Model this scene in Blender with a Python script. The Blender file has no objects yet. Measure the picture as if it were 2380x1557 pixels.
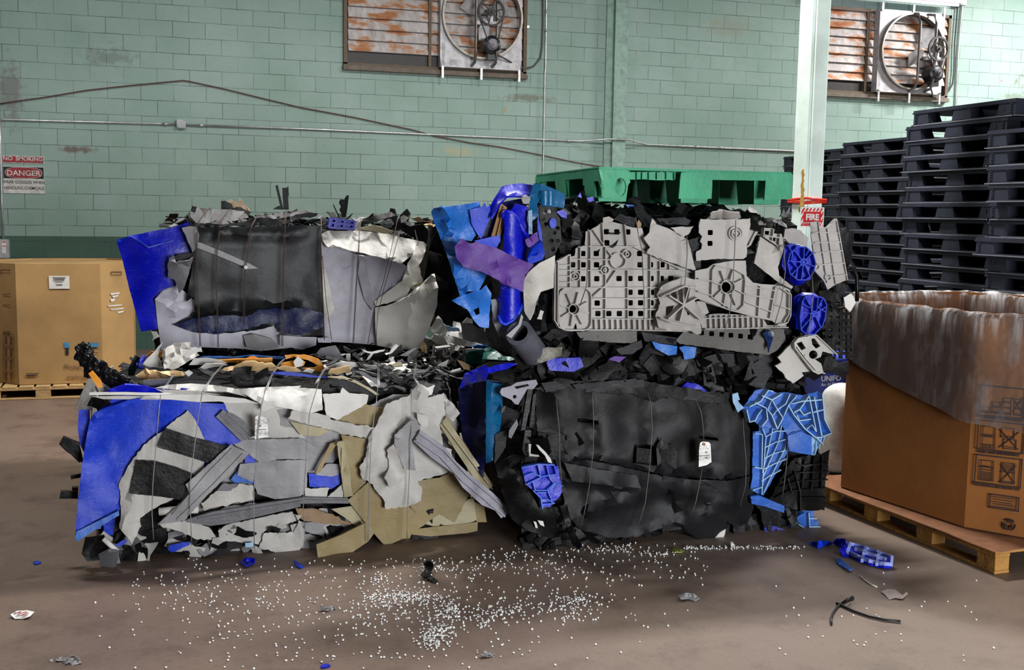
import bpy, bmesh, math, random
from mathutils import Vector, Matrix, noise
from mathutils.geometry import delaunay_2d_cdt
import numpy as np
C = bpy.context.scene.collection
PI = math.pi
# ---------------------------------------------------------------- camera
CX, CY, FPX = 1190.0, 778.5, 2539.0
CAM = Vector((0, 0, 1.9))
RR = Vector((0.95451042, -0.2977918, 0.01516241))
UU = Vector((0.01887987, 0.11110728, 0.99362907))
FF = Vector((0.29757924, 0.94814304, -0.11167532))
cam = bpy.data.cameras.new('camera'); camo = bpy.data.objects.new('camera', cam); C.objects.link(camo)
cam.sensor_width = 36; cam.lens = FPX / 2380 * 36; cam.clip_start = .05
M = Matrix((( RR.x, UU.x, -FF.x, CAM.x), (RR.y, UU.y, -FF.y, CAM.y), (RR.z, UU.z, -FF.z, CAM.z), (0, 0, 0, 1)))
camo.matrix_world = M
bpy.context.scene.camera = camo

def ray(x, y): return FF + RR * ((x - CX) / FPX) - UU * ((y - CY) / FPX)
def onZ(x, y, z=0.0):
    q = ray(x, y); return CAM + q * ((z - CAM.z) / q.z)
def onY(x, y, Y):
    q = ray(x, y); return CAM + q * ((Y - CAM.y) / q.y)
def onX(x, y, X):
    q = ray(x, y); return CAM + q * ((X - CAM.x) / q.x)
class Pl:
    """a standing (or leaning) reference plane: origin o, outward normal n"""
    def __init__(s, o, n): s.o = Vector(o); s.n = Vector(n).normalized()
    def at(s, x, y, off=0.0):
        q = ray(x, y); return CAM + q * (((s.o + s.n * off) - CAM).dot(s.n) / q.dot(s.n))
def fr(x0, y0, s):
    """coordinates measured in an enlarged crop -> photo pixels"""
    def f(*pts):
        out = []
        for p in pts:
            out.append((x0 + p[0] / s, y0 + p[1] / s) + tuple(p[2:]))
        return out
    return f

# ---------------------------------------------------------------- materials
def lin(c):
    return tuple((v / 12.92 if v <= .04045 else ((v + .055) / 1.055) ** 2.4) for v in (c[0] / 255, c[1] / 255, c[2] / 255)) + (1,)
MATS = {}
class NT:
    def __init__(s, name):
        s.m = bpy.data.materials.new(name); s.m.use_nodes = True
        s.t = s.m.node_tree; s.b = s.t.nodes['Principled BSDF']; s.tc = None
    def n(s, typ, **kw):
        d = s.t.nodes.new(typ)
        for k, v in kw.items():
            if k in d.inputs: d.inputs[k].default_value = v
            else: setattr(d, k, v)
        return d
    def l(s, a, b): s.t.links.new(a, b)
    def coord(s, obj=True, scale=(1, 1, 1)):
        g = s.n('ShaderNodeNewGeometry') if not obj else s.n('ShaderNodeTexCoord')
        mp = s.n('ShaderNodeMapping'); mp.inputs['Scale'].default_value = scale
        s.l(g.outputs['Position' if not obj else 'Object'], mp.inputs['Vector']); return mp.outputs[0]
    def noise(s, vec, scale, detail=4, rough=.6):
        d = s.n('ShaderNodeTexNoise'); d.inputs['Scale'].default_value = scale; d.inputs['Detail'].default_value = detail
        d.inputs['Roughness'].default_value = rough; s.l(vec, d.inputs['Vector']); return d.outputs['Fac']
    def ramp(s, fac, a, b, ca=(0, 0, 0, 1), cb=(1, 1, 1, 1)):
        d = s.n('ShaderNodeValToRGB'); e = d.color_ramp.elements
        e[0].position = a; e[1].position = b; e[0].color = ca; e[1].color = cb; s.l(fac, d.inputs[0]); return d.outputs[0]
    def mix(s, fac, a, b, mode='MIX'):
        d = s.n('ShaderNodeMix', data_type='RGBA', blend_type=mode)
        for v, i in ((fac, 0), (a, 6), (b, 7)):
            if hasattr(v, 'is_linked') or isinstance(v, bpy.types.NodeSocket): s.l(v, d.inputs[i])
            else: d.inputs[i].default_value = v
        return d.outputs[2]
    def bump(s, h, strength=.3, dist=.01):
        d = s.n('ShaderNodeBump'); d.inputs['Strength'].default_value = strength; d.inputs['Distance'].default_value = dist
        s.l(h, d.inputs['Height']); s.l(d.outputs[0], s.b.inputs['Normal'])
    def fin(s, col, rough=.5, metal=0):
        if isinstance(col, bpy.types.NodeSocket): s.l(col, s.b.inputs['Base Color'])
        else: s.b.inputs['Base Color'].default_value = col
        s.b.inputs['Roughness'].default_value = rough; s.b.inputs['Metallic'].default_value = metal
        return s.m
def plastic(name, c, dirt=(70, 62, 52), amt=.35, rough=.45, scale=6, scratch=.25, sc=None, bump=.25):
    """scuffed scrap plastic: base colour, grimy patches, pale scratches"""
    if name in MATS: return MATS[name]
    t = NT(name); v = t.coord(False)
    n1 = t.noise(v, scale, 6, .65)
    col = t.mix(t.ramp(n1, .48, .72), lin(c), lin(dirt))
    base = t.mix(amt, lin(c), col)
    # broad mottling, fine grime specks, long pale scuffs
    n0 = t.noise(v, 2.2, 3, .5); base = t.mix(t.ramp(n0, .35, .65), base, t.mix(.5, base, lin([x * .72 for x in c])))
    n5 = t.noise(v, 48, 5, .75); base = t.mix(t.ramp(n5, .6, .74), base, t.mix(.5 * min(1, amt * 1.6), base, lin(dirt)))
    v2 = t.coord(False, (3, 3, 22)); n2 = t.noise(v2, 5, 5, .7)
    sccol = lin(sc) if sc else lin([min(255, x * .6 + 105) for x in c])
    f = t.n('ShaderNodeMath', operation='MULTIPLY'); t.l(t.ramp(n2, .56, .74), f.inputs[0]); f.inputs[1].default_value = scratch
    base = t.mix(f.outputs[0], base, sccol)
    v3 = t.coord(False, (30, 6, 4)); n4 = t.noise(v3, 3, 4, .7)
    f2 = t.n('ShaderNodeMath', operation='MULTIPLY'); t.l(t.ramp(n4, .66, .72), f2.inputs[0]); f2.inputs[1].default_value = scratch * .8
    base = t.mix(f2.outputs[0], base, sccol)
    hs = t.n('ShaderNodeMath', operation='MULTIPLY_ADD'); t.l(t.noise(v, 9, 5, .55), hs.inputs[0]); hs.inputs[1].default_value = 5.0; t.l(t.noise(v, 60, 4, .6), hs.inputs[2])
    t.bump(hs.outputs[0], bump, .006)
    lum = max(c) / 255
    t.b.inputs['Specular IOR Level'].default_value = .22 if lum < .3 else .4
    MATS[name] = t.fin(base, rough); return MATS[name]
def plain(name, c, rough=.5, metal=0, bump=0, bscale=60):
    if name in MATS: return MATS[name]
    t = NT(name); v = t.coord(False); n1 = t.noise(v, 12, 4)
    d = [x * .82 for x in c]
    col = t.mix(t.ramp(n1, .35, .7), lin(c), lin(d))
    if bump: t.bump(t.noise(v, bscale, 3), bump, .004)
    MATS[name] = t.fin(col, rough, metal); return MATS[name]
def emit(name, c, s):
    t = NT(name); t.b.inputs['Emission Color'].default_value = lin(c); t.b.inputs['Emission Strength'].default_value = s
    return t.fin(lin(c), .5)

# ---------------------------------------------------------------- objects
def obj(name, bm_or_me, m, parent=None, smooth=0.0):
    if isinstance(bm_or_me, bmesh.types.BMesh):
        me = bpy.data.meshes.new(name)
        bmesh.ops.recalc_face_normals(bm_or_me, faces=bm_or_me.faces)
        bm_or_me.to_mesh(me); bm_or_me.free()
    else: me = bm_or_me
    me.name = name
    ms = m if isinstance(m, (list, tuple)) else [m]
    for x in ms: me.materials.append(x)
    if smooth:
        me.polygons.foreach_set('use_smooth', [True] * len(me.polygons))
        me.set_sharp_from_angle(angle=math.radians(smooth))
    o = bpy.data.objects.new(name, me); C.objects.link(o)
    if parent is not None:
        o.parent = parent
        o.matrix_parent_inverse = Matrix.LocRotScale(parent.location, parent.rotation_euler, parent.scale).inverted()
    return o
def tag(o, label, cat, group=None, kind=None):
    if label: o['label'] = label
    if cat: o['category'] = cat
    if group: o['group'] = group
    if kind: o['kind'] = kind
    return o
def thing(name, label, cat, loc=(0, 0, 0), group=None):
    o = bpy.data.objects.new(name, None); C.objects.link(o); o.location = loc; o.empty_display_size = .1
    return tag(o, label, cat, group)
def struct(name, bm, m):
    o = obj(name, bm, m); o['kind'] = 'structure'; return o
def box(bm, lo, hi, mi=0, taper=0):
    x0, y0, z0 = lo; x1, y1, z1 = hi
    v = [bm.verts.new(p) for p in ((x0, y0, z0), (x1, y0, z0), (x1, y1, z0), (x0, y1, z0), (x0, y0, z1), (x1, y0, z1), (x1, y1, z1), (x0, y1, z1))]
    for q in ((0, 3, 2, 1), (4, 5, 6, 7), (0, 1, 5, 4), (1, 2, 6, 5), (2, 3, 7, 6), (3, 0, 4, 7)):
        f = bm.faces.new([v[i] for i in q]); f.material_index = mi
    return v
def prism(bm, ring, vec, mi=0):
    """closed ring of points extruded by vec"""
    a = [bm.verts.new(p) for p in ring]; b = [bm.verts.new(Vector(p) + vec) for p in ring]
    n = len(a); fs = [bm.faces.new(a[::-1]), bm.faces.new(b)]
    for i in range(n): fs.append(bm.faces.new((a[i], a[(i + 1) % n], b[(i + 1) % n], b[i])))
    for f in fs: f.material_index = mi
    return a, b
def tube(bm, pts, r, seg=6, mi=0, caps=True, closed=False):
    pts = [Vector(p) for p in pts]; rings = []; n = len(pts)
    up = Vector((0.13, 0.21, .97)); 
    for i, p in enumerate(pts):
        if closed: d = (pts[(i + 1) % n] - pts[i - 1]).normalized()
        else: d = (pts[min(i + 1, n - 1)] - pts[max(i - 1, 0)]).normalized()
        a = d.cross(up)
        if a.length < .15: a = d.cross(Vector((1, 0, 0)))
        a.normalize(); b = d.cross(a).normalized()
        rr = r[i] if isinstance(r, (list, tuple)) else r
        rings.append([bm.verts.new(p + a * math.cos(t) * rr + b * math.sin(t) * rr) for t in [2 * PI * k / seg for k in range(seg)]])
    for i in range(n if closed else n - 1):
        A, B = rings[i], rings[(i + 1) % n]
        for k in range(seg):
            f = bm.faces.new((A[k], A[(k + 1) % seg], B[(k + 1) % seg], B[k])); f.material_index = mi; f.smooth = True
    if caps and not closed:
        bm.faces.new(rings[0][::-1]).material_index = mi; bm.faces.new(rings[-1]).material_index = mi
def cyl(bm, c, axis, r, h, seg=24, mi=0, r2=None):
    c = Vector(c); axis = Vector(axis).normalized(); a = axis.orthogonal().normalized(); b = axis.cross(a)
    r2 = r if r2 is None else r2
    A = [bm.verts.new(c + (a * math.cos(t) + b * math.sin(t)) * r) for t in [2 * PI * k / seg for k in range(seg)]]
    B = [bm.verts.new(c + axis * h + (a * math.cos(t) + b * math.sin(t)) * r2) for t in [2 * PI * k / seg for k in range(seg)]]
    fs = [bm.faces.new(A[::-1]), bm.faces.new(B)]
    for k in range(seg): fs.append(bm.faces.new((A[k], A[(k + 1) % seg], B[(k + 1) % seg], B[k])))
    for f in fs: f.material_index = mi
def ringplate(bm, c, axis, r0, r1, h, seg=48, mi=0):
    c = Vector(c); axis = Vector(axis).normalized(); a = axis.orthogonal().normalized(); b = axis.cross(a)
    rows = []
    for rr, hh in ((r0, 0), (r1, 0), (r1, h), (r0, h)):
        rows.append([bm.verts.new(c + axis * hh + (a * math.cos(t) + b * math.sin(t)) * rr) for t in [2 * PI * k / seg for k in range(seg)]])
    for i in range(4):
        A, B = rows[i], rows[(i + 1) % 4]
        for k in range(seg): bm.faces.new((A[k], A[(k + 1) % seg], B[(k + 1) % seg], B[k])).material_index = mi
FONTC = {}
def text(name, s, m, parent, o, u, v, size, depth=.0015, align='CENTER', bold=0, sx=1.0, shear=0.0):
    """lettering as mesh: origin o (baseline), u right, v up"""
    cu = bpy.data.curves.new('letters', 'FONT'); cu.body = s; cu.size = size; cu.extrude = depth; cu.align_x = align; cu.offset = bold; cu.shear = shear
    cu.resolution_u = 3
    to = bpy.data.objects.new('letters', cu); C.objects.link(to)
    dg = bpy.context.evaluated_depsgraph_get(); me = bpy.data.meshes.new_from_object(to.evaluated_get(dg))
    C.objects.unlink(to); bpy.data.objects.remove(to)
    u = Vector(u).normalized(); v = Vector(v).normalized(); w = u.cross(v)
    me.transform(Matrix(((u.x * sx, v.x, w.x, o[0]), (u.y * sx, v.y, w.y, o[1]), (u.z * sx, v.z, w.z, o[2]), (0, 0, 0, 1))))
    return obj(name, me, m, parent)

# ---------------------------------------------------------------- scrap sheet: an outline with its own depth, folds and thickness
def inside(pt, poly):
    x, y = pt; c = False; n = len(poly); j = n - 1
    for i in range(n):
        xi, yi = poly[i][0], poly[i][1]; xj, yj = poly[j][0], poly[j][1]
        if (yi > y) != (yj > y) and x < (xj - xi) * (y - yi) / (yj - yi) + xi: c = not c
        j = i
    return c
def sdist(p, a, b):
    ax, ay, bx, by = a[0], a[1], b[0], b[1]; dx, dy = bx - ax, by - ay
    L = dx * dx + dy * dy; t = 0 if L == 0 else max(0, min(1, ((p[0] - ax) * dx + (p[1] - ay) * dy) / L))
    return math.hypot(p[0] - ax - t * dx, p[1] - ay - t * dy)
SEED = [7]
def sheet(name, parent, m, pts, pl, off=.02, th=.008, tear=0.0, nz=.012, nf=5.0, step=16, holes=(), folds=(), ribs=(), rib=(.02, .006), smooth=35, fine=0.0, label=None, rib_m=None, bulge=None):
    """pts: outline in photo pixels (x, y[, dz]); dz = how far that corner stands proud of the bale face.
    folds: (x1, y1, x2, y2, height, width) creases; ribs: polylines of moulded ribs"""
    SEED[0] += 1; rnd = random.Random(SEED[0])
    pts = [tuple(p) + ((0,) if len(p) == 2 else ()) for p in pts]
    out = []
    n = len(pts)
    for i in range(n):
        a, b = pts[i], pts[(i + 1) % n]; L = math.hypot(b[0] - a[0], b[1] - a[1]); k = max(1, int(L / (7 if tear else step)))
        nx, ny = (b[1] - a[1]) / (L + 1e-6), -(b[0] - a[0]) / (L + 1e-6)
        for j in range(k):
            t = j / k; d = 0 if (j == 0 or not tear) else rnd.uniform(-tear, tear)
            out.append((a[0] + (b[0] - a[0]) * t + nx * d, a[1] + (b[1] - a[1]) * t + ny * d))
    vs = [Vector((p[0], p[1])) for p in out]; ne = len(vs)
    edges = [(i, (i + 1) % ne) for i in range(ne)]
    hls = []
    for h in holes:
        s0 = len(vs); hk = [Vector((q[0], q[1])) for q in h]; vs += hk; hls.append(h)
        edges += [(s0 + i, s0 + (i + 1) % len(hk)) for i in range(len(hk))]
    x0 = min(p[0] for p in out); x1 = max(p[0] for p in out); y0 = min(p[1] for p in out); y1 = max(p[1] for p in out)
    y = y0 + step * .6; r = 0
    while y < y1:
        x = x0 + step * (.6 + .5 * (r % 2))
        while x < x1:
            q = (x + rnd.uniform(-.3, .3) * step, y + rnd.uniform(-.3, .3) * step)
            if inside(q, out) and not any(inside(q, h) for h in hls): vs.append(Vector(q))
            x += step
        y += step * .87; r += 1
    V, E, F, _, _, _ = delaunay_2d_cdt(vs, edges, [], 0, 1e-4)
    F = [f for f in F if inside((sum(V[i][0] for i in f) / len(f), sum(V[i][1] for i in f) / len(f)), out) and not any(inside((sum(V[i][0] for i in f) / len(f), sum(V[i][1] for i in f) / len(f)), h) for h in hls)]
    sd = Vector((SEED[0] * 3.7, SEED[0] * 1.3, 0))
    def dz(px):
        w = 0; a = 0
        for p in pts:
            d = (p[0] - px[0]) ** 2 + (p[1] - px[1]) ** 2 + 4
            k = 1 / d ** 1.25; w += k; a += k * p[2]
        z = a / w
        for f in folds:
            d = sdist(px, (f[0], f[1]), (f[2], f[3]))
            if d < f[5]: z += f[4] * (1 - d / f[5])
        if bulge:
            t = (px[0] - bulge[0]) / bulge[1]; z += bulge[2] * (math.sqrt(max(0, 1 - t * t)) - 1)
        return z
    flat = any(p[2] for p in pts) or folds or bulge
    bm = bmesh.new(); front = []
    for v in V:
        z = dz(v) if flat else 0
        w0 = pl.at(v[0], v[1], off)
        z += nz * noise.noise(w0 * nf + sd) + nz * .45 * noise.noise(w0 * nf * 2.7 + sd)
        if fine: z += fine * noise.noise(w0 * 28 + sd)
        front.append(bm.verts.new(pl.at(v[0], v[1], off + z)))
    fs = []
    for f in F:
        try: fs.append(bm.faces.new([front[i] for i in f]))
        except ValueError: pass
    bm.normal_update()
    for f in fs:
        if f.normal.dot(pl.n) < 0: f.normal_flip()
    bm.normal_update()
    bnd = [e for e in bm.edges if len(e.link_faces) == 1]
    back = {v: bm.verts.new(v.co - v.normal * th) for v in list(bm.verts) if v.link_faces}
    for f in fs: bm.faces.new([back[v] for v in reversed(f.verts)])
    for e in bnd:
        a, b = e.verts
        try: bm.faces.new((a, b, back[b], back[a]))
        except ValueError: pass
    for v in [v for v in bm.verts if not v.link_faces]: bm.verts.remove(v)
    hh, ww = rib; bm0 = bm
    if rib_m is not None: bm = bmesh.new()
    for rb in ribs:
        rp = [tuple(p)[:2] for p in rb]; q = []
        for i in range(len(rp) - 1):
            a, b = rp[i], rp[i + 1]; k = max(1, int(math.hypot(b[0] - a[0], b[1] - a[1]) / (step * 1.2)))
            for j in range(k): q.append((a[0] + (b[0] - a[0]) * j / k, a[1] + (b[1] - a[1]) * j / k))
        q.append(rp[-1]); base = []
        for p in q:
            w0 = pl.at(p[0], p[1], off); z = (dz(p) if flat else 0) + nz * noise.noise(w0 * nf + sd) + nz * .45 * noise.noise(w0 * nf * 2.7 + sd)
            base.append(pl.at(p[0], p[1], off + z - .002))
        ring = []
        for i, p in enumerate(base):
            d = (base[min(i + 1, len(base) - 1)] - base[max(i - 1, 0)]).normalized(); s = d.cross(pl.n).normalized() * ww / 2
            ring.append([bm.verts.new(p - s), bm.verts.new(p - s + pl.n * hh), bm.verts.new(p + s + pl.n * hh), bm.verts.new(p + s)])
        for i in range(len(ring) - 1):
            for k in range(4): bm.faces.new((ring[i][k], ring[i][(k + 1) % 4], ring[i + 1][(k + 1) % 4], ring[i + 1][k]))
        bm.faces.new(ring[0]); bm.faces.new(ring[-1][::-1])
    o = obj(name, bm0, m, parent, smooth)
    if rib_m is not None and ribs: obj('ribs', bm, rib_m, o)
    if label: o['label'] = label
    return o
def circ(x, y, r, k=14, ry=None, a0=0, a1=2 * PI):
    n = k if a1 - a0 > 6.2 else k
    return [(x + r * math.cos(a0 + (a1 - a0) * i / n), y + (ry or r) * math.sin(a0 + (a1 - a0) * i / n)) for i in range(n + 1)]
def rsq(x, y, h, r=.35):
    """square hole with rounded corners"""
    c = h * (1 - r); o = []
    for sx, sy, a in ((1, 1, 0), (-1, 1, PI / 2), (-1, -1, PI), (1, -1, 1.5 * PI)):
        for k in range(3): t = a + k * PI / 4; o.append((x + sx * c + h * r * math.cos(t), y + sy * c + h * r * math.sin(t)))
    return o
def wire(name, parent, m, pts, pl, off=.05, r=.0028, label=None):
    bm = bmesh.new(); q = []
    for i in range(len(pts) - 1):
        a, b = pts[i], pts[i + 1]; k = max(1, int(math.hypot(b[0] - a[0], b[1] - a[1]) / 25))
        for j in range(k):
            t = j / k; q.append(pl.at(a[0] + (b[0] - a[0]) * t, a[1] + (b[1] - a[1]) * t, off + (a[2] if len(a) > 2 else 0) * (1 - t) + (b[2] if len(b) > 2 else 0) * t))
    q.append(pl.at(pts[-1][0], pts[-1][1], off + (pts[-1][2] if len(pts[-1]) > 2 else 0)))
    tube(bm, q, r, 5); o = obj(name, bm, m, parent)
    if label: o['label'] = label
    return o
def lump(bm, lo, hi, cuts=14, amp=.05, freq=3.0, seed=0, rnd_edge=.06):
    """a pressed block with a lumpy surface"""
    b2 = bmesh.new(); bmesh.ops.create_cube(b2, size=1); bmesh.ops.subdivide_edges(b2, edges=b2.edges, cuts=cuts, use_grid_fill=True)
    lo = Vector(lo); hi = Vector(hi); c = (lo + hi) / 2; s = hi - lo; sd = Vector((seed * 5.1, seed, seed * 2.2))
    for v in b2.verts:
        p = v.co.copy()
        q = Vector((p.x * s.x, p.y * s.y, p.z * s.z)) + c
        n = Vector([(1 if abs(abs(x) - .5) < 1e-4 else 0) * (1 if x > 0 else -1) for x in p])
        if sum(abs(x) for x in n) > 1: q -= n * rnd_edge * .5
        d = amp * (noise.noise(q * freq + sd) + .5 * noise.noise(q * freq * 2.6 + sd) + .3 * noise.noise(q * freq * 6 + sd)) - amp * .6
        v.co = q + n.normalized() * d
        if v.co.z < lo.z: v.co.z = lo.z
    me = bpy.data.meshes.new('t'); b2.to_mesh(me); b2.free(); bm.from_mesh(me); bpy.data.meshes.remove(me)
def shard(bm, c, nrm, size, rnd, th=.005, aspect=None, curl=.3, mi=0):
    """one torn, bent scrap of plastic"""
    nrm = Vector(nrm).normalized(); a = nrm.orthogonal().normalized(); a = Matrix.Rotation(rnd.uniform(0, 6.3), 3, nrm) @ a; b = nrm.cross(a)
    asp = aspect if aspect else rnd.uniform(.25, .9); L = size; Wd = size * asp
    nx = max(2, min(6, int(L / .05))); ny = 2
    j = [[(rnd.uniform(-.12, .12), rnd.uniform(-.22, .22)) for _ in range(ny + 1)] for _ in range(nx + 1)]
    k1 = rnd.uniform(-curl, curl); k2 = rnd.uniform(-curl, curl); top = []; bot = []
    for i in range(nx + 1):
        rt = []; rb = []
        for q in range(ny + 1):
            u = i / nx - .5 + j[i][q][0] / nx; w = q / ny - .5 + j[i][q][1] * (1 if q != 1 else .3)
            z = k1 * u * u * L * 2 + k2 * w * w * Wd * 2 + .1 * size * noise.noise(Vector(c) * 9 + Vector((u * 3, w * 3, 0)))
            p = Vector(c) + a * u * L + b * w * Wd + nrm * z
            rt.append(bm.verts.new(p)); rb.append(bm.verts.new(p - nrm * th))
        top.append(rt); bot.append(rb)
    fs = []
    for i in range(nx):
        for q in range(ny):
            fs.append(bm.faces.new((top[i][q], top[i + 1][q], top[i + 1][q + 1], top[i][q + 1]))); fs.append(bm.faces.new((bot[i][q], bot[i][q + 1], bot[i + 1][q + 1], bot[i + 1][q])))
    for i in range(nx):
        fs.append(bm.faces.new((top[i][0], bot[i][0], bot[i + 1][0], top[i + 1][0]))); fs.append(bm.faces.new((top[i][ny], top[i + 1][ny], bot[i + 1][ny], bot[i][ny])))
    for q in range(ny):
        fs.append(bm.faces.new((top[0][q], top[0][q + 1], bot[0][q + 1], bot[0][q]))); fs.append(bm.faces.new((top[nx][q], bot[nx][q], bot[nx][q + 1], top[nx][q + 1])))
    for f in fs: f.material_index = mi
def shards(parent, n, posfn, mats, size, rnd, name='plastic_shard', keep=60, lift=0.0, curl=.3, aspect=None):
    """n torn pieces: the larger ones as parts, the rest pooled as loose shred"""
    items = []
    for i in range(n):
        p, nr = posfn(rnd); items.append((rnd.uniform(*size) * (1 if rnd.random() < .8 else 1.4), p, nr, rnd.choice(mats)))
    items.sort(key=lambda t: -t[0])
    for k, (s, p, nr, mt) in enumerate(items[:keep]):
        bm = bmesh.new(); shard(bm, p, nr, s, rnd, curl=curl, aspect=aspect); obj(name, bm, mt, parent, 30)
    if len(items) > keep:
        um = list({x[3].name: x[3] for x in items[keep:]}.values()); bm = bmesh.new()
        for s, p, nr, mt in items[keep:]: shard(bm, p, nr, s, rnd, mi=um.index(mt), curl=curl, aspect=aspect)
        o = obj('plastic_shreds', bm, um, parent, 30); o['kind'] = 'stuff'
# ================================================================ the setting
WY = 15.317          # back wall
def blockwall():
    t = NT('painted_block'); v = t.coord(False)
    g = t.n('ShaderNodeNewGeometry'); sp = t.n('ShaderNodeSeparateXYZ'); t.l(g.outputs['Position'], sp.inputs[0])
    cb = t.n('ShaderNodeCombineXYZ'); t.l(sp.outputs['X'], cb.inputs[0]); t.l(sp.outputs['Z'], cb.inputs[1])
    mp = t.n('ShaderNodeMapping'); t.l(cb.outputs[0], mp.inputs[0]); mp.inputs['Location'].default_value = (.11, -.0005, 0)
    wob = t.n('ShaderNodeMix', data_type='VECTOR'); wob.inputs[0].default_value = .012
    nz3 = t.n('ShaderNodeTexNoise'); nz3.inputs['Scale'].default_value = 3; t.l(v, nz3.inputs['Vector'])
    t.l(mp.outputs[0], wob.inputs[4]); t.l(nz3.outputs['Color'], wob.inputs[5])
    br = t.n('ShaderNodeTexBrick'); t.l(wob.outputs[1], br.inputs['Vector'])
    br.inputs['Scale'].default_value = 1; br.inputs['Brick Width'].default_value = .4064; br.inputs['Row Height'].default_value = .2032
    br.inputs['Mortar Size'].default_value = .0042; br.inputs['Mortar Smooth'].default_value = .3; br.offset = .5
    br.inputs['Color1'].default_value = (.0, 0, 0, 1); br.inputs['Color2'].default_value = (1, 1, 1, 1); br.inputs['Mortar'].default_value = (.5, .5, .5, 1)
    n1 = t.noise(v, 1.1, 6, .62); n2 = t.noise(v, 9, 5, .7)
    green = t.mix(br.outputs['Color'], lin((130, 154, 146)), lin((139, 161, 154)))
    green = t.mix(t.ramp(n1, .35, .75), green, lin((116, 144, 133)))
    green = t.mix(t.ramp(t.noise(v, 30, 4, .7), .6, .75), green, lin((108, 132, 122)))
    # dark grime specks
    n3 = t.noise(v, 2.3, 8, .75)
    green = t.mix(t.ramp(n3, .66, .76), green, lin((78, 86, 80)))
    # ochre water stain, with a shape of its own
    for (sx, sz, rx, rz, c, k) in ((5.35, 2.05, .5, .75, (166, 146, 82), .75), (5.5, 2.0, .13, .6, (172, 134, 46), .8), (3.95, 2.75, .9, .18, (160, 150, 100), .6), (4.65, 3.37, .07, .14, (160, 122, 50), .8), (-1.1, 2.62, .6, .14, (92, 76, 70), 1.1), (-1.9, 3.3, .5, 1.1, (96, 88, 88), .8), (-.7, 3.8, .9, .35, (84, 94, 90), .7),
                               (14.2, 4.25, 1.6, .5, (92, 88, 74), 1.1), (13.9, 3.95, 1.9, .25, (86, 84, 72), .7), (10.9, 4.7, 3.2, .28, (104, 110, 96), .9), (8.2, 4.75, 1.3, .5, (128, 132, 112), .6), (13.3, 4.2, .09, .12, (190, 70, 50), .9), (14.6, 4.5, .8, .5, (176, 110, 80), .5), (5.0, 3.55, 1.1, .16, (96, 92, 78), .9)):
        d = t.n('ShaderNodeVectorMath', operation='SUBTRACT'); t.l(g.outputs['Position'], d.inputs[0]); d.inputs[1].default_value = (sx, WY, sz)
        e = t.n('ShaderNodeVectorMath', operation='MULTIPLY'); t.l(d.outputs[0], e.inputs[0]); e.inputs[1].default_value = (1 / rx, 0, 1 / rz)
        L = t.n('ShaderNodeVectorMath', operation='LENGTH'); t.l(e.outputs[0], L.inputs[0])
        a = t.n('ShaderNodeMath', operation='MULTIPLY_ADD'); t.l(n2, a.inputs[0]); a.inputs[1].default_value = 1.2; t.l(L.outputs['Value'], a.inputs[2])
        f = t.n('ShaderNodeMath', operation='MULTIPLY'); t.l(t.ramp(a.outputs[0], .75, 1.5, (1, 1, 1, 1), (0, 0, 0, 1)), f.inputs[0]); f.inputs[1].default_value = k * .8; f.use_clamp = True
        green = t.mix(f.outputs[0], green, lin(c))
    dado = t.mix(t.ramp(n1, .4, .7), lin((62, 92, 80)), lin((52, 78, 68)))
    zz = t.n('ShaderNodeMath', operation='LESS_THAN'); t.l(sp.outputs['Z'], zz.inputs[0]); zz.inputs[1].default_value = 1.502
    col = t.mix(zz.outputs[0], green, dado)
    gap = t.n('ShaderNodeMath', operation='MULTIPLY'); t.l(br.outputs['Fac'], gap.inputs[0]); t.l(t.ramp(t.noise(v, 1.9, 4, .6), .3, .6), gap.inputs[1])
    g2 = t.n('ShaderNodeMath', operation='MULTIPLY'); t.l(gap.outputs[0], g2.inputs[0]); g2.inputs[1].default_value = .92
    col = t.mix(g2.outputs[0], col, lin((50, 66, 60)))
    h = t.n('ShaderNodeMath', operation='MULTIPLY_ADD'); t.l(br.outputs['Fac'], h.inputs[0]); h.inputs[1].default_value = -1.0
    hn = t.n('ShaderNodeMath', operation='MULTIPLY'); t.l(t.noise(v, 70, 4, .7), hn.inputs[0]); hn.inputs[1].default_value = .5; t.l(hn.outputs[0], h.inputs[2])
    t.bump(h.outputs[0], .5, .006)
    return t.fin(col, .55)
bm = bmesh.new(); box(bm, (-9, WY, 0), (24, WY + .2, 7)); struct('wall_back', bm, blockwall())
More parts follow.
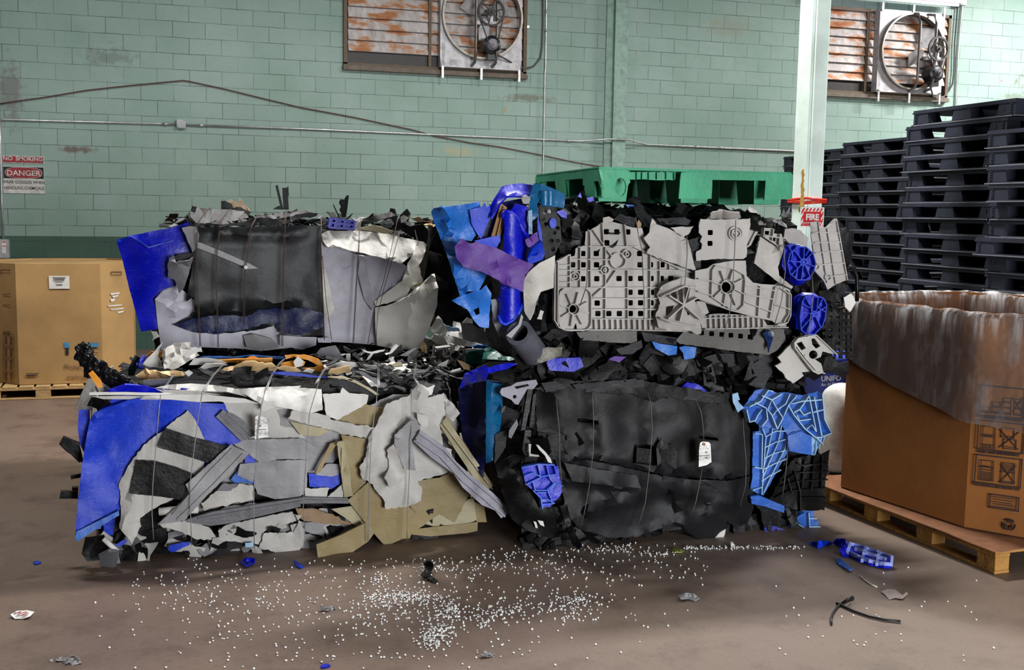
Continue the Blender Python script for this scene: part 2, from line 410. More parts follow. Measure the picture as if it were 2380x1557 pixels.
def concrete():
    t = NT('stained_concrete'); v = t.coord(False)
    n1 = t.noise(v, .55, 6, .6); n2 = t.noise(v, 2.6, 6, .68); n3 = t.noise(v, 45, 5, .7); n4 = t.noise(v, 140, 3, .7)
    col = t.mix(t.ramp(n1, .36, .66), lin((112, 92, 81)), lin((128, 110, 98)))
    col = t.mix(t.ramp(n2, .5, .72), col, lin((90, 72, 62)))
    col = t.mix(t.ramp(n3, .55, .75), col, lin((84, 68, 58)))
    col = t.mix(t.ramp(n4, .64, .74), col, lin((166, 150, 140)))
    g = t.n('ShaderNodeNewGeometry'); sp = t.n('ShaderNodeSeparateXYZ'); t.l(g.outputs['Position'], sp.inputs[0])
    bz = t.n('ShaderNodeMapRange'); t.l(sp.outputs['X'], bz.inputs[0]); bz.inputs[1].default_value = .6; bz.inputs[2].default_value = 3.4  # paler towards the right: lamp light put into the floor colour
    gb = t.n('ShaderNodeMath', operation='MULTIPLY'); t.l(bz.outputs[0], gb.inputs[0]); gb.inputs[1].default_value = .3
    col = t.mix(gb.outputs[0], col, t.mix(t.ramp(n2, .35, .7), lin((160, 148, 136)), lin((140, 128, 116))))
    t.bump(t.noise(v, 60, 4, .6), .12, .004)
    m = t.fin(col, .5); t.b.inputs['Specular IOR Level'].default_value = .3
    r = t.n('ShaderNodeMapRange'); t.l(n2, r.inputs[0]); r.inputs[3].default_value = .38; r.inputs[4].default_value = .62; t.l(r.outputs[0], t.b.inputs['Roughness'])
    return m
bm = bmesh.new(); box(bm, (-9, -3, -.2), (24, WY, 0)); struct('floor', bm, concrete())
bm = bmesh.new(); box(bm, (-9, -3, 7), (24, WY + .2, 7.2)); struct('ceiling', bm, plain('ceiling_paint', (190, 190, 186), .8))

mint = plastic('mint_paint', (224, 240, 232), (150, 150, 130), .25, .5, 3, .06, bump=.08)
greenp = plain('green_paint', (138, 168, 156), .5)
greend = plain('green_paint_recess', (92, 120, 108), .6)
# pilaster: a painted steel column let into the wall
bm = bmesh.new()
xa = onY(1427, 200, WY - .12).x; xb = onY(1457, 200, WY - .12).x
box(bm, (xa, WY - .12, 0), (xb, WY - .1, 7)); box(bm, (xa + .07, WY - .1, 0), (xb - .07, WY, 7)); box(bm, (xa - .1, WY - .035, 0), (xb + .02, WY, 7))
struct('pilaster', bm, greenp)
# free-standing steel column
cc = onZ(1868, 900, 0)
COLY = 7.7; cx0 = onY(1884, 250, COLY).x; cx1 = onY(1924.5, 250, COLY).x
bm = bmesh.new(); w = (cx1 - cx0) * 1.5
box(bm, (cx0, COLY, 0), (cx1, COLY + w, 7)); bmesh.ops.bevel(bm, geom=[e for e in bm.edges if abs(e.verts[0].co.z - e.verts[1].co.z) > 1], offset=.025, segments=4, affect='EDGES')
col_o = struct('column', bm, mint)
bm = bmesh.new(); rust = plain('yellow_ochre_paint', (196, 152, 62), .6, bump=.3)
Pc = Pl((cx0, COLY, 0), (0, -1, 0))
sheet('worn_paint_patch', col_o, rust, [(1864, 395), (1869, 392), (1869, 470), (1862, 500), (1856, 490), (1860, 460)], Pc, .001, .002, 1.5, .0005, step=8)
t = None
red = plain('red_band', (214, 52, 38), .4)
strap = thing('red_strap', 'red plastic band tied round the pale green column above the fire sign', 'strap', (cx0, COLY, 1.75))
bm = bmesh.new(); zt = onY(1905, 471, COLY).z
e = .012
rg = [(cx0 - e, COLY - e), (cx1 + e, COLY - e), (cx1 + e, COLY + w + e), (cx0 - e, COLY + w + e)]
for k, (dz, tw) in enumerate(((0, .006), (.028, -.006), (.012, .012))):
    tube(bm, [Vector((x, y, zt + dz + tw * (1 if i % 2 else -1))) for i, (x, y) in enumerate(rg)], .011, 6, closed=True)
obj('band', bm, red, strap)
# fire sign on the column
white = plain('white_enamel', (232, 232, 228), .35); redp = plain('red_enamel', (206, 30, 34), .35); blk = plain('black_print', (16, 16, 18), .6)
fs = thing('fire_sign', 'red and white striped FIRE extinguisher sign on the pale column', 'sign', (cx0, COLY, 1.6))
Pf = Pl((0, COLY - .03, 0), (0, -1, 0))
a = Pf.at(1861, 481); b = Pf.at(1914, 528); x0, x1, z1, z0 = a.x, b.x, a.z, b.z
bm = bmesh.new(); box(bm, (x0, COLY - .03, z0), (x1, COLY - .024, z1)); obj('sign_plate', bm, white, fs)
bm = bmesh.new(); W = x1 - x0; Hh = z1 - z0
def clipstripe(bm, u0, u1, v0, v1, s, wd):
    # diagonal stripe u+v*.6 in [s,s+wd] clipped to a rectangle
    P = [(u0, v0), (u1, v0), (u1, v1), (u0, v1)]
    for sg, lim in ((1, s), (-1, -(s + wd))):
        Q = []
        for i in range(len(P)):
            p, q = P[i - 1], P[i]; fp = sg * (p[0] - p[1] * .6) - lim; fq = sg * (q[0] - q[1] * .6) - lim
            if fp * fq < 0: k = fp / (fp - fq); Q.append((p[0] + (q[0] - p[0]) * k, p[1] + (q[1] - p[1]) * k))
            if fq >= 0: Q.append(q)
        P = Q
        if len(P) < 3: return
    prism(bm, [Vector((x0 + u, COLY - .0305, z0 + vv)) for u, vv in P], Vector((0, -.0012, 0)))
for rct in ((.04 * W, .96 * W, .8 * Hh, .95 * Hh), (.04 * W, .13 * W, .04 * Hh, .8 * Hh), (.87 * W, .96 * W, .04 * Hh, .8 * Hh)):
    for k in range(-6, 12): clipstripe(bm, *rct, k * .15 * W, .075 * W)
obj('stripes', bm, redp, fs)
bm = bmesh.new(); box(bm, (x0 + .13 * W, COLY - .0318, z0 + .06 * Hh), (x1 - .13 * W, COLY - .03, z0 + .78 * Hh)); obj('red_panel', bm, redp, fs)
text('lettering', 'FIRE', white, fs, (x0 + W * .5, COLY - .0325, z0 + .36 * Hh), (1, 0, 0), (0, 0, 1), Hh * .42, .0006, bold=.003)
text('lettering', 'EXTINGUISHER', white, fs, (x0 + W * .5, COLY - .0325, z0 + .14 * Hh), (1, 0, 0), (0, 0, 1), Hh * .16, .0006)

# ---- wall conduits, box, cable
zinc = plain('zinc_conduit', (196, 200, 200), .35, .7); boxg = plain('grey_box_paint', (170, 176, 180), .45)
def walltube(name, pts, m, r, Y=None, label='', cat='pipe', parent=None):
    bm = bmesh.new(); q = []
    for p in pts: q.append(onY(p[0], p[1], WY - (p[2] if len(p) > 2 else .03)))
    tube(bm, q, r, 8); o = obj(name, bm, m, parent)
    if label: tag(o, label, cat)
    return o
cd = thing('conduit', 'long thin metal conduit running level across the green block wall', 'pipe', onY(0, 280, WY - .03))
walltube('pipe_run', [(-40, 279), (10, 277.5), (410, 288.5)], zinc, .014, parent=cd); walltube('pipe_run', [(432, 290), (700, 299), (1262, 324), (1330, 327), (1345, 328), (1415, 323, .15), (1462, 325, .15), (1505, 336), (1850, 351), (1960, 356)], zinc, .014, parent=cd)
for x, y in ((384, 288), (467, 291), (1322, 327), (1620, 341), (1675, 343)): walltube('coupling', [(x - 5, y - .2), (x + 5, y + .2)], zinc, .02, parent=cd)
bm = bmesh.new(); a = onY(410, 278, WY); b = onY(432, 299, WY); box(bm, (a.x, WY - .07, b.z), (b.x, WY, a.z))
bmesh.ops.bevel(bm, geom=bm.edges[:], offset=.006, segments=2, affect='EDGES')
jb = obj('junction_box', bm, boxg); tag(jb, 'small square grey junction box on the level conduit', 'junction box')
bm = bmesh.new()
for px, py in ((428, 281), (413, 296)): p = onY(px, py, WY); cyl(bm, (p.x, WY - .07, p.z), (0, -1, 0), .007, .003, 8)
obj('screw', bm, plain('screw_steel', (90, 90, 90), .4, .8), jb)
dc = walltube('drop_conduit', [(1283, -560), (1270, -20), (1268.7, 100), (1268, 155), (1266.5, 170), (1264, 300), (1262, 420), (1261, 560)], zinc, .012, label='thin vertical conduit between the rusty louvre and the pilaster', cat='pipe')
for y in (27, 71): walltube('pipe_clip', [(1269.5, y - 3, .035), (1269.5, y + 3, .035)], zinc, .022, parent=dc)
rc = walltube('riser_conduit', [(2272, -440), (2240, -20), (2232, 60), (2226, 140), (2221, 260), (2215, 420)], zinc, .014, label='vertical conduit to the right of the right-hand fan', cat='pipe')
lc = walltube('feed_conduit', [(-2, 250), (1, 340), (4, 470), (8, 556)], zinc, .014, label='thin vertical conduit above the grey switch box', cat='pipe')
cab = plain('brown_cable', (86, 52, 44), .7)
walltube('hanging_cable', [(-20, 244), (40, 235), (60, 232), (100, 227), (200, 210), (300, 199), (395, 190), (425, 187), (440, 189), (500, 202), (527, 208), (600, 226), (700, 250), (820, 272), (960, 302), (1010, 316), (1100, 333), (1160, 341), (1262, 361), (1330, 376), (1400, 388), (1412, 391)], cab, .008, label='sagging brown cable slung across the green wall', cat='cable')
# ---- safety switch box, far left
sb = thing('safety_switch', 'grey electrical switch box low on the wall at the far left', 'switch box', onY(8, 605, WY))
bm = bmesh.new(); a = onY(-22, 556, WY - .12); b = onY(21, 601, WY - .12); box(bm, (a.x, WY - .12, b.z), (b.x, WY, a.z)); bmesh.ops.bevel(bm, geom=bm.edges[:], offset=.008, segments=2, affect='EDGES'); obj('enclosure', bm, boxg, sb)
bm = bmesh.new(); a2 = onY(4, 561, WY - .122); b2 = onY(14, 588, WY - .122); box(bm, (a2.x, WY - .1235, b2.z), (b2.x, WY - .119, a2.z)); obj('warning_label', bm, white, sb)
bm = bmesh.new(); 
for y0, y1 in ((561.5, 564), (571, 573)): p = onY(5, y0, WY - .1235); q = onY(13, y1, WY - .1235); box(bm, (p.x, WY - .1245, q.z), (q.x, WY - .123, p.z))
obj('label_stripe', bm, redp, sb)
bm = bmesh.new(); p = onY(-8, 590, WY - .13); tube(bm, [p, p + Vector((0, -.06, .12))], .014, 8); obj('handle', bm, redp, sb)
# ---- safety signs
sg_grey = plain('aged_white_enamel', (206, 204, 200), .4); dred = plain('dark_red_enamel', (150, 40, 48), .4)
def wrect(bm, x0, y0, x1, y1, d0, d1):
    a = onY(x0, y0, WY - d1); b = onY(x1, y1, WY - d1); box(bm, (a.x, WY - d1, b.z), (b.x, WY - d0, a.z)); return a.x, b.x, b.z, a.z
s1 = thing('no_smoking_sign', 'narrow red NO SMOKING sign high at the far left', 'sign', onY(52, 370, WY))
bm = bmesh.new(); wrect(bm, 4, 361, 102, 380.5, 0, .012); obj('sign_border', bm, sg_grey, s1)
bm = bmesh.new(); r = wrect(bm, 5.3, 362.3, 100.7, 379.2, .011, .014); obj('sign_face', bm, dred, s1)
for wd, fx in (('NO', .13), ('SMOKING', .655)): text('lettering', wd, sg_grey, s1, (r[0] + (r[1] - r[0]) * fx, WY - .0145, r[2] + .026), (1, 0, 0), (0, 0, 1), .072, .0006, sx=.98, bold=.0015)
s2 = thing('danger_sign', 'black red and white DANGER goggles sign under the no smoking sign', 'sign', onY(55, 420, WY))
bm = bmesh.new(); r = wrect(bm, 6, 385.5, 104, 450.5, 0, .012); obj('sign_plate', bm, sg_grey, s2)
bm = bmesh.new(); rb = wrect(bm, 7, 387, 102, 416, .011, .014); obj('black_field', bm, blk, s2)
def oval(bm, cx, cz, rx, rz, y0, y1):
    ring = [Vector((cx + rx * math.copysign(abs(math.cos(t)) ** .6, math.cos(t)), y0, cz + rz * math.copysign(abs(math.sin(t)) ** .8, math.sin(t)))) for t in [2 * PI * k / 40 for k in range(40)]]
    prism(bm, ring, Vector((0, y1 - y0, 0)))
cxm = (rb[0] + rb[1]) / 2; czm = (rb[2] + rb[3]) / 2; hw = (rb[1] - rb[0]) / 2; hh = (rb[3] - rb[2]) / 2
bm = bmesh.new(); oval(bm, cxm, czm, hw * .92, hh * .95, WY - .0135, WY - .0145); obj('oval_border', bm, sg_grey, s2)
bm = bmesh.new(); oval(bm, cxm, czm, hw * .895, hh * .9, WY - .0135, WY - .0152); obj('red_oval', bm, dred, s2)
text('lettering', 'DANGER', sg_grey, s2, (cxm, WY - .0156, czm - .036), (1, 0, 0), (0, 0, 1), .096, .0005, bold=.0015, sx=1.03)
text('lettering', 'WEAR GOGGLES WHEN', blk, s2, (cxm, WY - .0125, r[2] + .125), (1, 0, 0), (0, 0, 1), .056, .0005, bold=.0008, sx=.80)
text('lettering', 'HANDLING CHEMICALS', blk, s2, (cxm, WY - .0125, r[2] + .05), (1, 0, 0), (0, 0, 1), .056, .0005, bold=.0008, sx=.78)

# ---- exhaust fans with rusty shutters
def rusty():
    t = NT('rusty_galvanised'); v = t.coord(False, (1.3, 1, 3.2)); n = t.noise(v, 1.7, 5, .6); v2 = t.coord(False, (4, 4, 1)); n2 = t.noise(v2, 3, 4, .6)
    col = t.mix(t.ramp(n2, .3, .7), lin((160, 152, 150)), lin((206, 200, 198)))
    col = t.mix(t.ramp(n, .5, .57), col, lin((178, 128, 92))); col = t.mix(t.ramp(n, .56, .68), col, lin((150, 82, 46)))
    return t.fin(col, .5, .15)
M_rust = rusty(); M_galv = plain('galvanised_sheet', (186, 184, 188), .5, .3); M_dark = plain('dark_steel', (44, 40, 40), .5, .3); M_frame = plain('bronze_frame', (92, 74, 54), .6)
M_motor = plain('motor_black', (24, 25, 30), .35); M_belt = plain('belt_rubber', (52, 50, 52), .6); M_wood = plain('weathered_wood', (132, 106, 74), .8, bump=.4); M_stone = plain('sill_mortar', (116, 106, 96), .9, bump=.5); M_strap = plain('perforated_steel', (226, 228, 230), .3, .6)
def fan(label, X0, X1, z0, z1, f0, f1, motor_dx, seed):
    """shutter opening X0..X1, z0..z1 in the wall; fan case from f0 to f1"""
    Y = WY
    th = thing('exhaust_fan', label, 'fan', ((X0 + X1) / 2, Y, z0), 'belt driven wall fans over rusty shutters')
    bm = bmesh.new(); box(bm, (X0, Y - .004, z0), (X1, Y + .0, z1)); obj('shutter_back', bm, M_dark, th)
    bm = bmesh.new(); fwd = .05
    for (a, b, c, d) in ((X0 - .05, z0 - .02, X0, z1 + .05), (X1, z0 - .02, X1 + .05, z1 + .05), (X0 - .05, z1, X1 + .05, z1 + .05), (X0 - .05, z0 - .04, X1 + .05, z0)):
        box(bm, (a, Y - fwd - .01, b), (c, Y, d))
    obj('shutter_frame', bm, M_frame, th)
    bm = bmesh.new(); box(bm, (X0 - .06, Y - .1, z0 - .1), (X1 + .06, Y, z0 - .04)); obj('ledge', bm, M_stone, th)
    xm = [X0, f0 - .12, X1]
    bm = bmesh.new(); n = 8; sh = (z1 - z0 - .16) / n
    for i in range(n):
        zb = z0 + .16 + i * sh
        for a, b in ((X0 + .015, xm[1] - .02), (xm[1] + .02, X1 - .015)):
            box2 = [Vector((a, Y - .008, zb + sh)), Vector((a, Y - .055, zb + .008)), Vector((a, Y - .050, zb)), Vector((a, Y - .004, zb + sh - .012))]
            prism(bm, box2, Vector((b - a, 0, 0)))
    obj('louvre', bm, M_rust, th)
    bm = bmesh.new(); box(bm, (xm[1] - .02, Y - .07, z0), (xm[1] + .02, Y, z1)); obj('mullion', bm, M_frame, th)
    # case plate with a round hole
    Yc = Y - .2; cx = (f0 + f1) / 2; cz = (z0 + z1) / 2 + .02; R = min(f1 - f0, z1 - z0) * .485; zb, zt = z0 - .0, z1 + .03
    bm = bmesh.new(); N = 64; inn = []; outr = []
    for k in range(N):
        t = 2 * PI * k / N; c, s = math.cos(t), math.sin(t)
        inn.append((cx + R * c, cz + R * s)); kx = ((f1 - f0) / 2) / max(abs(c), 1e-6); kz = ((zt - cz) if s > 0 else (cz - zb)) / max(abs(s), 1e-6); q = min(kx, kz)
        outr.append((cx + q * c, cz + q * s))
    L = [[bm.verts.new((x, yy, z)) for x, z in P] for P, yy in ((outr, Yc), (inn, Yc), (inn, Yc + .01), (outr, Yc + .01))]
    for i in range(4):
        A, B = L[i], L[(i + 1) % 4]
        for k in range(N): bm.faces.new((A[k], A[(k + 1) % N], B[(k + 1) % N], B[k]))
    # folded edges of the case
    for q in ((f0 - .004, zb, f0, zt), (f1, zb, f1 + .004, zt), (f0, zt, f1, zt + .004), (f0, zb - .004, f1, zb)): box(bm, (q[0], Yc, q[1]), (q[2], Y - .06, q[3]))
    obj('fan_case', bm, M_galv, th)
    bm = bmesh.new(); ringplate(bm, (cx, Yc + .02, cz), (0, -1, 0), R - .015, R + .012, .1, 64); ob = obj('orifice_ring', bm, plain('ring_steel', (140, 134, 128), .35, .6), th, 40)
    # the two bent upright brackets
    for dx in (-.17, .13):
        bm = bmesh.new(); xx = cx + dx + motor_dx * .5
        tube(bm, [(xx, Yc, zb + .03), (xx, Yc - .16, zb + .06), (xx, Yc - .22, zb + .2), (xx, Yc - .22, zt - .2), (xx, Yc - .16, zt - .06), (xx, Yc, zt - .03)], .022, 8)
        obj('bracket', bm, plain('bracket_steel', (120, 116, 114), .35, .7), th)
    wx = cx + motor_dx; wz = cz + .03
    bm = bmesh.new(); box(bm, (wx - .19, Yc - .24, wz - .17), (wx + .12, Yc - .17, wz - .12)); box(bm, (wx - .03, Yc - .26, wz - .14), (wx + .03, Yc - .17, wz + .03)); obj('bearing_mount', bm, M_galv, th)
    bm = bmesh.new(); ringplate(bm, (wx, Yc - .26, wz), (0, -1, 0), .165, .19, .03, 40)
    for k in range(3):
        t = PI * k / 3 + .3; d = Vector((math.cos(t), 0, math.sin(t))) * .17; tube(bm, [Vector((wx, Yc - .275, wz)) - d, Vector((wx, Yc - .275, wz)) + d], .008, 6)
    cyl(bm, (wx, Yc - .25, wz), (0, -1, 0), .05, .05, 20); cyl(bm, (wx, Yc - .2, wz), (0, -1, 0), .018, .13, 12); obj('pulley_wheel', bm, M_belt, th, 40)
    mx = wx + .03; mz = z0 + .3
    bm = bmesh.new(); cyl(bm, (mx, Yc - .02, mz), (0, -1, 0), .125, .21, 28); cyl(bm, (mx, Yc - .23, mz), (0, -1, 0), .125, .03, 28, r2=.08); box(bm, (mx - .05, Yc - .2, mz - .2), (mx + .07, Yc - .06, mz - .1)); obj('motor', bm, M_motor, th, 40)
    bm = bmesh.new()
    for k, (r, h) in enumerate(((.075, .02), (.055, .018), (.038, .018), (.014, .02))): cyl(bm, (mx, Yc - .255 - .018 * k, mz), (0, -1, 0), r, h, 24)
    obj('motor_pulley', bm, plain('pulley_steel', (96, 94, 100), .35, .5), th, 40)
    bm = bmesh.new(); dv = Vector((wx - mx, 0, wz - mz)); L = dv.length; d = dv / L; s = Vector((d.z, 0, -d.x)); pts = []
    for k in range(13): t = PI * k / 12; pts.append(Vector((wx, 0, wz)) + (s * math.cos(t) + d * math.sin(t)) * .192)
    for k in range(13): t = PI * k / 12; pts.append(Vector((mx, 0, mz)) - (s * math.cos(t) + d * math.sin(t)) * .057)
    for p in pts: p.y = Yc - .275
    tube(bm, pts, .009, 6, closed=True); obj('drive_belt', bm, M_belt, th)
    # fan blades behind
    bm = bmesh.new(); 
    for k in range(3):
        t = 2 * PI * k / 3 + .5 + seed; u = Vector((math.cos(t), 0, math.sin(t))); w = Vector((-math.sin(t), .6, math.cos(t))).normalized(); c = Vector((wx, Yc + .02, wz))
        prism(bm, [c + u * .05 - w * .05, c + u * .2 - w * .13, c + u * (R * .62) - w * .12, c + u * (R * .62) + w * .12, c + u * .2 + w * .12, c + u * .05 + w * .05], Vector((0, .005, 0)))
    obj('fan_blade', bm, M_galv, th)
    for xx in (f0 + .03, cx, f1 - .03):
        for zz in ((z0 - .16, z0 + .0),) + (((z1 + .0, z1 + .14),)):
            bm = bmesh.new(); box(bm, (xx - .016, Y - .22, zz[0]), (xx + .016, Y - .205, zz[1])); obj('hanger_strap', bm, M_strap, th)
    bm = bmesh.new(); box(bm, (f0 + .02, Yc - .002, zb + .02), (f0 + .06, Yc, zb + .32)); box(bm, (f0 + .13, Yc - .002, zb + .02), (f0 + .24, Yc, zb + .1)); obj('rating_label', bm, plain('grey_label', (170, 170, 172), .5), th)
    return th
q = onY(806, 146, WY); q1 = onY(1213, 172, WY); f0 = onY(1024, 100, WY - .2).x; f1 = onY(1212, 100, WY - .2).x
fan('exhaust fan and rusty shutter cut off by the top edge, left of the pilaster', q.x, q1.x, q.z, q.z + 1.36, f0, f1, .06, 0)
q = onY(1990, 213, WY); q1 = onY(2190, 228, WY); f0 = onY(2042, 120, WY - .2).x; f1 = onY(2192, 120, WY - .2).x; zt = onY(2000, 28, WY).z
fan('exhaust fan and rusty shutter right of the column, whole in the photo', q1.x - (f1 - f0) - 1.28, q1.x, q.z, zt, f0, f1, .3, 1)
gcab = plain('grey_cord', (70, 72, 74), .5)
walltube('fan_cord', [(1158, 128, .3), (1180, 140, .25), (1200, 152, .12), (1220, 160, .05), (1240, 154, .04), (1256, 135, .04), (1260, 110, .04), (1262, 60, .04), (1262, -10, .04), (1274, -560, .04)], gcab, .012, label='dark flexible cord looping from the left-hand fan to the ceiling', cat='cable')
walltube('fan_cord', [(2163, 202, .3), (2168, 222, .2), (2177, 230, .1), (2190, 228, .05), (2205, 212, .04), (2214, 195, .04), (2217, 170, .04), (2219, 100, .04), (2226, 14, .04), (2228, 6, .06)], gcab, .014, label='dark flexible cord looping down to the right-hand fan', cat='cable')
# small clip plates beside the fans
bm = bmesh.new(); wrect(bm, 1216, 58.5, 1230, 65, 0, .02); tag(obj('wall_clip', bm, M_strap), 'little metal clip on the wall right of the left-hand fan', 'clip')
# fluorescent strip at the top right
fl = thing('strip_light', 'lit fluorescent strip light at the top edge over the right-hand fan', 'light', onY(2100, 5, WY - .2))
a = onY(1950, -9, WY - .3); b = onY(2228, 7, WY - .3)
bm = bmesh.new(); box(bm, (a.x, WY - .4, a.z + .03), (b.x + .02, WY - .2, a.z + .09)); obj('lamp_housing', bm, white, fl)
bm = bmesh.new(); tube(bm, [(a.x, WY - .3, a.z + .012), (b.x, WY - .3, a.z + .012)], .016, 10); obj('lamp_tube', bm, emit('tube_glow', (235, 225, 255), 3), fl)
bm = bmesh.new(); p = onY(2233, 4, WY - .1); box(bm, (p.x - .05, WY - .16, p.z - .06), (p.x + .07, WY, p.z + .12)); tag(obj('outlet_box', bm, boxg), 'grey wall box at the end of the strip light', 'junction box')
# ================================================================ black pallet stacks
def make_pallet(W, L, H):
    """moulded plastic pallet, L along Y, W along X"""
    bm = bmesh.new(); t = .022
    box(bm, (0, 0, H - t), (W, L, H)); 
    for i in range(3):
        x0 = (0, W * .5 - .07, W - .14)[i]; box(bm, (x0, 0, 0), (x0 + .14, L, .016))
        y0 = (0, L * .5 - .07, L - .14)[i]; box(bm, (0, y0, 0), (W, y0 + .14, .0155))
    for q in (((-.012, -.012, .0), (W + .012, .02, .009)), ((-.012, L - .02, .0), (W + .012, L + .012, .009)), ((-.012, 0, .0), (.02, L, .009)), ((W - .02, 0, .0), (W + .012, L, .009))): box(bm, *q, mi=1)
    box(bm, (-.006, -.006, H - .03), (W + .006, L + .006, H - .018))
    for ix, (xa, xb) in enumerate(((0.004, .15), (W / 2 - .08, W / 2 + .08), (W - .15, W - .004))):
        for iy, (ya, yb) in enumerate(((0.004, .21), (L / 2 - .12, L / 2 + .12), (L - .21, L - .004))):
            e = .028
            lo = [(xa, ya), (xb, ya), (xb, yb), (xa, yb)]
            sx0 = 0 if ix == 0 else e; sx1 = 0 if ix == 2 else e; sy0 = 0 if iy == 0 else e; sy1 = 0 if iy == 2 else e
            a = [bm.verts.new((x, y, .012)) for x, y in lo]
            b = [bm.verts.new((x, y, H - t + .004)) for x, y in ((xa + sx0, ya + sy0), (xb - sx1, ya + sy0), (xb - sx1, yb - sy1), (xa + sx0, yb - sy1))]
            for k in range(4): bm.faces.new((a[k], a[(k + 1) % 4], b[(k + 1) % 4], b[k]))
    box(bm, (W * .5 - .006, .02, .012), (W * .5 + .006, L - .02, H - t + .002)); box(bm, (.02, L * .5 - .006, .012), (W - .02, L * .5 + .006, H - t + .002))  # inner webs added to block the bright wall seen through the openings
    # small moulded ribs and keyhole on the end blocks
    for yb in (.03, L - .055):
        for k in range(4): box(bm, (-.006, yb, .03 + k * .02), (.006, yb + .03, .038 + k * .02))
    for yb in (.12,):
        box(bm, (-.002, yb, .05), (.006, yb + .016, .085))
    me = bpy.data.meshes.new('plastic_pallet'); bmesh.ops.recalc_face_normals(bm, faces=bm.faces); bm.to_mesh(me); bm.free(); return me
M_pal = plastic('black_pallet_plastic', (50, 52, 64), (24, 24, 28), .4, .42, 4, .12, (120, 122, 128), bump=.15)
PH = .135
pm = make_pallet(1.02, 1.24, PH)
pm.materials.append(M_pal); pm.materials.append(plastic('pale_pallet_lip', (116, 118, 126), (60, 60, 66), .6, .5, 7, .2))  # bottom lip paler than the rest of the pallet
ORD = ['topmost', 'second', 'third', 'fourth', 'fifth', 'sixth', 'seventh', 'eighth', 'ninth', 'tenth', 'eleventh', 'twelfth', 'thirteenth', 'fourteenth', 'fifteenth', 'sixteenth', 'seventeenth', 'eighteenth', 'nineteenth', 'twentieth', 'twenty-first', 'twenty-second']
rp = random.Random(5)
def stack(X, Y, n, where, z0=0.0, shifts=None, vis=30):
    for i in range(n):
        k = n - 1 - i
        o = bpy.data.objects.new('plastic_pallet', pm); C.objects.link(o)
        dx, dy, rz = rp.uniform(-.03, .03), rp.uniform(-.045, .045), rp.uniform(-.012, .012)
        if shifts and k in shifts: dx += shifts[k][0]; dy += shifts[k][1]
        o.location = (X + dx, Y + dy, z0 + i * (PH + .0004) + .001); o.rotation_euler = (0, 0, rz)
        lab = ('topmost black pallet of ' if k == 0 else ORD[k] + ' black pallet from the top of ') + where
        tag(o, lab, 'pallet', 'stacked black plastic pallets')
stack(6.02, 5.74, 19, 'the stack cut off by the right edge', shifts={6: (-.05, .0), 5: (.05, .06), 4: (.06, .1), 0: (.0, .05)})
stack(6.3, 7.14, 21, 'the tall middle stack behind the open carton')
stack(7.05, 9.28, 20, 'the stack just right of the pale column', shifts={5: (.06, .06), 6: (0, -.1), 7: (0, -.12), 8: (0, -.1), 9: (0, -.12), 10: (0, -.1), 11: (0, -.1), 12: (0, -.1)})
stack(7.62, 10.82, 20, 'the far stack half hidden by the pale column')
stack(8.05, 12.12, 20, 'the farthest stack, behind the green pallet')

# ================================================================ wooden pallets and cartons
M_pine = plastic('pale_pine', (198, 164, 112), (120, 90, 58), .5, .75, 7, .15, (214, 186, 140), bump=.5)
M_pine2 = plastic('stained_pine', (176, 128, 62), (92, 62, 32), .55, .75, 6, .15, (196, 150, 90), bump=.5)
def wood_pallet(name, label, x0, y0, L, W, m, along='Y', blocks=4, rz=0.0):
    """block pallet; long side along `along`, near corner at x0, y0"""
    th = thing(name, label, 'pallet', (x0, y0, 0)); th.rotation_euler = (0, 0, rz); rnd = random.Random(3)
    def part(nm, lo, hi):
        bm = bmesh.new(); 
        if along == 'X': lo, hi = (lo[1], lo[0], lo[2]), (hi[1], hi[0], hi[2])
        box(bm, lo, hi); bmesh.ops.bevel(bm, geom=bm.edges[:], offset=.003, segments=1, affect='EDGES')
        o = obj(nm, bm, m); o.parent = th; return o
    h = .135
    bw = .1
    ys = [k * (L - .14) / (blocks - 1) for k in range(blocks)]
    for xx in (0, W / 2 - bw / 2, W - bw):
        part('bottom_board', (xx, 0, .001), (xx + bw, L, .019))
        for y in ys: part('block', (xx + .002, y + .001, .0191), (xx + bw - .002, y + .139, .092))
        part('stringer_board', (xx, 0, .0921), (xx + bw, L, .112))
    n = max(5, int(L / .15)); wd = L / n * .86
    for k in range(n): part('deck_board', (0, k * (L - wd) / (n - 1), .1121), (W, k * (L - wd) / (n - 1) + wd, .131))
    return th
wood_pallet('wooden_pallet', 'worn yellowish wooden pallet under the open carton at the right', 4.205, 4.66, 1.62, 1.3, M_pine2, rz=.03)
wood_pallet('wooden_pallet', 'clean pale pine pallet under the closed carton at the far left', -1.74, 11.5, 1.5, 1.3, M_pine, along='X', blocks=4)
M_card = plastic('kraft_board', (150, 94, 42), (116, 72, 32), .3, .8, 3, .08, (206, 156, 92), bump=.08)
M_card2 = plastic('kraft_board_pale', (180, 144, 94), (160, 124, 78), .3, .8, 3, .06, (216, 176, 120), bump=.08)
M_ink = plain('dark_print', (52, 34, 34), .8); M_inkl = plain('faded_print', (120, 84, 62), .8); M_inkb = plain('blue_print', (70, 150, 200), .7)
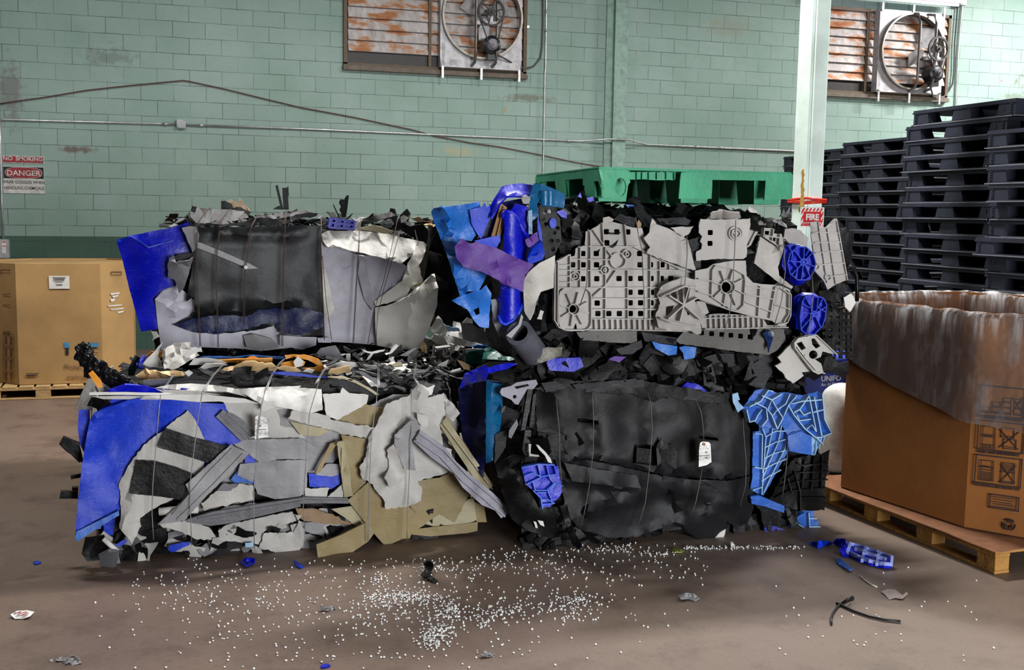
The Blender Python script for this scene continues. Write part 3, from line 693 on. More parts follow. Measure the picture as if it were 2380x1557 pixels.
def carton_shell(parent, P, z0, z1, m, lean=0.0):
    """eight-sided corrugated wall, open at the top: each panel its own part"""
    n = len(P); c = Vector((sum(p[0] for p in P) / n, sum(p[1] for p in P) / n, 0))
    T = .016; zs = 5
    for i in range(n):
        a = Vector((*P[i], 0)); b = Vector((*P[(i + 1) % n], 0)); nr = Vector((b.y - a.y, a.x - b.x, 0)).normalized()
        if nr.dot((a + b) / 2 - c) < 0: nr = -nr
        bm = bmesh.new(); k = max(2, int((b - a).length / .15)); rows = []
        for s in (0, 1):
            g = []
            for j in range(k + 1):
                r = []
                for q in range(zs + 1):
                    t = j / k; z = z0 + (z1 - z0) * q / zs; w = a.lerp(b, t); d = (w - c).normalized()
                    bul = .012 * math.sin(PI * t) * math.sin(PI * q / zs) + lean * (q / zs)
                    e = 0 if 0 < j < k else 0
                    w = w + nr * (bul - (T if s else 0)); w.z = z + (.006 * noise.noise(w * 3) if q == zs else 0); r.append(bm.verts.new(w))
                g.append(r)
            rows.append(g)
        for s in (0, 1):
            for j in range(k):
                for q in range(zs):
                    f = (rows[s][j][q], rows[s][j + 1][q], rows[s][j + 1][q + 1], rows[s][j][q + 1]); bm.faces.new(f if s == 0 else f[::-1])
        for j in range(k):
            for q in (0, zs): bm.faces.new((rows[0][j][q], rows[0][j + 1][q], rows[1][j + 1][q], rows[1][j][q]))
        for q in range(zs):
            for j in (0, k): bm.faces.new((rows[0][j][q], rows[0][j][q + 1], rows[1][j][q + 1], rows[1][j][q]))
        obj('side_panel', bm, m, parent, 40)
    bm = bmesh.new(); prism(bm, [Vector((*p, z0)).lerp(Vector((c.x, c.y, z0)), .02) for p in P], Vector((0, 0, .012))); obj('carton_bottom', bm, m, parent)
    return c
OCT = [(4.157, 6.02), (4.306, 5.031), (4.54, 4.69), (5.42, 4.74), (5.74, 5.02), (5.76, 6.1), (5.52, 6.6), (4.56, 6.54)]
cz0, cz1 = .152, 1.375
slip = None
bm = bmesh.new(); rs = [Vector((4.175, 4.63, .134)), Vector((5.5, 4.70, .134)), Vector((5.5, 6.3, .134)), Vector((4.06, 6.36, .134))]; prism(bm, rs, Vector((0, 0, .006)))
bmesh.ops.subdivide_edges(bm, edges=bm.edges, cuts=8, use_grid_fill=True)
for v in bm.verts:
    if v.co.x < 4.3: v.co.z -= .0 if v.co.y > 4.9 else .004
    v.co.z += .006 * max(0, noise.noise(v.co * 6)) 
slip = obj('slip_sheet', bm, plain('brown_slip_sheet', (150, 100, 66), .8)); tag(slip, 'brown cardboard slip sheet sticking out under the open carton', 'cardboard')
ct = thing('gaylord_carton', 'tall open brown carton lined with clear film on the right', 'carton', (4.9, 5.6, cz0))
cc_ = carton_shell(ct, OCT, cz0, cz1, M_card, .0)
# printing on the chamfered panel
A = Vector((4.306, 5.031, 0)); B = Vector((4.54, 4.69, 0)); uu = (B - A).normalized(); nn = Vector((-.82, -.57, 0)); nn = Vector((uu.y, -uu.x, 0)); 
if nn.dot(A - cc_) < 0: nn = -nn
Pc2 = Pl(A + nn * .014, nn)
def pline(bm, a, b, w=2.2, off=.0):
    p = Pc2.at(*a, off); q = Pc2.at(*b, off); d = (q - p); s = d.cross(nn).normalized() * (w * .0011)
    e = d.normalized() * (w * .0011)
    prism(bm, [p - s - e, q - s + e, q + s + e, p + s - e], nn * .0012)
def poly(bm, pts, w=2.2, closed=True):
    for i in range(len(pts) if closed else len(pts) - 1): pline(bm, pts[i], pts[(i + 1) % len(pts)], w)
Zc = fr(2180, 880, 3.385)
def printed(frame, lines, nm='printed_diagram'):
    bm = bmesh.new(); poly(bm, Zc(*frame), 3.2)
    for L in lines: poly(bm, Zc(*L[0]), L[1], L[2])
    return obj(nm, bm, M_ink, ct)
def stk(x, y, w, h, sk=.1): return [(x, y), (x + w, y + w * sk), (x + w - h * .03, y + h + w * sk), (x - h * .06, y + h)]
L1 = []
for x, y, n in ((356, 218, 1), (436, 182, 2), (518, 150, 3), (604, 160, 3)):
    L1.append(([(x, y), (x + 60, y + 7), (x + 56, 272 + (x - 356) * .09), (x - 6, 264 + (x - 356) * .09)], 1.6, True))
    for k in range(n): yy = 258 + (x - 356) * .09 - k * 44; L1.append(([(x - 4, yy), (x + 56, yy + 8)], 1.6, False)); L1.append(([(x - 4, yy - 7), (x + 56, yy + 1)], 1.6, False))
L1.append(([(590, 150), (662, 262)], 2, False)); L1.append(([(668, 150), (590, 262)], 2, False))
printed([(343, 52), (690, 84), (676, 314), (325, 286)], L1)
L2 = [(stk(356, 372, 96, 168), 2, True), ([(352, 438), (446, 448)], 2, False), ([(350, 452), (446, 462)], 2, False), ([(346, 516), (440, 526)], 2, False), ([(386, 442), (386, 456)], 3, False), ([(415, 445), (415, 459)], 3, False), ([(376, 520), (376, 532)], 3, False), ([(412, 522), (412, 536)], 3, False),
      (stk(502, 386, 98, 74), 2, True), (stk(518, 474, 98, 74), 2, True), ([(516, 532), (610, 545)], 2, False), ([(500, 448), (596, 458)], 2, False), ([(490, 400), (630, 556)], 2.2, False), ([(640, 420), (482, 540)], 2.2, False)]
printed([(320, 324), (684, 362), (668, 590), (306, 548)], L2)
L3 = [(stk(340, 640, 98, 156), 2, True), ([(338, 692), (436, 702)], 2, False), ([(338, 712), (434, 724)], 2, False), ([(334, 784), (430, 796)], 2, False), (stk(506, 660, 98, 160), 2, True), ([(498, 730), (600, 744)], 3, False), ([(496, 806), (600, 820)], 3, False), ([(498, 676), (604, 820)], 2.2, False), ([(616, 684), (488, 814)], 2.2, False)]
for k in range(6): L3.append(([(338, 730 + k * 9), (432, 741 + k * 9)], 1.2, False)); L3.append(([(506, 672 + k * 9), (600, 682 + k * 9)], 1.2, False))
for k in range(3): L3.append(([(340, 688 + k * 5), (380, 684 + k * 5), (436, 698 + k * 5)], 1, False))
printed([(302, 597), (662, 637), (646, 858), (286, 812)], L3)
printed([(412, 908), (637, 938), (632, 1044), (406, 1012)], [([(430 + (k % 2) * 14, 928 + k * 19), (612 - (k % 3) * 12, 950 + k * 19)], 1.8, False) for k in range(5)], 'printed_box')
bm = bmesh.new(); cxy = (562, 1150)
for k in range(3):
    t0 = k * 2.1; poly(bm, Zc(*[(cxy[0] + 42 * math.cos(t0 + t * .2), cxy[1] + 40 * math.sin(t0 + t * .2)) for t in range(8)]), 5, False); poly(bm, Zc(*[(cxy[0] + 24 * math.cos(t0 + .5 + t * .2), cxy[1] + 22 * math.sin(t0 + .5 + t * .2)) for t in range(5)]), 4, False)
obj('recycling_mark', bm, M_ink, ct)
def ctext(s, a, b, size, m=M_ink):
    p = Pc2.at(*Zc(a)[0], .001); q = Pc2.at(*Zc(b)[0], .001); u = (q - p); L = u.length
    o = text('lettering', s, m, ct, p, u, nn.cross(u.normalized()), size, .0004, 'LEFT', .0012); w = max((v.co - p).dot(u.normalized()) for v in o.data.vertices); k = L / w; un = u.normalized()
    for v in o.data.vertices: v.co = v.co + un * ((v.co - p).dot(un) * (k - 1))
ctext('MAXIMUM STACKING HEIGHT', (318, 306), (690, 344), .02); ctext('ALIGN CARTONS PROPERLY', (314, 580), (650, 614), .022); ctext('STACK PARTIAL CARTONS ON TOP', (280, 838), (646, 884), .022)
# clear film liner: over the rim and hanging outside, long at the corner
def film():
    t = NT('clear_film'); v = t.coord(False, (1, 1, .35)); n = t.noise(v, 9, 5, .7)
    tr = t.n('ShaderNodeBsdfTransparent'); gl = t.n('ShaderNodeBsdfGlossy'); gl.inputs['Roughness'].default_value = .18; df = t.n('ShaderNodeBsdfDiffuse'); df.inputs[0].default_value = (.8, .8, .82, 1)
    tr.inputs[0].default_value = (.97, .97, .98, 1)
    m1 = t.n('ShaderNodeMixShader'); m2 = t.n('ShaderNodeMixShader'); a = t.n('ShaderNodeMapRange'); t.l(n, a.inputs[0]); a.inputs[1].default_value = .5; a.inputs[2].default_value = .8; a.inputs[3].default_value = .05; a.inputs[4].default_value = .2
    g = t.n('ShaderNodeNewGeometry'); sp = t.n('ShaderNodeSeparateXYZ'); t.l(g.outputs['Position'], sp.inputs[0])
    rim = t.n('ShaderNodeMapRange'); t.l(sp.outputs['Z'], rim.inputs[0]); rim.inputs[1].default_value = 1.22; rim.inputs[2].default_value = 1.385   # film gathered over the rim is several layers thick
    vs = t.coord(False, (1, 1, .12)); st = t.ramp(t.noise(vs, 16, 4, .6), .46, .66)
    rm = t.n('ShaderNodeMath', operation='MULTIPLY'); t.l(rim.outputs[0], rm.inputs[0]); t.l(st, rm.inputs[1])
    ad = t.n('ShaderNodeMath', operation='MULTIPLY_ADD'); t.l(rm.outputs[0], ad.inputs[0]); ad.inputs[1].default_value = .6; t.l(a.outputs[0], ad.inputs[2]); a = ad
    t.l(a.outputs[0], m1.inputs[0]); t.l(tr.outputs[0], m1.inputs[1]); t.l(df.outputs[0], m1.inputs[2])
    fz = t.n('ShaderNodeFresnel'); fz.inputs[0].default_value = 1.22; bp = t.n('ShaderNodeBump'); bp.inputs['Strength'].default_value = .5; bp.inputs['Distance'].default_value = .03; t.l(n, bp.inputs['Height'])
    for q in (gl, fz): t.l(bp.outputs[0], q.inputs['Normal'])
    t.l(fz.outputs[0], m2.inputs[0]); t.l(m1.outputs[0], m2.inputs[1]); t.l(gl.outputs[0], m2.inputs[2]); t.l(m2.outputs[0], t.t.nodes['Material Output'].inputs[0]); return t.m
bm = bmesh.new(); ring = []
for i in range(8):
    a = Vector((*OCT[i], 0)); b = Vector((*OCT[(i + 1) % 8], 0)); k = max(3, int((b - a).length / .045))
    for j in range(k): ring.append((a.lerp(b, j / k), i + j / k))
drops = {0: .30, 1: .60, 2: .60, 3: .5, 4: .4, 5: .35, 6: .3, 7: .25, 8: .30}
rows = []
for p, t in ring:
    d = (p - cc_); d.z = 0; d.normalize(); i = int(t); f = t - i; dr = drops[i] + (drops[i + 1] - drops[i]) * (f if i != 0 else f ** .75); r = []
    pl_ = noise.noise(p * 14); ed = .02 * noise.noise(p * 5)
    prof = [(-.05, -.45), (-.045, -.2), (-.035, -.05), (-.012, .006), (.006, .012), (.022, -.02)] + [(.024 + .02 * q, -.02 - (dr + ed) * q) for q in (.12, .25, .4, .55, .7, .85, .97, 1.0)]
    for k, (o_, z_) in enumerate(prof):
        w = .012 * pl_ * (1 if k > 4 else .6) * (1.0 if k < 8 else .6) + .006 * noise.noise(Vector((p.x * 6, p.y * 6, z_ * 6 + 3)))
        r.append(bm.verts.new(p + d * (o_ + w + .012 * (k > 4)) + Vector((0, 0, cz1 + z_ + (.012 * noise.noise(p * 9) if 2 < k < 6 else 0)))))
    rows.append(r)
n = len(rows)
for i in range(n):
    for k in range(len(rows[0]) - 1): bm.faces.new((rows[i][k], rows[(i + 1) % n][k], rows[(i + 1) % n][k + 1], rows[i][k + 1]))
fo = obj('carton_liner', bm, film(), None, 60); tag(fo, 'clear plastic film liner hanging over the rim of the open carton', 'liner')
# ---- left carton, closed, on its pale pallet
ly = 11.6
O2 = [(-1.44, ly), (-.665, ly), (-.375, ly + .33), (-.375, ly + .95), (-.66, ly + 1.28), (-1.44, ly + 1.28), (-1.73, ly + .95), (-1.73, ly + .33)]
lt = thing('gaylord_carton', 'closed pale brown carton with white label at the far left', 'carton', (-1.05, ly + .6, .135))
lz1 = onY(140, 613, ly).z
c2 = carton_shell(lt, O2, .136, lz1, M_card2)
bm = bmesh.new(); prism(bm, [Vector((*p, lz1 - .03)).lerp(Vector((c2.x, c2.y, lz1 - .03)), .02) for p in O2], Vector((0, 0, .014))); obj('carton_lid', bm, M_card2, lt)
def lrect(bm, x0, y0, x1, y1, dy=.014, t=.002):
    a = onY(x0, y0, ly - dy); b = onY(x1, y1, ly - dy); box(bm, (a.x, ly - dy - t, b.z), (b.x, ly - dy, a.z))
bm = bmesh.new(); lrect(bm, 113.5, 641, 162, 671); obj('shipping_label', bm, white, lt)
bm = bmesh.new()
for k, (a, b) in enumerate(((122, 152), (124, 150), (123, 149), (127, 146))): lrect(bm, a, 645 + k * 3.3, b, 646.6 + k * 3.3 - (k > 1) * .7, .0165, .001)
for k in range(9): lrect(bm, 130 + k * 1.7, 660.5, 130.8 + k * 1.7 + (k % 3) * .3, 664, .0165, .001)
obj('label_print', bm, M_ink, lt)
bm = bmesh.new(); lrect(bm, 149, 796, 162, 808); lrect(bm, 204, 797, 229, 806); obj('blue_print', bm, M_inkb, lt)
bm = bmesh.new(); lrect(bm, 152, 810, 160, 824); lrect(bm, 205, 820, 228, 820.8); lrect(bm, 61, 868, 90, 868.8)
for k in range(2): lrect(bm, 61, 871 + k * 1.6, 88 - k * 6, 871.7 + k * 1.6)
obj('printed_marks', bm, M_ink, lt)
for s, x, y, h in (('Phone (72', 149, 857, .062), ('washingtonpe', 154, 880, .055)):
    p = onY(x, y, ly - .0145); text('lettering', s, M_inkl, lt, p, (1, 0, 0), (0, 0, 1), h, .0004, 'LEFT')
# side chamfer prints
for (P0, P1, sx) in ((O2[1], O2[2], 1), (O2[7], O2[0], 0)):
    a = Vector((*P0, 0)); b = Vector((*P1, 0)); u = (b - a).normalized(); nr = Vector((u.y, -u.x, 0))
    if nr.dot(a - c2) < 0: nr = -nr
    Pq = Pl(a + nr * .013, nr)
    def q4(bm, x0, y0, x1, y1):
        prism(bm, [Pq.at(x0, y0), Pq.at(x1, y0), Pq.at(x1, y1), Pq.at(x0, y1)], nr * .0015)
    if sx:
        bm = bmesh.new(); q4(bm, 258, 631, 283, 632.5); q4(bm, 258, 638, 283, 639); q4(bm, 258, 631, 259, 639); q4(bm, 282, 631, 283, 639); obj('hand_hole', bm, M_ink, lt)
        bm = bmesh.new()
        for x0, y0, x1, y1 in ((256, 680, 278, 684), (260, 686, 276, 690), (256, 694, 268, 700), (250, 708, 284, 711), (256, 716, 288, 719), (272, 723, 288, 726)): prism(bm, [Pq.at(x0, y0 + 2), Pq.at(x1, y0 - 1), Pq.at(x1 - 2, y1 - 1), Pq.at(x0 + 3, y1 + 2)], nr * .002)
        obj('torn_tape', bm, white, lt)
    else:
        bm = bmesh.new(); q4(bm, 2, 627, 23, 628.5); q4(bm, 2, 627, 3.2, 636); q4(bm, 22, 627, 23, 631); obj('hand_hole', bm, M_ink, lt)
        for y0, y1 in ((777, 799), (803, 827), (831, 855), (860, 880)):
            bm = bmesh.new()
            q4(bm, 7, y0, 32, y0 + .7); q4(bm, 7, y1, 32, y1 + .7); q4(bm, 7, y0, 7.7, y1); q4(bm, 31.5, y0, 32.2, y1); q4(bm, 11, y0 + 5, 16, y1 - 4); q4(bm, 23, y0 + 5, 28, y1 - 4)
            obj('printed_diagram', bm, M_inkl, lt)
        for y0 in (683, 708, 770, 773): bm = bmesh.new(); q4(bm, 7, y0, 24, y0 + 1.6); obj('printed_line', bm, M_inkl, lt)

# ---- blue carton and white sack behind, between the right bale and the open carton
M_blue = plain('royal_blue_print', (12, 44, 150), .55); M_wtxt = plain('white_print', (214, 216, 224), .6)
by = 7.1
uc = thing('blue_carton', 'royal blue printed carton behind the right-hand bales, left of the open carton', 'carton', (4.7, by, 0))
a = onY(1872, 838, by); 
bm = bmesh.new(); box(bm, (a.x - .2, by, .14), (a.x + .95, by + .5, a.z)); bmesh.ops.bevel(bm, geom=bm.edges[:], offset=.01, segments=2, affect='EDGES'); obj('carton_body', bm, M_blue, uc)
for s, x, y, h, bd in (('UNIFO', 1908, 886, .058, .0014), ('An AUDIA Co', 1908, 897.5, .036, .0004), ('unifo', 1921, 995, .046, .0006)):
    text('lettering', s, M_wtxt, uc, onY(x, y, by - .001), (1, 0, 0), (0, 0, 1), h, .001, 'LEFT', bd)
bm = bmesh.new(); box(bm, (a.x - .25, by - .05, .001), (a.x + 1.0, by + .55, .02))
for k in range(4): box(bm, (a.x - .25 + k * .37, by - .05, .02), (a.x - .13 + k * .37, by + .55, .11))
box(bm, (a.x - .25, by - .05, .11), (a.x + 1.0, by + .55, .138)); tag(obj('wooden_pallet', bm, M_pine), 'low wooden pallet under the blue printed carton', 'pallet')
bm = bmesh.new(); bmesh.ops.create_uvsphere(bm, u_segments=28, v_segments=18, radius=1)
c = onY(1966, 1042, 6.75)
for v in bm.verts:
    p = v.co.copy(); v.co = Vector((math.copysign(abs(p.x) ** .7, p.x) * .2, math.copysign(abs(p.y) ** .7, p.y) * .17, math.copysign(abs(p.z) ** .75, p.z) * .34)) + Vector((c.x + .05, 6.85, .352)); v.co += v.normal * .03 * noise.noise(v.co * 7)
o = obj('white_sack', bm, plain('white_woven_sack', (214, 212, 206), .7, bump=.3), None, 60); tag(o, 'bulging white sack squeezed in beside the open carton', 'sack')

# ================================================================ lights
def area(name, loc, sx, sy, p, col=(1, .98, .95), rot=(0, 0, 0)):
    l = bpy.data.lights.new(name, 'AREA'); l.shape = 'RECTANGLE'; l.size = sx; l.size_y = sy; l.energy = p; l.color = col
    o = bpy.data.objects.new(name, l); C.objects.link(o); o.location = loc; o.rotation_euler = rot; return o
area('lamp_row_back_left', (-1.4, 8.9, 6.2), 1.2, .4, 230)
area('lamp_row_back_mid', (3.6, 8.2, 6.2), 1.2, .4, 500)
area('lamp_row_back_right', (7.2, 7.6, 6.2), 1.2, .4, 430)
area('lamp_row_wall', (14.3, 12.0, 6.3), 2.6, .5, 1250)
area('front_fill_light', (4.2, -6.0, 1.25), 4.4, 2.3, 1400, (.96, .98, 1), (PI / 2, 0, 0))  # unseen low light added behind the camera to brighten the bale fronts
w = bpy.data.worlds.new('world'); bpy.context.scene.world = w; w.use_nodes = True
w.node_tree.nodes['Background'].inputs[0].default_value = (.75, .85, 1, 1); w.node_tree.nodes['Background'].inputs[1].default_value = .01
sc = bpy.context.scene
sc.view_settings.view_transform = 'Standard'; sc.view_settings.look = 'None'; sc.view_settings.gamma = 1; sc.view_settings.use_curve_mapping = False; sc.view_settings.exposure = 0
cy = sc.cycles; cy.max_bounces = 5; cy.diffuse_bounces = 3; cy.glossy_bounces = 2; cy.transparent_max_bounces = 12; cy.transmission_bounces = 2; cy.use_denoising = True; cy.caustics_reflective = False; cy.caustics_refractive = False
# ================================================================ scrap materials
gw = plastic('scrap_grey_white', (186, 183, 178), (120, 116, 108), .35, .5, 5, .2)
lg = plastic('scrap_light_grey', (148, 147, 149), (100, 98, 98), .4, .5, 5, .25)
lav = plastic('scrap_lavender_grey', (148, 146, 158), (92, 86, 84), .4, .5, 4, .15)
mg = plastic('scrap_mid_grey', (106, 106, 111), (70, 70, 72), .4, .5, 6, .3)
dg = plastic('scrap_dark_grey', (35, 35, 38), (18, 18, 18), .4, .55, 7, .3)
bk = plastic('scrap_black', (10, 10, 11), (24, 23, 22), .3, .42, 8, .07)
bk2 = plastic('scrap_soot_black', (8, 8, 9), (20, 20, 20), .35, .5, 8, .1)
bl = plastic('scrap_blue', (10, 54, 200), (14, 40, 130), .5, .5, 5, .4, (74, 124, 236))
bd = plastic('scrap_deep_blue', (7, 18, 190), (12, 20, 90), .3, .38, 6, .15, (90, 140, 240))
bs = plastic('scrap_sky_blue', (34, 112, 206), (30, 70, 150), .35, .42, 5, .2, (140, 190, 240))
pb = plastic('scrap_pale_blue', (160, 198, 230), (70, 120, 196), .6, .5, 9, .4, (226, 238, 248))
mb = plastic('scrap_mid_blue', (34, 92, 190), (70, 130, 205), .6, .5, 9, .3, (150, 190, 235))
cw = plastic('scrap_cream_white', (212, 209, 201), (150, 140, 116), .4, .55, 5, .1)
lvw = plastic('scrap_pale_lavender', (188, 186, 198), (120, 112, 108), .45, .55, 4, .1)
tn = plastic('scrap_tan', (146, 129, 88), (116, 98, 62), .45, .55, 4, .12)
lt_ = plastic('scrap_light_tan', (176, 166, 134), (140, 126, 96), .35, .55, 5, .15)
wh = plastic('scrap_white', (226, 224, 219), (150, 140, 128), .25, .7, 5, .1)
orr = plastic('scrap_orange', (232, 152, 44), (170, 96, 30), .35, .45, 7, .1)
cre = plastic('scrap_cream_orange', (236, 200, 146), (190, 130, 80), .4, .5, 8, .1)
pu = plastic('scrap_purple', (96, 56, 150), (70, 44, 96), .4, .55, 6, .15, (170, 140, 210))
tl = plastic('scrap_teal', (12, 92, 140), (10, 50, 80), .4, .35, 5, .15)
gr = plastic('scrap_bottle_green', (16, 78, 68), (10, 40, 36), .4, .35, 5, .15)
pg = plastic('scrap_pallet_grey', (176, 172, 168), (112, 102, 90), .45, .6, 5, .15)
wgrey = plain('baling_wire', (158, 158, 160), .4, .6); wrust = plain('rusty_wire', (74, 54, 42), .8)
paper = plain('tag_paper', (244, 244, 240), .7); ink = plain('pen_ink', (40, 40, 60), .7)
core_m = plastic('pressed_scrap', (10, 10, 11), (24, 23, 22), .5, .5, 9, .3, bump=.8)
core_g = plastic('pressed_grey_scrap', (112, 110, 108), (50, 50, 50), .6, .55, 9, .3, bump=.8)
def core(parent, lo, hi, m, seed, amp=.05):
    bm = bmesh.new(); lump(bm, lo, hi, 16, amp, 3.2, seed); return obj('pressed_core', bm, m, parent, 40)
Z2 = fr(250, 420, 3.62); Z3 = fr(650, 420, 3.2444); Z4 = fr(130, 760, 2.7316); Z5 = fr(640, 780, 2.78); Z6 = fr(300, 740, 5.174); Z7 = fr(700, 700, 4.76); Z8 = fr(430, 430, 3.778)

# ================================================================ lower left bale
AY = 6.1
A_ = thing('scrap_bale', 'wire tied bale of blue, grey and tan plastic sheets, lower left', 'bale', (.6, AY + .6, 0), 'stacked bales of scrap plastic')
PA = Pl((0, AY, 0), (0, -1, 0)); PAt = Pl((0, 0, .9), (0, 0, 1)); PA2 = Pl((0, AY + .35, 0), (0, -1, 0))
core(A_, (-.38, AY + .06, .01), (1.6, AY + 1.25, .9), core_m, 1)
def S(nm, m, pts, off, **k): return sheet(nm, A_, m, pts, PA, off, **k)
# --- back layer of the front face
S('grey_sheet', gw, Z4((1060, 470), (1320, 478), (1500, 520), (1557, 560)) + Z5((130, 610), (200, 660)) + Z4((1557, 705), (1265, 718), (1175, 720), (1120, 600)), .02, tear=1, nz=.02)
S('grey_sheet', lg, Z5((0, 480), (100, 470), (260, 540), (420, 620), (430, 760), (300, 900), (100, 900), (0, 800)), .01, nz=.02)
S('tan_board', tn, Z5((400, 545), (560, 440), (700, 470), (640, 580), (520, 585)), .03, nz=.01, tear=1)
S('tan_board', lt_, Z5((95, 555), (260, 590), (350, 615), (280, 650), (160, 640)), .035, nz=.01)
S('black_panel', bk, Z4((480, 1150), (700, 1090), (860, 1100), (880, 1230), (640, 1290), (560, 1350), (420, 1300)), .0, nz=.03)
S('black_panel', bk2, Z4((300, 1230), (430, 1180), (520, 1300), (700, 1270), (860, 1350), (860, 1440), (430, 1440), (300, 1350)), -.01, nz=.04)
S('grey_sheet', lg, Z4((700, 1060), (930, 860), (1120, 760), (1260, 870), (1260, 1100), (1100, 1180), (900, 1240), (700, 1240)), .005, nz=.02)
S('tan_board', tn, Z5((640, 940), (930, 900), (1250, 960), (1290, 1200), (1000, 1300), (700, 1340)), .005, nz=.02)
S('grey_sheet', lg, Z5((560, 480), (760, 380), (1100, 380), (1180, 560), (1150, 900), (700, 1000), (560, 800)), .0, nz=.02)
S('grey_sheet', gw, Z4((880, 1380), (1240, 1330), (1557, 1250), (1557, 1440), (1290, 1445), (1000, 1470), (880, 1430)), -.01, nz=.03, tear=2)
# --- blue sheet wrapped round the left end
S('blue_sheet', bl, Z4((215, 590, -.05), (250, 545, -.03), (330, 480, -.02), (440, 408, -.02), (480, 440, 0), (640, 456, .02), (850, 455, .03), (920, 480, .03), (1075, 492, .02), (1085, 535, .02), (1135, 650, .03), (1185, 725, .03), (1110, 752, .03), (940, 890, .03), (700, 1010, .03), (560, 1090, .03), (430, 1120, .04), (405, 1160, .07), (290, 1240, .1), (160, 1300, .13), (122, 1335, .13), (135, 1150, .1), (165, 880, .05), (190, 720, -.02)), .035, nz=.02, nf=3, folds=[Z4((230, 580))[0] + Z4((560, 445))[0] + (.02, 7), Z4((640, 456))[0] + Z4((640, 700))[0] + (-.02, 30), Z4((300, 700))[0] + Z4((420, 980))[0] + (.014, 10)])
S('blue_hem', mb, Z4((122, 1338, .15), (130, 1300, .15), (280, 1225, .12), (400, 1165, .09), (402, 1195, .09), (290, 1262, .12), (135, 1362, .15)), .05, nz=.008, th=.02)
S('blue_fold', bl, Z4((215, 595, -.03), (240, 548, .0), (440, 470, .02), (560, 446, .03), (440, 500, .03), (260, 580, .0)), .06, nz=.004)
sheet('blue_flap', A_, bl, Z4((145, 525), (215, 522), (215, 640), (180, 800), (150, 740), (138, 640)), PA, -.08, nz=.02)
# --- white torn sheet with two black ribbed panels
S('white_torn_sheet', gw, Z4((835, 530, .03), (890, 600, .02), (950, 722, .02), (940, 890, .03), (870, 1000, .03), (740, 1095, .03), (610, 1158, .03), (535, 1213, .05), (540, 1265, .07), (485, 1380, .1), (430, 1310, .09), (402, 1275, .07), (412, 1200, .05), (408, 1060, .04), (398, 1000, .04), (440, 920, .04), (470, 868, .03), (560, 745, .02), (690, 655, .02), (720, 620, .02)), .06, tear=1.6, nz=.012, folds=[Z4((480, 1080))[0] + Z4((430, 1300))[0] + (.03, 14), Z4((560, 760))[0] + Z4((420, 1010))[0] + (.015, 12)])
S('black_ribbed_panel', bk, Z4((700, 645), (890, 705), (1092, 757), (1050, 800), (960, 862), (800, 810), (650, 765)), .125, nz=.008, tear=.6, ribs=[Z4((690, 675), (1060, 785)), Z4((672, 715), (1020, 815)), Z4((660, 745), (990, 840))], rib=(.006, .008))
S('black_ribbed_panel', bk, Z4((510, 845), (640, 855), (770, 892), (880, 937), (850, 1010), (800, 1097), (640, 1075), (468, 1058)), .125, nz=.008, tear=.6, ribs=[Z4((500, 890), (700, 905), (850, 965)), Z4((490, 950), (690, 965), (830, 1010)), Z4((480, 1005), (660, 1015), (815, 1055))], rib=(.006, .008))
S('grey_plank', lg, Z4((1110, 745, .02), (1160, 775, .03), (1222, 810, .03), (1150, 880, .02), (1040, 990, .02), (930, 1100, .02), (860, 1180, .02), (815, 1228, .02), (730, 1245, .01), (645, 1255, .0), (700, 1205, .01), (850, 1060, .03), (822, 1000, .03), (950, 890, .02)), .135, nz=.008, tear=.8, th=.02, ribs=[Z4((1120, 770), (960, 930), (740, 1190)), Z4((1190, 800), (1000, 1000), (770, 1220))], rib=(.012, .01))
S('dark_grey_moulding', mg, Z4((1015, 570), (1060, 525), (1100, 545), (1130, 553), (1190, 592), (1262, 660), (1262, 690), (1178, 727), (1100, 650)), .085, nz=.01, ribs=[Z4((1045, 550), (1215, 710)), Z4((1085, 545), (1250, 690))], rib=(.012, .012))
# --- big pale grey panels in the middle
S('grey_panel', lg, Z4((1130, 745), (1205, 712), (1280, 712), (1540, 708)) + Z5((160, 663), (268, 722), (265, 790), (190, 800), (0, 795)) + Z4((1400, 845), (1290, 860), (1205, 790)), .06, nz=.014, tear=.8)
S('grey_panel', lg, Z4((1170, 870), (1270, 860), (1390, 848), (1557, 842)) + Z5((205, 805), (205, 1010), (150, 1045), (0, 1055)) + Z4((1400, 1095), (1280, 1060), (1255, 990), (1150, 940)), .055, nz=.018, tear=.8, folds=[Z4((1385, 860))[0] + Z4((1330, 980))[0] + (-.012, 5)])
S('blue_grey_scrap', mb, Z4((1110, 970), (1170, 880), (1250, 890), (1258, 992), (1130, 988)), .05, tear=1.5)
S('blue_grey_scrap', bl, Z4((1195, 800), (1262, 805), (1265, 865), (1200, 865)), .055, tear=1)
S('torn_grey_sheet', gw, Z4((920, 1120), (1050, 1020), (1120, 1000), (1250, 1000), (1258, 1090), (1100, 1130), (940, 1167)), .075, tear=2.5, nz=.02)
S('torn_grey_scrap', mg, Z4((1022, 1040), (1060, 995), (1160, 1000), (1110, 1040)), .09, tear=2)
S('curved_moulding', mg, Z4((820, 1225), (1000, 1172), (1280, 1125), (1555, 1085)) + Z5((190, 1044), (350, 1048), (470, 1050), (476, 1085), (330, 1083), (160, 1086)) + Z4((1555, 1140), (1300, 1200), (1080, 1250), (980, 1262), (835, 1240)), .095, nz=.008, th=.02, ribs=[Z4((900, 1215), (1280, 1150), (1557, 1105)) + Z5((190, 1062), (465, 1066))], rib=(.012, .008))
S('torn_white_sheet', gw, Z4((655, 1250), (690, 1236), (860, 1232), (970, 1270), (1015, 1330), (1000, 1348), (900, 1350), (760, 1290), (680, 1275)), .08, tear=2, nz=.02)
S('torn_white_sheet', gw, Z4((1030, 1290), (1100, 1252), (1300, 1210), (1500, 1170), (1525, 1230), (1320, 1300), (1300, 1388), (1240, 1370), (1035, 1355)), .06, tear=1.5, nz=.025)
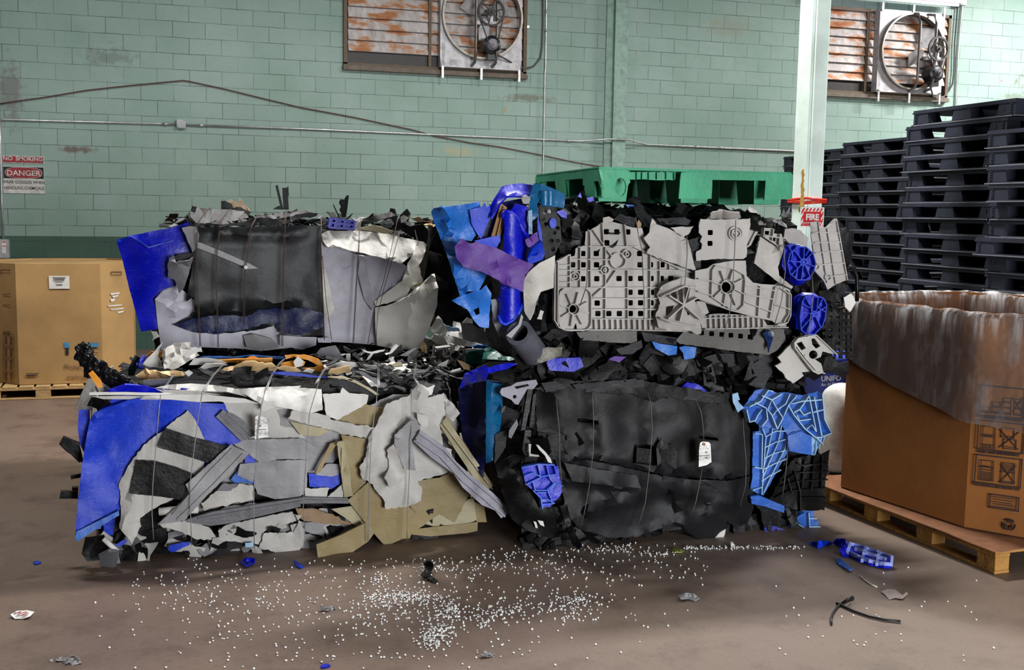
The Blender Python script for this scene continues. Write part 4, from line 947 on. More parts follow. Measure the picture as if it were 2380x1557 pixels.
S('torn_white_sheet', gw, Z4((1290, 1400), (1320, 1310), (1510, 1300), (1560, 1190)) + Z5((110, 1150), (165, 1200), (190, 1260), (188, 1330), (150, 1395), (60, 1400)) + Z4((1420, 1442)), .07, tear=2.5, nz=.025)
S('grey_torn_sheet', lg, Z5((190, 1210), (330, 1190), (505, 1240), (360, 1330), (230, 1402), (190, 1370)), .055, tear=1.5, nz=.03)
S('brown_torn_scrap', plastic('scrap_brown', (158, 132, 104), (104, 76, 56), .6, .7, 9, .1), Z5((130, 1115), (250, 1120), (350, 1150), (500, 1215), (330, 1220), (200, 1200), (160, 1180)), .065, tear=2.5, nz=.03)
S('blue_grey_scrap', lg, Z5((260, 900), (330, 830), (425, 828), (432, 900), (350, 910)), .045, tear=1)
S('blue_scrap', bl, Z5((215, 890), (330, 895), (432, 890), (436, 945), (360, 992), (220, 975)), .05, nz=.02)
S('torn_white_sheet', gw, Z5((190, 985), (350, 985), (330, 1050), (195, 1045)), .07, tear=2)
S('torn_white_sheet', gw, Z5((330, 1045), (440, 955), (440, 1050)), .075, tear=1)
# --- tan boards
S('tan_board', tn, Z5((425, 640, .0), (590, 665, .02), (575, 770, .02), (545, 850, .02), (588, 945, .02), (500, 1035, .01), (480, 860, .03), (440, 700, .02)), .06, nz=.01, tear=.6)
S('tan_strip', tn, Z5((255, 893), (355, 697), (405, 688), (330, 800), (292, 882)), .075, nz=.008)
S('tan_strip', lt_, Z5((400, 690, .02), (440, 678, .03), (480, 860, .03), (502, 1035, .02), (445, 1047, .0), (422, 870, 0), (405, 760, .01)), .085, nz=.008, ribs=[Z5((395, 700), (430, 720), (425, 870))], rib=(.012, .006))
S('tan_board', tn, Z5((870, 1105), (920, 935), (1060, 918), (1140, 885), (1240, 968), (1240, 1050), (1160, 1207), (1060, 1150), (970, 1212)), .06, nz=.014, tear=1)
S('tan_board', lt_, Z5((960, 1215), (1060, 1140), (1150, 1180), (1240, 1060), (1282, 1045), (1300, 1190), (1250, 1215), (1060, 1240)), .045, nz=.01)
S('tan_board', tn, Z5((880, 1285), (900, 1250), (1060, 1232), (1245, 1213), (1308, 1203), (1305, 1262), (1240, 1276), (1000, 1297)), .055, nz=.01)
S('tan_board', tn, Z5((1270, 1065), (1350, 1105), (1366, 1205), (1300, 1205)), .03, nz=.01)
S('tan_board', lt_, Z5((360, 1120), (500, 1100), (560, 1160), (600, 1215), (520, 1230), (440, 1170)), .06, nz=.01)
S('tan_board', tn, Z5((468, 1065), (600, 945), (700, 1060), (862, 1105), (977, 1212), (862, 1292), (712, 1363), (600, 1238), (535, 1150)), .085, nz=.012, th=.012, tear=.5)
S('tan_board', tn, Z5((265, 1350, .12), (420, 1290, .08), (590, 1205, .04), (640, 1275, .04), (600, 1330, .05), (480, 1412, .09), (280, 1488, .14)), .1, nz=.012, th=.012, folds=[Z5((278, 1348))[0] + Z5((285, 1488))[0] + (.02, 4)])
# --- torn pale sheets right of centre
S('white_sheet', wh, Z5((305, 380), (420, 372), (435, 335), (480, 372), (602, 385), (590, 440), (400, 545), (330, 520)), .05, tear=1.2)
S('splintered_plank', gw, Z5((80, 535), (120, 478), (350, 520), (360, 545), (460, 562), (645, 600), (612, 665), (450, 640), (330, 600), (210, 575)), .1, tear=2.2, nz=.012, th=.02, fine=.006)
S('pale_torn_sheet', gw, Z5((870, 385, .0), (905, 330, .02), (930, 312, .03), (995, 365, .03), (980, 405, .03), (1090, 372, .02), (1098, 530, .02), (1065, 565, .02), (1085, 720, .01), (1140, 735, .0), (1140, 880, .0), (1050, 905, .02), (920, 942, .04), (950, 980, .05), (942, 1068, .06), (860, 1105, .05), (710, 1120, .05), (700, 1060, .05), (640, 990, .05), (628, 960, .05), (560, 922, .05), (542, 850, .05), (585, 780, .04), (600, 660, .03), (640, 600, .02), (720, 440, .0)), .09, tear=2, nz=.025, nf=6, folds=[Z5((740, 640))[0] + Z5((720, 950))[0] + (.03, 9), Z5((900, 540))[0] + Z5((770, 620))[0] + (.03, 9), Z5((790, 690))[0] + Z5((770, 1000))[0] + (-.02, 9), Z5((930, 320))[0] + Z5((925, 520))[0] + (.03, 8), Z5((640, 640))[0] + Z5((590, 860))[0] + (.02, 12)])
S('pale_torn_flap', lg, Z5((770, 640, .03), (850, 570, .04), (905, 533, .05), (940, 600, .03), (882, 690, .02), (905, 872, .01), (830, 862, .05), (770, 700, .06)), .14, tear=1.2, nz=.015)
S('pale_torn_flap', gw, Z5((720, 740, .02), (770, 690, .05), (835, 865, .04), (820, 940, .03), (740, 985, .05), (705, 920, .05), (735, 850, .02)), .15, tear=2, nz=.03, nf=9)
S('pale_torn_flap', gw, Z5((915, 500), (990, 520), (985, 590), (945, 585), (920, 550)), .15, tear=1)
S('pale_torn_flap', gw, Z5((1090, 392, -.02), (1150, 440, .03), (1192, 502, .05), (1148, 558, .02), (1105, 500, .0)), .1, tear=1, nz=.03)
S('tan_plank', lt_, Z5((1062, 578, .0), (1105, 528, .03), (1180, 640, .04), (1300, 810, .05), (1410, 968, .08), (1380, 992, .08), (1290, 930, .04), (1160, 735, .01)), .12, nz=.006, th=.02, ribs=[Z5((1078, 560), (1190, 710), (1395, 985))], rib=(.02, .006))
S('pale_offcut', gw, Z5((1190, 628), (1222, 632), (1220, 690), (1200, 680)), .08)
S('pale_offcut', lt_, Z5((1250, 715), (1318, 740), (1320, 830), (1260, 760)), .07)
S('grey_plank', lav, Z5((893, 682, .02), (935, 612, .03), (1010, 660, .03), (1095, 722, .04), (1170, 815, .05), (1240, 880, .06), (1400, 1010, .1), (1527, 1133, .14), (1460, 1180, .14), (1420, 1130, .13), (1335, 1095, .11), (1210, 980, .07), (1150, 890, .05), (1010, 790, .03)), .17, nz=.006, th=.02, ribs=[Z5((925, 625), (1085, 735), (1230, 895), (1518, 1140)), Z5((905, 668), (1060, 775), (1200, 930), (1480, 1165))], rib=(.02, .008))
# --- layered white sheets along the top edge
for k, (m, q) in enumerate(((wh, ((212, 415), (440, 412), (840, 425), (1100, 455), (1250, 480), (1100, 482), (840, 440), (420, 430), (212, 432))), (gw, ((230, 440), (440, 436), (840, 448), (1000, 470), (840, 462), (300, 458))), (wh, ((560, 440), (900, 425), (1200, 455), (1295, 487), (1100, 470), (900, 476), (700, 458))), (gw, ((640, 398), (860, 405), (1040, 430), (900, 430), (680, 415))))):
    S('white_layer', m, Z4(*q), .05 + .012 * k, nz=.006, th=.006)
S('white_sheet', wh, Z4((630, 388, -.05), (720, 365, -.07), (860, 358, -.07), (1000, 368, -.06), (1130, 388, -.04), (1210, 440, .03), (1080, 410, .0), (960, 405, .01), (860, 412, .02), (760, 395, .0)), .06, nz=.012)
S('white_sheet', wh, Z4((1130, 395, -.05), (1330, 380, -.06), (1557, 374, -.06)) + Z5((150, 335, -.06), (298, 345, -.05), (305, 480, .03), (220, 502, .04)) + Z4((1500, 522, .04), (1400, 505, .04), (1310, 492, .03), (1225, 440, .02)), .085, nz=.012, tear=.6, folds=[Z4((1260, 455))[0] + Z5((300, 380))[0] + (.02, 10)])
S('torn_white_scrap', wh, Z4((1300, 490), (1400, 500), (1330, 530), (1310, 535)), .1, tear=.5)
sheet('blue_sheet', A_, bd, Z4((300, 410, -.02), (340, 395, .03), (440, 366, .06), (560, 372, .05), (660, 402, .01), (800, 388, .03), (930, 396, 0), (760, 412, 0), (640, 420, -.02), (460, 410, .0)), PA, .02, nz=.01, step=12)
# --- weight tag on its wire
tg = sheet('weight_tag', A_, paper, Z4((1262, 712), (1266, 572), (1280, 562), (1330, 578), (1342, 592), (1350, 697)), PA, .17, nz=.004, th=.002, smooth=0)
def ttext(s, x, y, size, pl=PA, off=.1745, parent=None, F=Z4): text('handwriting', s, ink, parent, pl.at(*F((x, y))[0], off + .012), (1, 0, -.02), (.02, 0, 1), size, .0006, 'CENTER', -.0011, shear=.25)
ttext('2850', 1303, 618, .040, parent=tg); ttext('4-+', 1312, 642, .032, parent=tg); ttext('2,846', 1306, 690, .038, parent=tg)
bm = bmesh.new(); a = PA.at(*Z4((1272, 655))[0], .188); b = PA.at(*Z4((1340, 652))[0], .188); prism(bm, [a, b, b + Vector((0, 0, .002)), a + Vector((0, 0, .002))], Vector((0, .002, 0))); obj('pen_line', bm, ink, tg)
# --- baling wires, front then over the top
for fpts, tpts in ((Z4((665, 430), (655, 520), (640, 700), (615, 1000), (610, 1180), (620, 1350)), Z6((395, 870), (470, 760), (560, 630))), (Z4((930, 400), (900, 600), (868, 850), (850, 1000), (855, 1200), (862, 1385)), Z6((880, 880), (1000, 690), (1100, 580), (1240, 480))), (Z4((1335, 375), (1300, 520), (1278, 750), (1255, 1050), (1260, 1400)), Z6((1640, 860), (1700, 700), (1800, 540), (1870, 480))),
                   (Z5((290, 270), (220, 500), (205, 700), (185, 1000), (180, 1100), (195, 1380)), Z6((2240, 780), (2300, 680), (2360, 590))), (Z5((662, 330), (650, 450), (620, 650), (605, 1000), (598, 1335)), Z7((850, 950), (848, 800), (850, 690))), (Z5((880, 345), (880, 600), (868, 850), (855, 1100), (850, 1330)), Z7((1290, 920), (1240, 840), (1265, 680)))):
    wire('baling_wire', A_, wgrey, fpts, PA, .185, .0026)
    for d in (0, 3): wire('baling_wire', A_, wgrey, [(x + d, y) for x, y in tpts], PAt, .06, .0024)
# --- bits sticking out at the left and the bottom
S('black_plank', bk, Z4((20, 745), (48, 700), (150, 738), (175, 868), (60, 785)), -.06, th=.03, ribs=[Z4((40, 735), (160, 850))], rib=(.015, .02))
S('black_offcut', bk, Z4((92, 945), (165, 930), (165, 955), (95, 967)), -.05, th=.03); S('black_offcut', bk, Z4((22, 1090), (30, 1042), (140, 1045), (140, 1090)), -.06, th=.03); S('black_offcut', bk, Z4((100, 1022), (140, 1018), (140, 1042), (105, 1042)), -.05, th=.03)
S('crushed_black_tub', bk, Z4((165, 1440, .05), (190, 1340, .08), (300, 1320, .08), (340, 1400, .1), (280, 1480, .08), (200, 1490, .05)), .05, nz=.06, nf=8)
S('crushed_grey_tub', mg, Z4((270, 1440, .04), (330, 1410, .1), (400, 1420, .08), (380, 1520, .05), (320, 1545, .0), (285, 1510, .0)), .08, nz=.05, nf=8)
bm = bmesh.new(); tube(bm, [PA.at(*Z4((300, 1345))[0], .14), PA.at(*Z4((392, 1425))[0], .16)], .013, 10); obj('white_rod', bm, wh, A_)
bm = bmesh.new(); tube(bm, [PA.at(*Z4((655, 1172))[0], .09), PA.at(*Z4((780, 1160))[0], .1), PA.at(*Z4((900, 1158))[0], .08)], .022, 10); obj('white_pipe', bm, wh, A_)
S('blue_scrap', bl, Z4((710, 1415), (720, 1385), (850, 1362), (850, 1382), (740, 1430)), .09, tear=1.2); S('blue_scrap', bl, Z4((300, 1250), (380, 1215), (360, 1330), (310, 1340)), .02, tear=1)
S('blue_scrap', bl, Z4((370, 1385), (440, 1345), (450, 1365), (400, 1395)), .1, tear=1); S('pale_blue_scrap', pb, Z4((1200, 1372), (1252, 1366), (1255, 1392), (1205, 1398)), .09, tear=1)
r1 = random.Random(11)
def bottom(r): return Vector((r.uniform(-.36, 1.5), AY - r.uniform(.0, .05), r.uniform(.03, .15))), Vector((r.uniform(-.3, .3), -1, r.uniform(-.5, .9)))
shards(A_, 60, bottom, [gw, lg, mg, dg, bk, bk, gw], (.07, .22), r1, keep=14, curl=.4, aspect=.35)
def leftend(r): return Vector((-.4 - r.uniform(0, .03), AY + r.uniform(.05, 1.1), r.uniform(.05, .85))), Vector((-1, r.uniform(-.3, .3), r.uniform(-.3, .3)))
shards(A_, 40, leftend, [gw, mg, dg, bk, bk, bl], (.1, .3), r1, keep=4)
def rightend(r): return Vector((1.62 + r.uniform(0, .03), AY + r.uniform(.05, 1.1), r.uniform(.05, .9))), Vector((1, r.uniform(-.4, .3), r.uniform(-.3, .3)))
shards(A_, 60, rightend, [gw, mg, dg, bk, bk, bk2], (.1, .3), r1, keep=8)
# --- top: sheets lying in layers
def T(nm, m, pts, off, **k): return sheet(nm, A_, m, pts, PAt, off, step=k.pop('step', 9), **k)
def V(nm, m, pts, Y, **k): return sheet(nm, A_, m, pts, Pl((0, Y, 0), (0, -1, 0)), 0, step=k.pop('step', 10), **k)
def top(r): return Vector((r.uniform(-.34, 1.6), AY + r.uniform(.02, 1.2), .9 + r.uniform(0, .05))), Vector((r.uniform(-.25, .25), r.uniform(-.35, .15), 1))
shards(A_, 45, top, [bk, bk, dg, bk, mg, wh, dg, bk, bk2], (.04, .13), r1, keep=10, curl=.3, aspect=.4)
def topr(r): return Vector((r.uniform(.85, 1.62), AY + r.uniform(.02, 1.2), .9 + r.uniform(0, .07))), Vector((r.uniform(-.35, .35), r.uniform(-.4, .2), 1))
shards(A_, 110, topr, [bk, dg, wh, bk, mg, bk], (.05, .17), r1, keep=8, curl=.4, aspect=.25)
V('white_spike', wh, Z6((165, 545), (260, 440), (405, 290), (345, 450), (410, 600), (210, 575)), AY + .55, tear=.6, nz=.04)
V('crumpled_white_scrap', gw, Z6((410, 370, .05), (540, 300, -.03), (740, 288, -.05), (735, 330, 0), (800, 400, 0), (840, 440, .02), (740, 500, .08), (620, 570, .12), (420, 605, .14), (395, 450, .1)), AY + .55, tear=1, nz=.04, nf=8, folds=[Z6((430, 370))[0] + Z6((440, 600))[0] + (.05, 6), Z6((500, 460))[0] + Z6((740, 330))[0] + (-.05, 7)])
V('torn_white_scrap', wh, Z6((650, 440), (760, 350), (870, 350), (880, 400), (800, 420), (690, 480)), AY + .48, tear=2, nz=.03)
V('torn_white_scrap', gw, Z6((470, 600), (520, 540), (650, 540), (600, 590), (520, 620)), AY + .35, tear=1, nz=.02)
V('blue_bracket', bd, Z6((100, 610), (130, 490), (165, 435), (215, 455), (160, 560), (170, 610)), AY + .6, nz=.02, th=.02, ribs=[Z6((125, 520), (190, 540)), Z6((115, 580), (170, 590))], rib=(.03, .01))
V('dark_green_flap', plastic('scrap_dark_green', (34, 46, 42), (20, 26, 24), .4, .4), Z6((-10, 600), (70, 440), (140, 475), (110, 560), (60, 690), (-10, 690)), AY + .7, nz=.02)
V('orange_scrap', orr, Z6((330, 450), (350, 400), (400, 395), (395, 460), (330, 520)), AY + .62, nz=.02); V('orange_scrap', orr, Z6((205, 450), (270, 400), (310, 400), (240, 470)), AY + .65, nz=.02)
V('crumpled_orange_scrap', cre, Z6((80, 695), (130, 660), (200, 595), (240, 620), (320, 618), (360, 640), (470, 630), (660, 640), (720, 670), (640, 690), (480, 690), (430, 720), (250, 745), (130, 735)), AY + .3, tear=1.4, nz=.05, nf=10, folds=[Z6((210, 610))[0] + Z6((250, 730))[0] + (.06, 5), Z6((340, 640))[0] + Z6((470, 690))[0] + (.05, 5)])
V('orange_ladder', orr, Z6((980, 505), (1300, 485), (1720, 480), (1725, 525), (1400, 535), (990, 530)), AY + .68, nz=.01, th=.02, ribs=[Z6((1040, 505), (1040, 530)), Z6((1150, 500), (1150, 530)), Z6((1300, 490), (1300, 530)), Z6((1430, 488), (1450, 528)), Z6((1560, 485), (1580, 525)), Z6((980, 507), (1720, 483))], rib=(.03, .012))
V('crumpled_orange_scrap', cre, Z6((1040, 650), (1150, 590), (1330, 545), (1410, 510), (1600, 530), (1720, 540), (1780, 580), (1750, 625), (1540, 640), (1300, 615)), AY + .45, tear=1.4, nz=.05, nf=9)
V('orange_scrap', orr, Z6((1800, 600), (1830, 535), (1960, 505), (2120, 520), (2100, 570), (1990, 590), (1900, 620)), AY + .5, tear=1, nz=.04)
V('orange_loop', orr, Z6((1870, 440), (1990, 430), (2120, 440), (2280, 490), (2340, 570), (2355, 610), (2280, 640), (2140, 640), (2090, 600), (2230, 600), (2280, 570), (2150, 500), (1980, 460), (1890, 490)), AY + .52, nz=.03, th=.02, tear=.5)
V('cream_scrap', cre, Z6((1770, 600), (1850, 570), (1990, 585), (2080, 640), (1900, 640)), AY + .42, tear=1, nz=.03)
V('white_offcut', wh, Z6((1975, 520), (2030, 455), (2100, 510), (2080, 575), (2000, 590)), AY + .44, nz=.02); V('white_offcut', wh, Z6((2090, 640), (2150, 600), (2230, 620), (2200, 660)), AY + .35, tear=1, nz=.02)
V('blue_strip', bs, Z6((840, 475), (900, 455), (1100, 452), (1250, 462), (1480, 438), (1860, 460), (1870, 490), (1450, 482), (1200, 490), (980, 478)), AY + .78, nz=.012)
V('white_strip', wh, Z6((720, 560), (780, 480), (930, 470), (1100, 500), (1180, 540), (950, 535), (880, 560)), AY + .6, nz=.02); V('white_strip', wh, Z6((860, 590), (930, 540), (1130, 545), (1180, 560), (1000, 590), (900, 610)), AY + .5, nz=.02)
V('folded_black_flap', bk2, Z6((1215, 770), (1230, 650), (1270, 590), (1475, 580), (1455, 680), (1490, 835), (1310, 830)), AY + .12, nz=.03)
V('black_scrap', bk, Z6((1480, 830), (1520, 660), (1670, 590), (1690, 700), (1760, 720), (1700, 820)), AY + .14, nz=.05, tear=1)
V('grey_strip', mg, Z6((170, 745), (300, 735), (500, 730), (430, 790), (180, 822)), AY + .08, nz=.012)
V('blue_strip', bl, Z6((1680, 655), (1850, 640), (2000, 650), (2240, 690), (2380, 700), (2380, 722), (2100, 700), (1850, 682)), AY + .2, nz=.012)
V('paper_scrap', paper, Z6((665, 650), (720, 620), (770, 655), (715, 702)), AY + .27, nz=.01, th=.002)
V('cream_scrap', cre, Z7((290, 800), (330, 750), (430, 740), (530, 710), (545, 780), (400, 812), (310, 825)), AY + .3, tear=1.2, nz=.04); V('orange_scrap', orr, Z7((600, 815), (680, 840), (735, 875), (700, 870)), AY + .2, nz=.02)
V('white_strip', wh, Z7((280, 735), (430, 672), (560, 672), (700, 700), (850, 720), (960, 750), (860, 762), (640, 720), (420, 745)), AY + .45, nz=.015); V('white_strip', wh, Z7((640, 750), (760, 755), (900, 795), (1150, 795), (1262, 835), (1240, 850), (1000, 845), (860, 820)), AY + .35, nz=.015)
V('grey_plank', mg, Z7((590, 770), (700, 790), (975, 958), (930, 990), (760, 870)), AY + .06, nz=.008, th=.02, ribs=[Z7((640, 785), (950, 975))], rib=(.012, .008)); V('dark_plank', dg, Z7((805, 768), (930, 778), (1042, 822), (1222, 950), (1205, 985), (1020, 890), (930, 800)), AY + .1, nz=.008, th=.02)
V('tan_arched_strip', lt_, Z7((295, 840), (480, 838), (620, 885), (760, 960), (860, 1030), (830, 1040), (720, 970), (600, 905), (470, 860)), AY + .02, nz=.008, th=.02)
V('black_hollow_panel', bk2, Z7((212, 950), (300, 870), (480, 862), (600, 905), (720, 970), (820, 1040), (560, 1020), (240, 1010)), AY + .05, nz=.02)
V('cream_offcut', lt_, Z7((1000, 705), (1110, 672), (1145, 768), (1060, 762)), AY + .4, nz=.015); V('black_leaf', bk2, Z7((1270, 800), (1300, 740), (1400, 698), (1435, 770), (1340, 835)), AY + .3, nz=.02)
V('white_shard', wh, Z7((1425, 810), (1480, 740), (1540, 690), (1635, 645), (1600, 720), (1480, 795)), AY + .4, nz=.015, tear=.6)
V('grey_offcut', mg, Z7((170, 580), (220, 520), (380, 490), (480, 640), (300, 660)), AY + .85, nz=.02, tear=.6); V('grey_post', gw, Z7((500, 580), (545, 580), (545, 660), (498, 662)), AY + .8)
V('torn_white_ribbon', wh, Z7((665, 525), (740, 555), (790, 560), (850, 545), (930, 535), (910, 555), (800, 580), (745, 655), (722, 655), (770, 580), (700, 560)), AY + .75, tear=.7, nz=.02)
V('black_curl', bk, Z7((800, 580), (930, 545), (920, 590), (860, 650), (760, 655)), AY + .78, nz=.03); V('white_curl', lg, Z7((1090, 600), (1180, 550), (1280, 520), (1200, 580), (1160, 610)), AY + .7, nz=.03); V('black_fin', bk2, Z7((980, 610), (1040, 540), (1110, 478), (1120, 500), (1080, 620)), AY + .75, nz=.02)
bm = bmesh.new(); tube(bm, [Pl((0, AY + .3, 0), (0, -1, 0)).at(*Z7((1512, 832))[0]), Pl((0, AY + .3, 0), (0, -1, 0)).at(*Z7((1765, 752))[0])], .009, 8); obj('white_rod', bm, wh, A_)
V('cream_tag', cre, Z7((1725, 650), (1780, 665), (1862, 705), (1868, 765), (1800, 752)), AY + .5, th=.004, nz=.006)
V('dark_strip', dg, Z7((1440, 1020), (1520, 890), (1560, 900), (1500, 1040)), AY + .0, nz=.01); V('crumpled_white_flap', wh, Z7((1230, 1040), (1280, 930), (1330, 920), (1400, 960), (1480, 930), (1440, 1040)), AY - .04, nz=.04, nf=9, tear=1)
# dark twisted bag rearing up at the left corner
bm = bmesh.new(); Pb = Pl((0, AY + .1, 0), (0, -1, 0)); pth = [Pb.at(x, y) for x, y in ((318, 905), (285, 893), (262, 880), (240, 865), (222, 850), (206, 835), (196, 822), (190, 812), (184, 800))]
tube(bm, pth, [.045, .045, .046, .046, .044, .04, .036, .036, .022], 14); bmesh.ops.subdivide_edges(bm, edges=bm.edges, cuts=2, use_grid_fill=True)
bm.normal_update()
for v in bm.verts: v.co += v.normal * (.035 * noise.noise(v.co * 18) + .022 * noise.noise(v.co * 45))
for f in bm.faces: f.smooth = False
o = obj('twisted_black_film', bm, plastic('glossy_black_film', (14, 14, 16), (40, 40, 44), .2, .16, 10, .05, bump=.5), A_)
V('orange_scrap', orr, [(205, 868), (214, 862), (236, 886), (238, 900), (228, 902)], AY + .0, nz=.02)
V('crumpled_black_scrap', bk, Z4((205, 500), (225, 455), (290, 440), (360, 455), (350, 490), (270, 520)), AY - .02, nz=.05, nf=12, tear=1)
# ================================================================ upper left bale and the bale that carries it
CYY = 7.42
D_ = thing('scrap_bale', 'dark bale at floor level behind the lower left bale, under the rusty wired one', 'bale', (.75, CYY + .6, 0), 'stacked bales of scrap plastic')
core(D_, (-.06, CYY + .02, .01), (1.75, CYY + 1.2, .94), core_m, 5, .04)
r2 = random.Random(21)
def dtop(r): return Vector((r.uniform(-.05, 1.8), CYY + r.uniform(.0, .12), .93 + r.uniform(0, .05))), Vector((r.uniform(-.3, .3), r.uniform(-.8, -.1), 1))
shards(D_, 70, dtop, [bk, dg, bk2, mg, bk], (.08, .25), r2, keep=10, curl=.3, aspect=.4)
def dleft(r): return Vector((-.06 - r.uniform(0, .02), CYY + r.uniform(.05, 1.1), r.uniform(.1, .9))), Vector((-1, r.uniform(-.3, .3), r.uniform(-.3, .3)))
shards(D_, 40, dleft, [bk, dg, mg], (.1, .3), r2, keep=3)

C_ = thing('scrap_bale', 'rusty wired bale of black and cream sheets, upper left', 'bale', (.8, CYY + .6, .96), 'stacked bales of scrap plastic')
PC = Pl((0, CYY, 0), (0, -1, 0))
core(C_, (-.0, CYY + .05, .965), (1.62, CYY + 1.15, 1.77), core_m, 6, .04)
def K(nm, m, pts, off, **k): return sheet(nm, C_, m, pts, PC, off, **k)
K('blue_sheet', bd, Z2((75, 512, -.12), (95, 490, -.1), (200, 462, -.04), (350, 430, -.02), (560, 390, -.02), (690, 345, -.02), (705, 400, 0), (720, 600, 0), (560, 622, .01), (510, 690, .01), (510, 820, .01), (560, 832, .01), (580, 885, .01), (470, 930, .0), (400, 1000, .0), (425, 1245, -.02), (283, 1272, -.05), (180, 900, -.1), (120, 650, -.12)), .0, nz=.014, nf=2.5, tear=.5, th=.012, folds=[Z2((200, 465))[0] + Z2((345, 555))[0] + (.015, 9), Z2((345, 555))[0] + Z2((560, 500))[0] + (.015, 9)])
K('blue_rim', bl, Z2((72, 512, -.1), (95, 488, -.1), (205, 460, -.03), (345, 553, .0), (550, 498, .0), (560, 505, .0), (345, 568, .0), (200, 472, -.02), (95, 515, -.09)), .026, nz=.002, step=8)
K('white_scrap', wh, Z2((510, 385), (560, 360), (600, 372), (560, 395)), -.05, tear=1)
K('grey_folded_sheet', lvw, Z2((400, 1000, .02), (470, 925, .02), (590, 880, .03), (720, 1000, .02), (730, 1100, .02), (1629, 1180, .02), (1629, 1395, .02), (1300, 1432, .03), (1100, 1412, .02), (780, 1400, .02), (455, 1425, .0), (420, 1200, .0)), .0, nz=.018, th=.012, folds=[Z2((405, 1000))[0] + Z2((560, 1080))[0] + (.05, 14), Z2((560, 1080))[0] + Z2((720, 1095))[0] + (.04, 12), Z2((470, 985))[0] + Z2((580, 920))[0] + (-.04, 8), Z2((1100, 1300))[0] + Z2((1420, 1390))[0] + (.03, 14)])
K('black_sheet', plastic('sooty_black_sheet', (19, 21, 23), (10, 11, 16), .8, .42, 3, .1, (90, 92, 96), bump=.08), Z2((640, 396, .0), (760, 392, .02), (1200, 385, .02), (1629, 378, .02)) + Z3((308, 345, .02), (318, 560, .03), (325, 860, .03), (332, 1165, .02), (200, 1168, .01), (0, 1165, .01)) + Z2((1500, 1200, .02), (1200, 1262, .03), (900, 1290, .02), (740, 1272, .02), (560, 1216, .02), (700, 1150, .03), (730, 1100, .04), (725, 980, .04), (655, 1020, .02), (690, 860, .04), (720, 640, .04), (700, 560, .03)), .045, nz=.02, nf=2.6, tear=.8, th=.01, folds=[Z2((760, 440))[0] + Z2((1629, 440))[0] + (.03, 18), Z2((740, 1110))[0] + Z2((1629, 1060))[0] + (.035, 12), Z2((600, 1220))[0] + Z2((1600, 1180))[0] + (-.03, 14)])
K('navy_torn_strip', plastic('navy_film', (26, 34, 74), (50, 54, 70), .6, .4, 8, .3, (110, 112, 130)), Z2((560, 1216), (700, 1165), (900, 1130), (1200, 1090), (1629, 1060)) + Z3((300, 990), (325, 1000), (330, 1100), (150, 1165), (0, 1150)) + Z2((1400, 1190), (1100, 1260), (900, 1290), (740, 1274)), .085, nz=.022, nf=9, tear=2, th=.004)
K('grey_corner_flap', lg, Z2((625, 396, .0), (690, 382, .0), (748, 388, .0), (770, 462, .03), (752, 560, .05), (712, 600, .04), (690, 540, .02)), .09, nz=.01, tear=.8)
K('grey_torn_flap', mg, Z2((505, 700, .02), (520, 650, .03), (560, 625, .03), (575, 690, .05), (690, 668, .05), (722, 640, .03), (705, 700, .04), (665, 835, .05), (640, 905, .06), (602, 946, .05), (562, 832, .03), (512, 822, .02)), .085, nz=.02, tear=1, folds=[Z2((520, 690))[0] + Z2((680, 672))[0] + (.03, 6)])
K('black_torn_fold', bk2, Z2((560, 640), (600, 615), (720, 605), (722, 640), (690, 660), (575, 688)), .08, nz=.02, tear=1)
K('grey_strip', lg, Z2((735, 510), (790, 525), (1000, 610), (1200, 700), (1268, 738), (1165, 742), (1140, 720), (900, 620), (740, 560)), .125, nz=.004, th=.006)
K('black_slab_top', plastic('slab_top_grey', (88, 86, 88), (50, 50, 52), .5, .6, 5, .25), Z8((45, 275, .05), (62, 192, -.2), (120, 200, -.25), (330, 215, -.25), (520, 228, -.25), (560, 285, -.2), (540, 320, .0), (330, 345, .1), (100, 332, .12)), .0, nz=.015, tear=1, th=.02)  # slab top greyer than its black edge
K('black_slab_top', plastic('slab_top_grey', (88, 86, 88), (50, 50, 52), .5, .6, 5, .25), Z8((560, 300, -.02), (640, 275, -.15), (860, 240, -.3), (990, 205, -.4), (900, 250, -.25), (1105, 215, -.35), (1100, 240, -.3), (920, 275, -.1), (770, 300, .0), (640, 330, .02)), .0, nz=.015, tear=1, th=.02)
K('black_slab_edge', bk2, Z8((40, 370), (48, 275), (100, 330), (330, 345), (520, 322), (600, 290), (740, 285), (860, 320), (860, 352), (620, 356), (300, 362), (140, 360)), .02, nz=.02, tear=1)
K('black_end_cap', bk2, Z8((55, 250), (62, 185), (105, 192), (90, 240)), -.1, nz=.02, tear=2)
K('cream_film', plastic('cream_film', (196, 170, 138), (140, 110, 80), .4, .5, 8, .1), Z8((410, 215), (400, 165), (360, 150), (400, 125), (450, 160), (480, 120), (520, 160), (568, 230)), -.35, nz=.04, nf=10, tear=.6)
K('black_bracket', bk2, Z8((318, 212), (316, 140), (350, 138), (410, 165), (430, 215)), -.33, nz=.02, th=.03)
for q in (((795, 5), (815, 0), (865, 215), (845, 215)), ((855, 25), (900, 22), (912, 215), (868, 215)), ((903, 10), (908, 10), (912, 100), (905, 100)), ((1300, 172), (1306, 170), (1358, 280), (1350, 282)), ((1368, 125), (1412, 128), (1416, 280), (1378, 282)), ((1420, 92), (1440, 90), (1420, 250), (1412, 250))):
    K('upright_strip', dg, Z8(*q), -.4, nz=.006, th=.02, step=8)
K('dark_shred', dg, Z8((770, 215), (830, 180), (850, 215)), -.4, tear=1)
K('dark_plank', dg, Z8((930, 270), (1090, 240), (1170, 250), (1150, 275), (1000, 290)), -.2, nz=.01, th=.03)
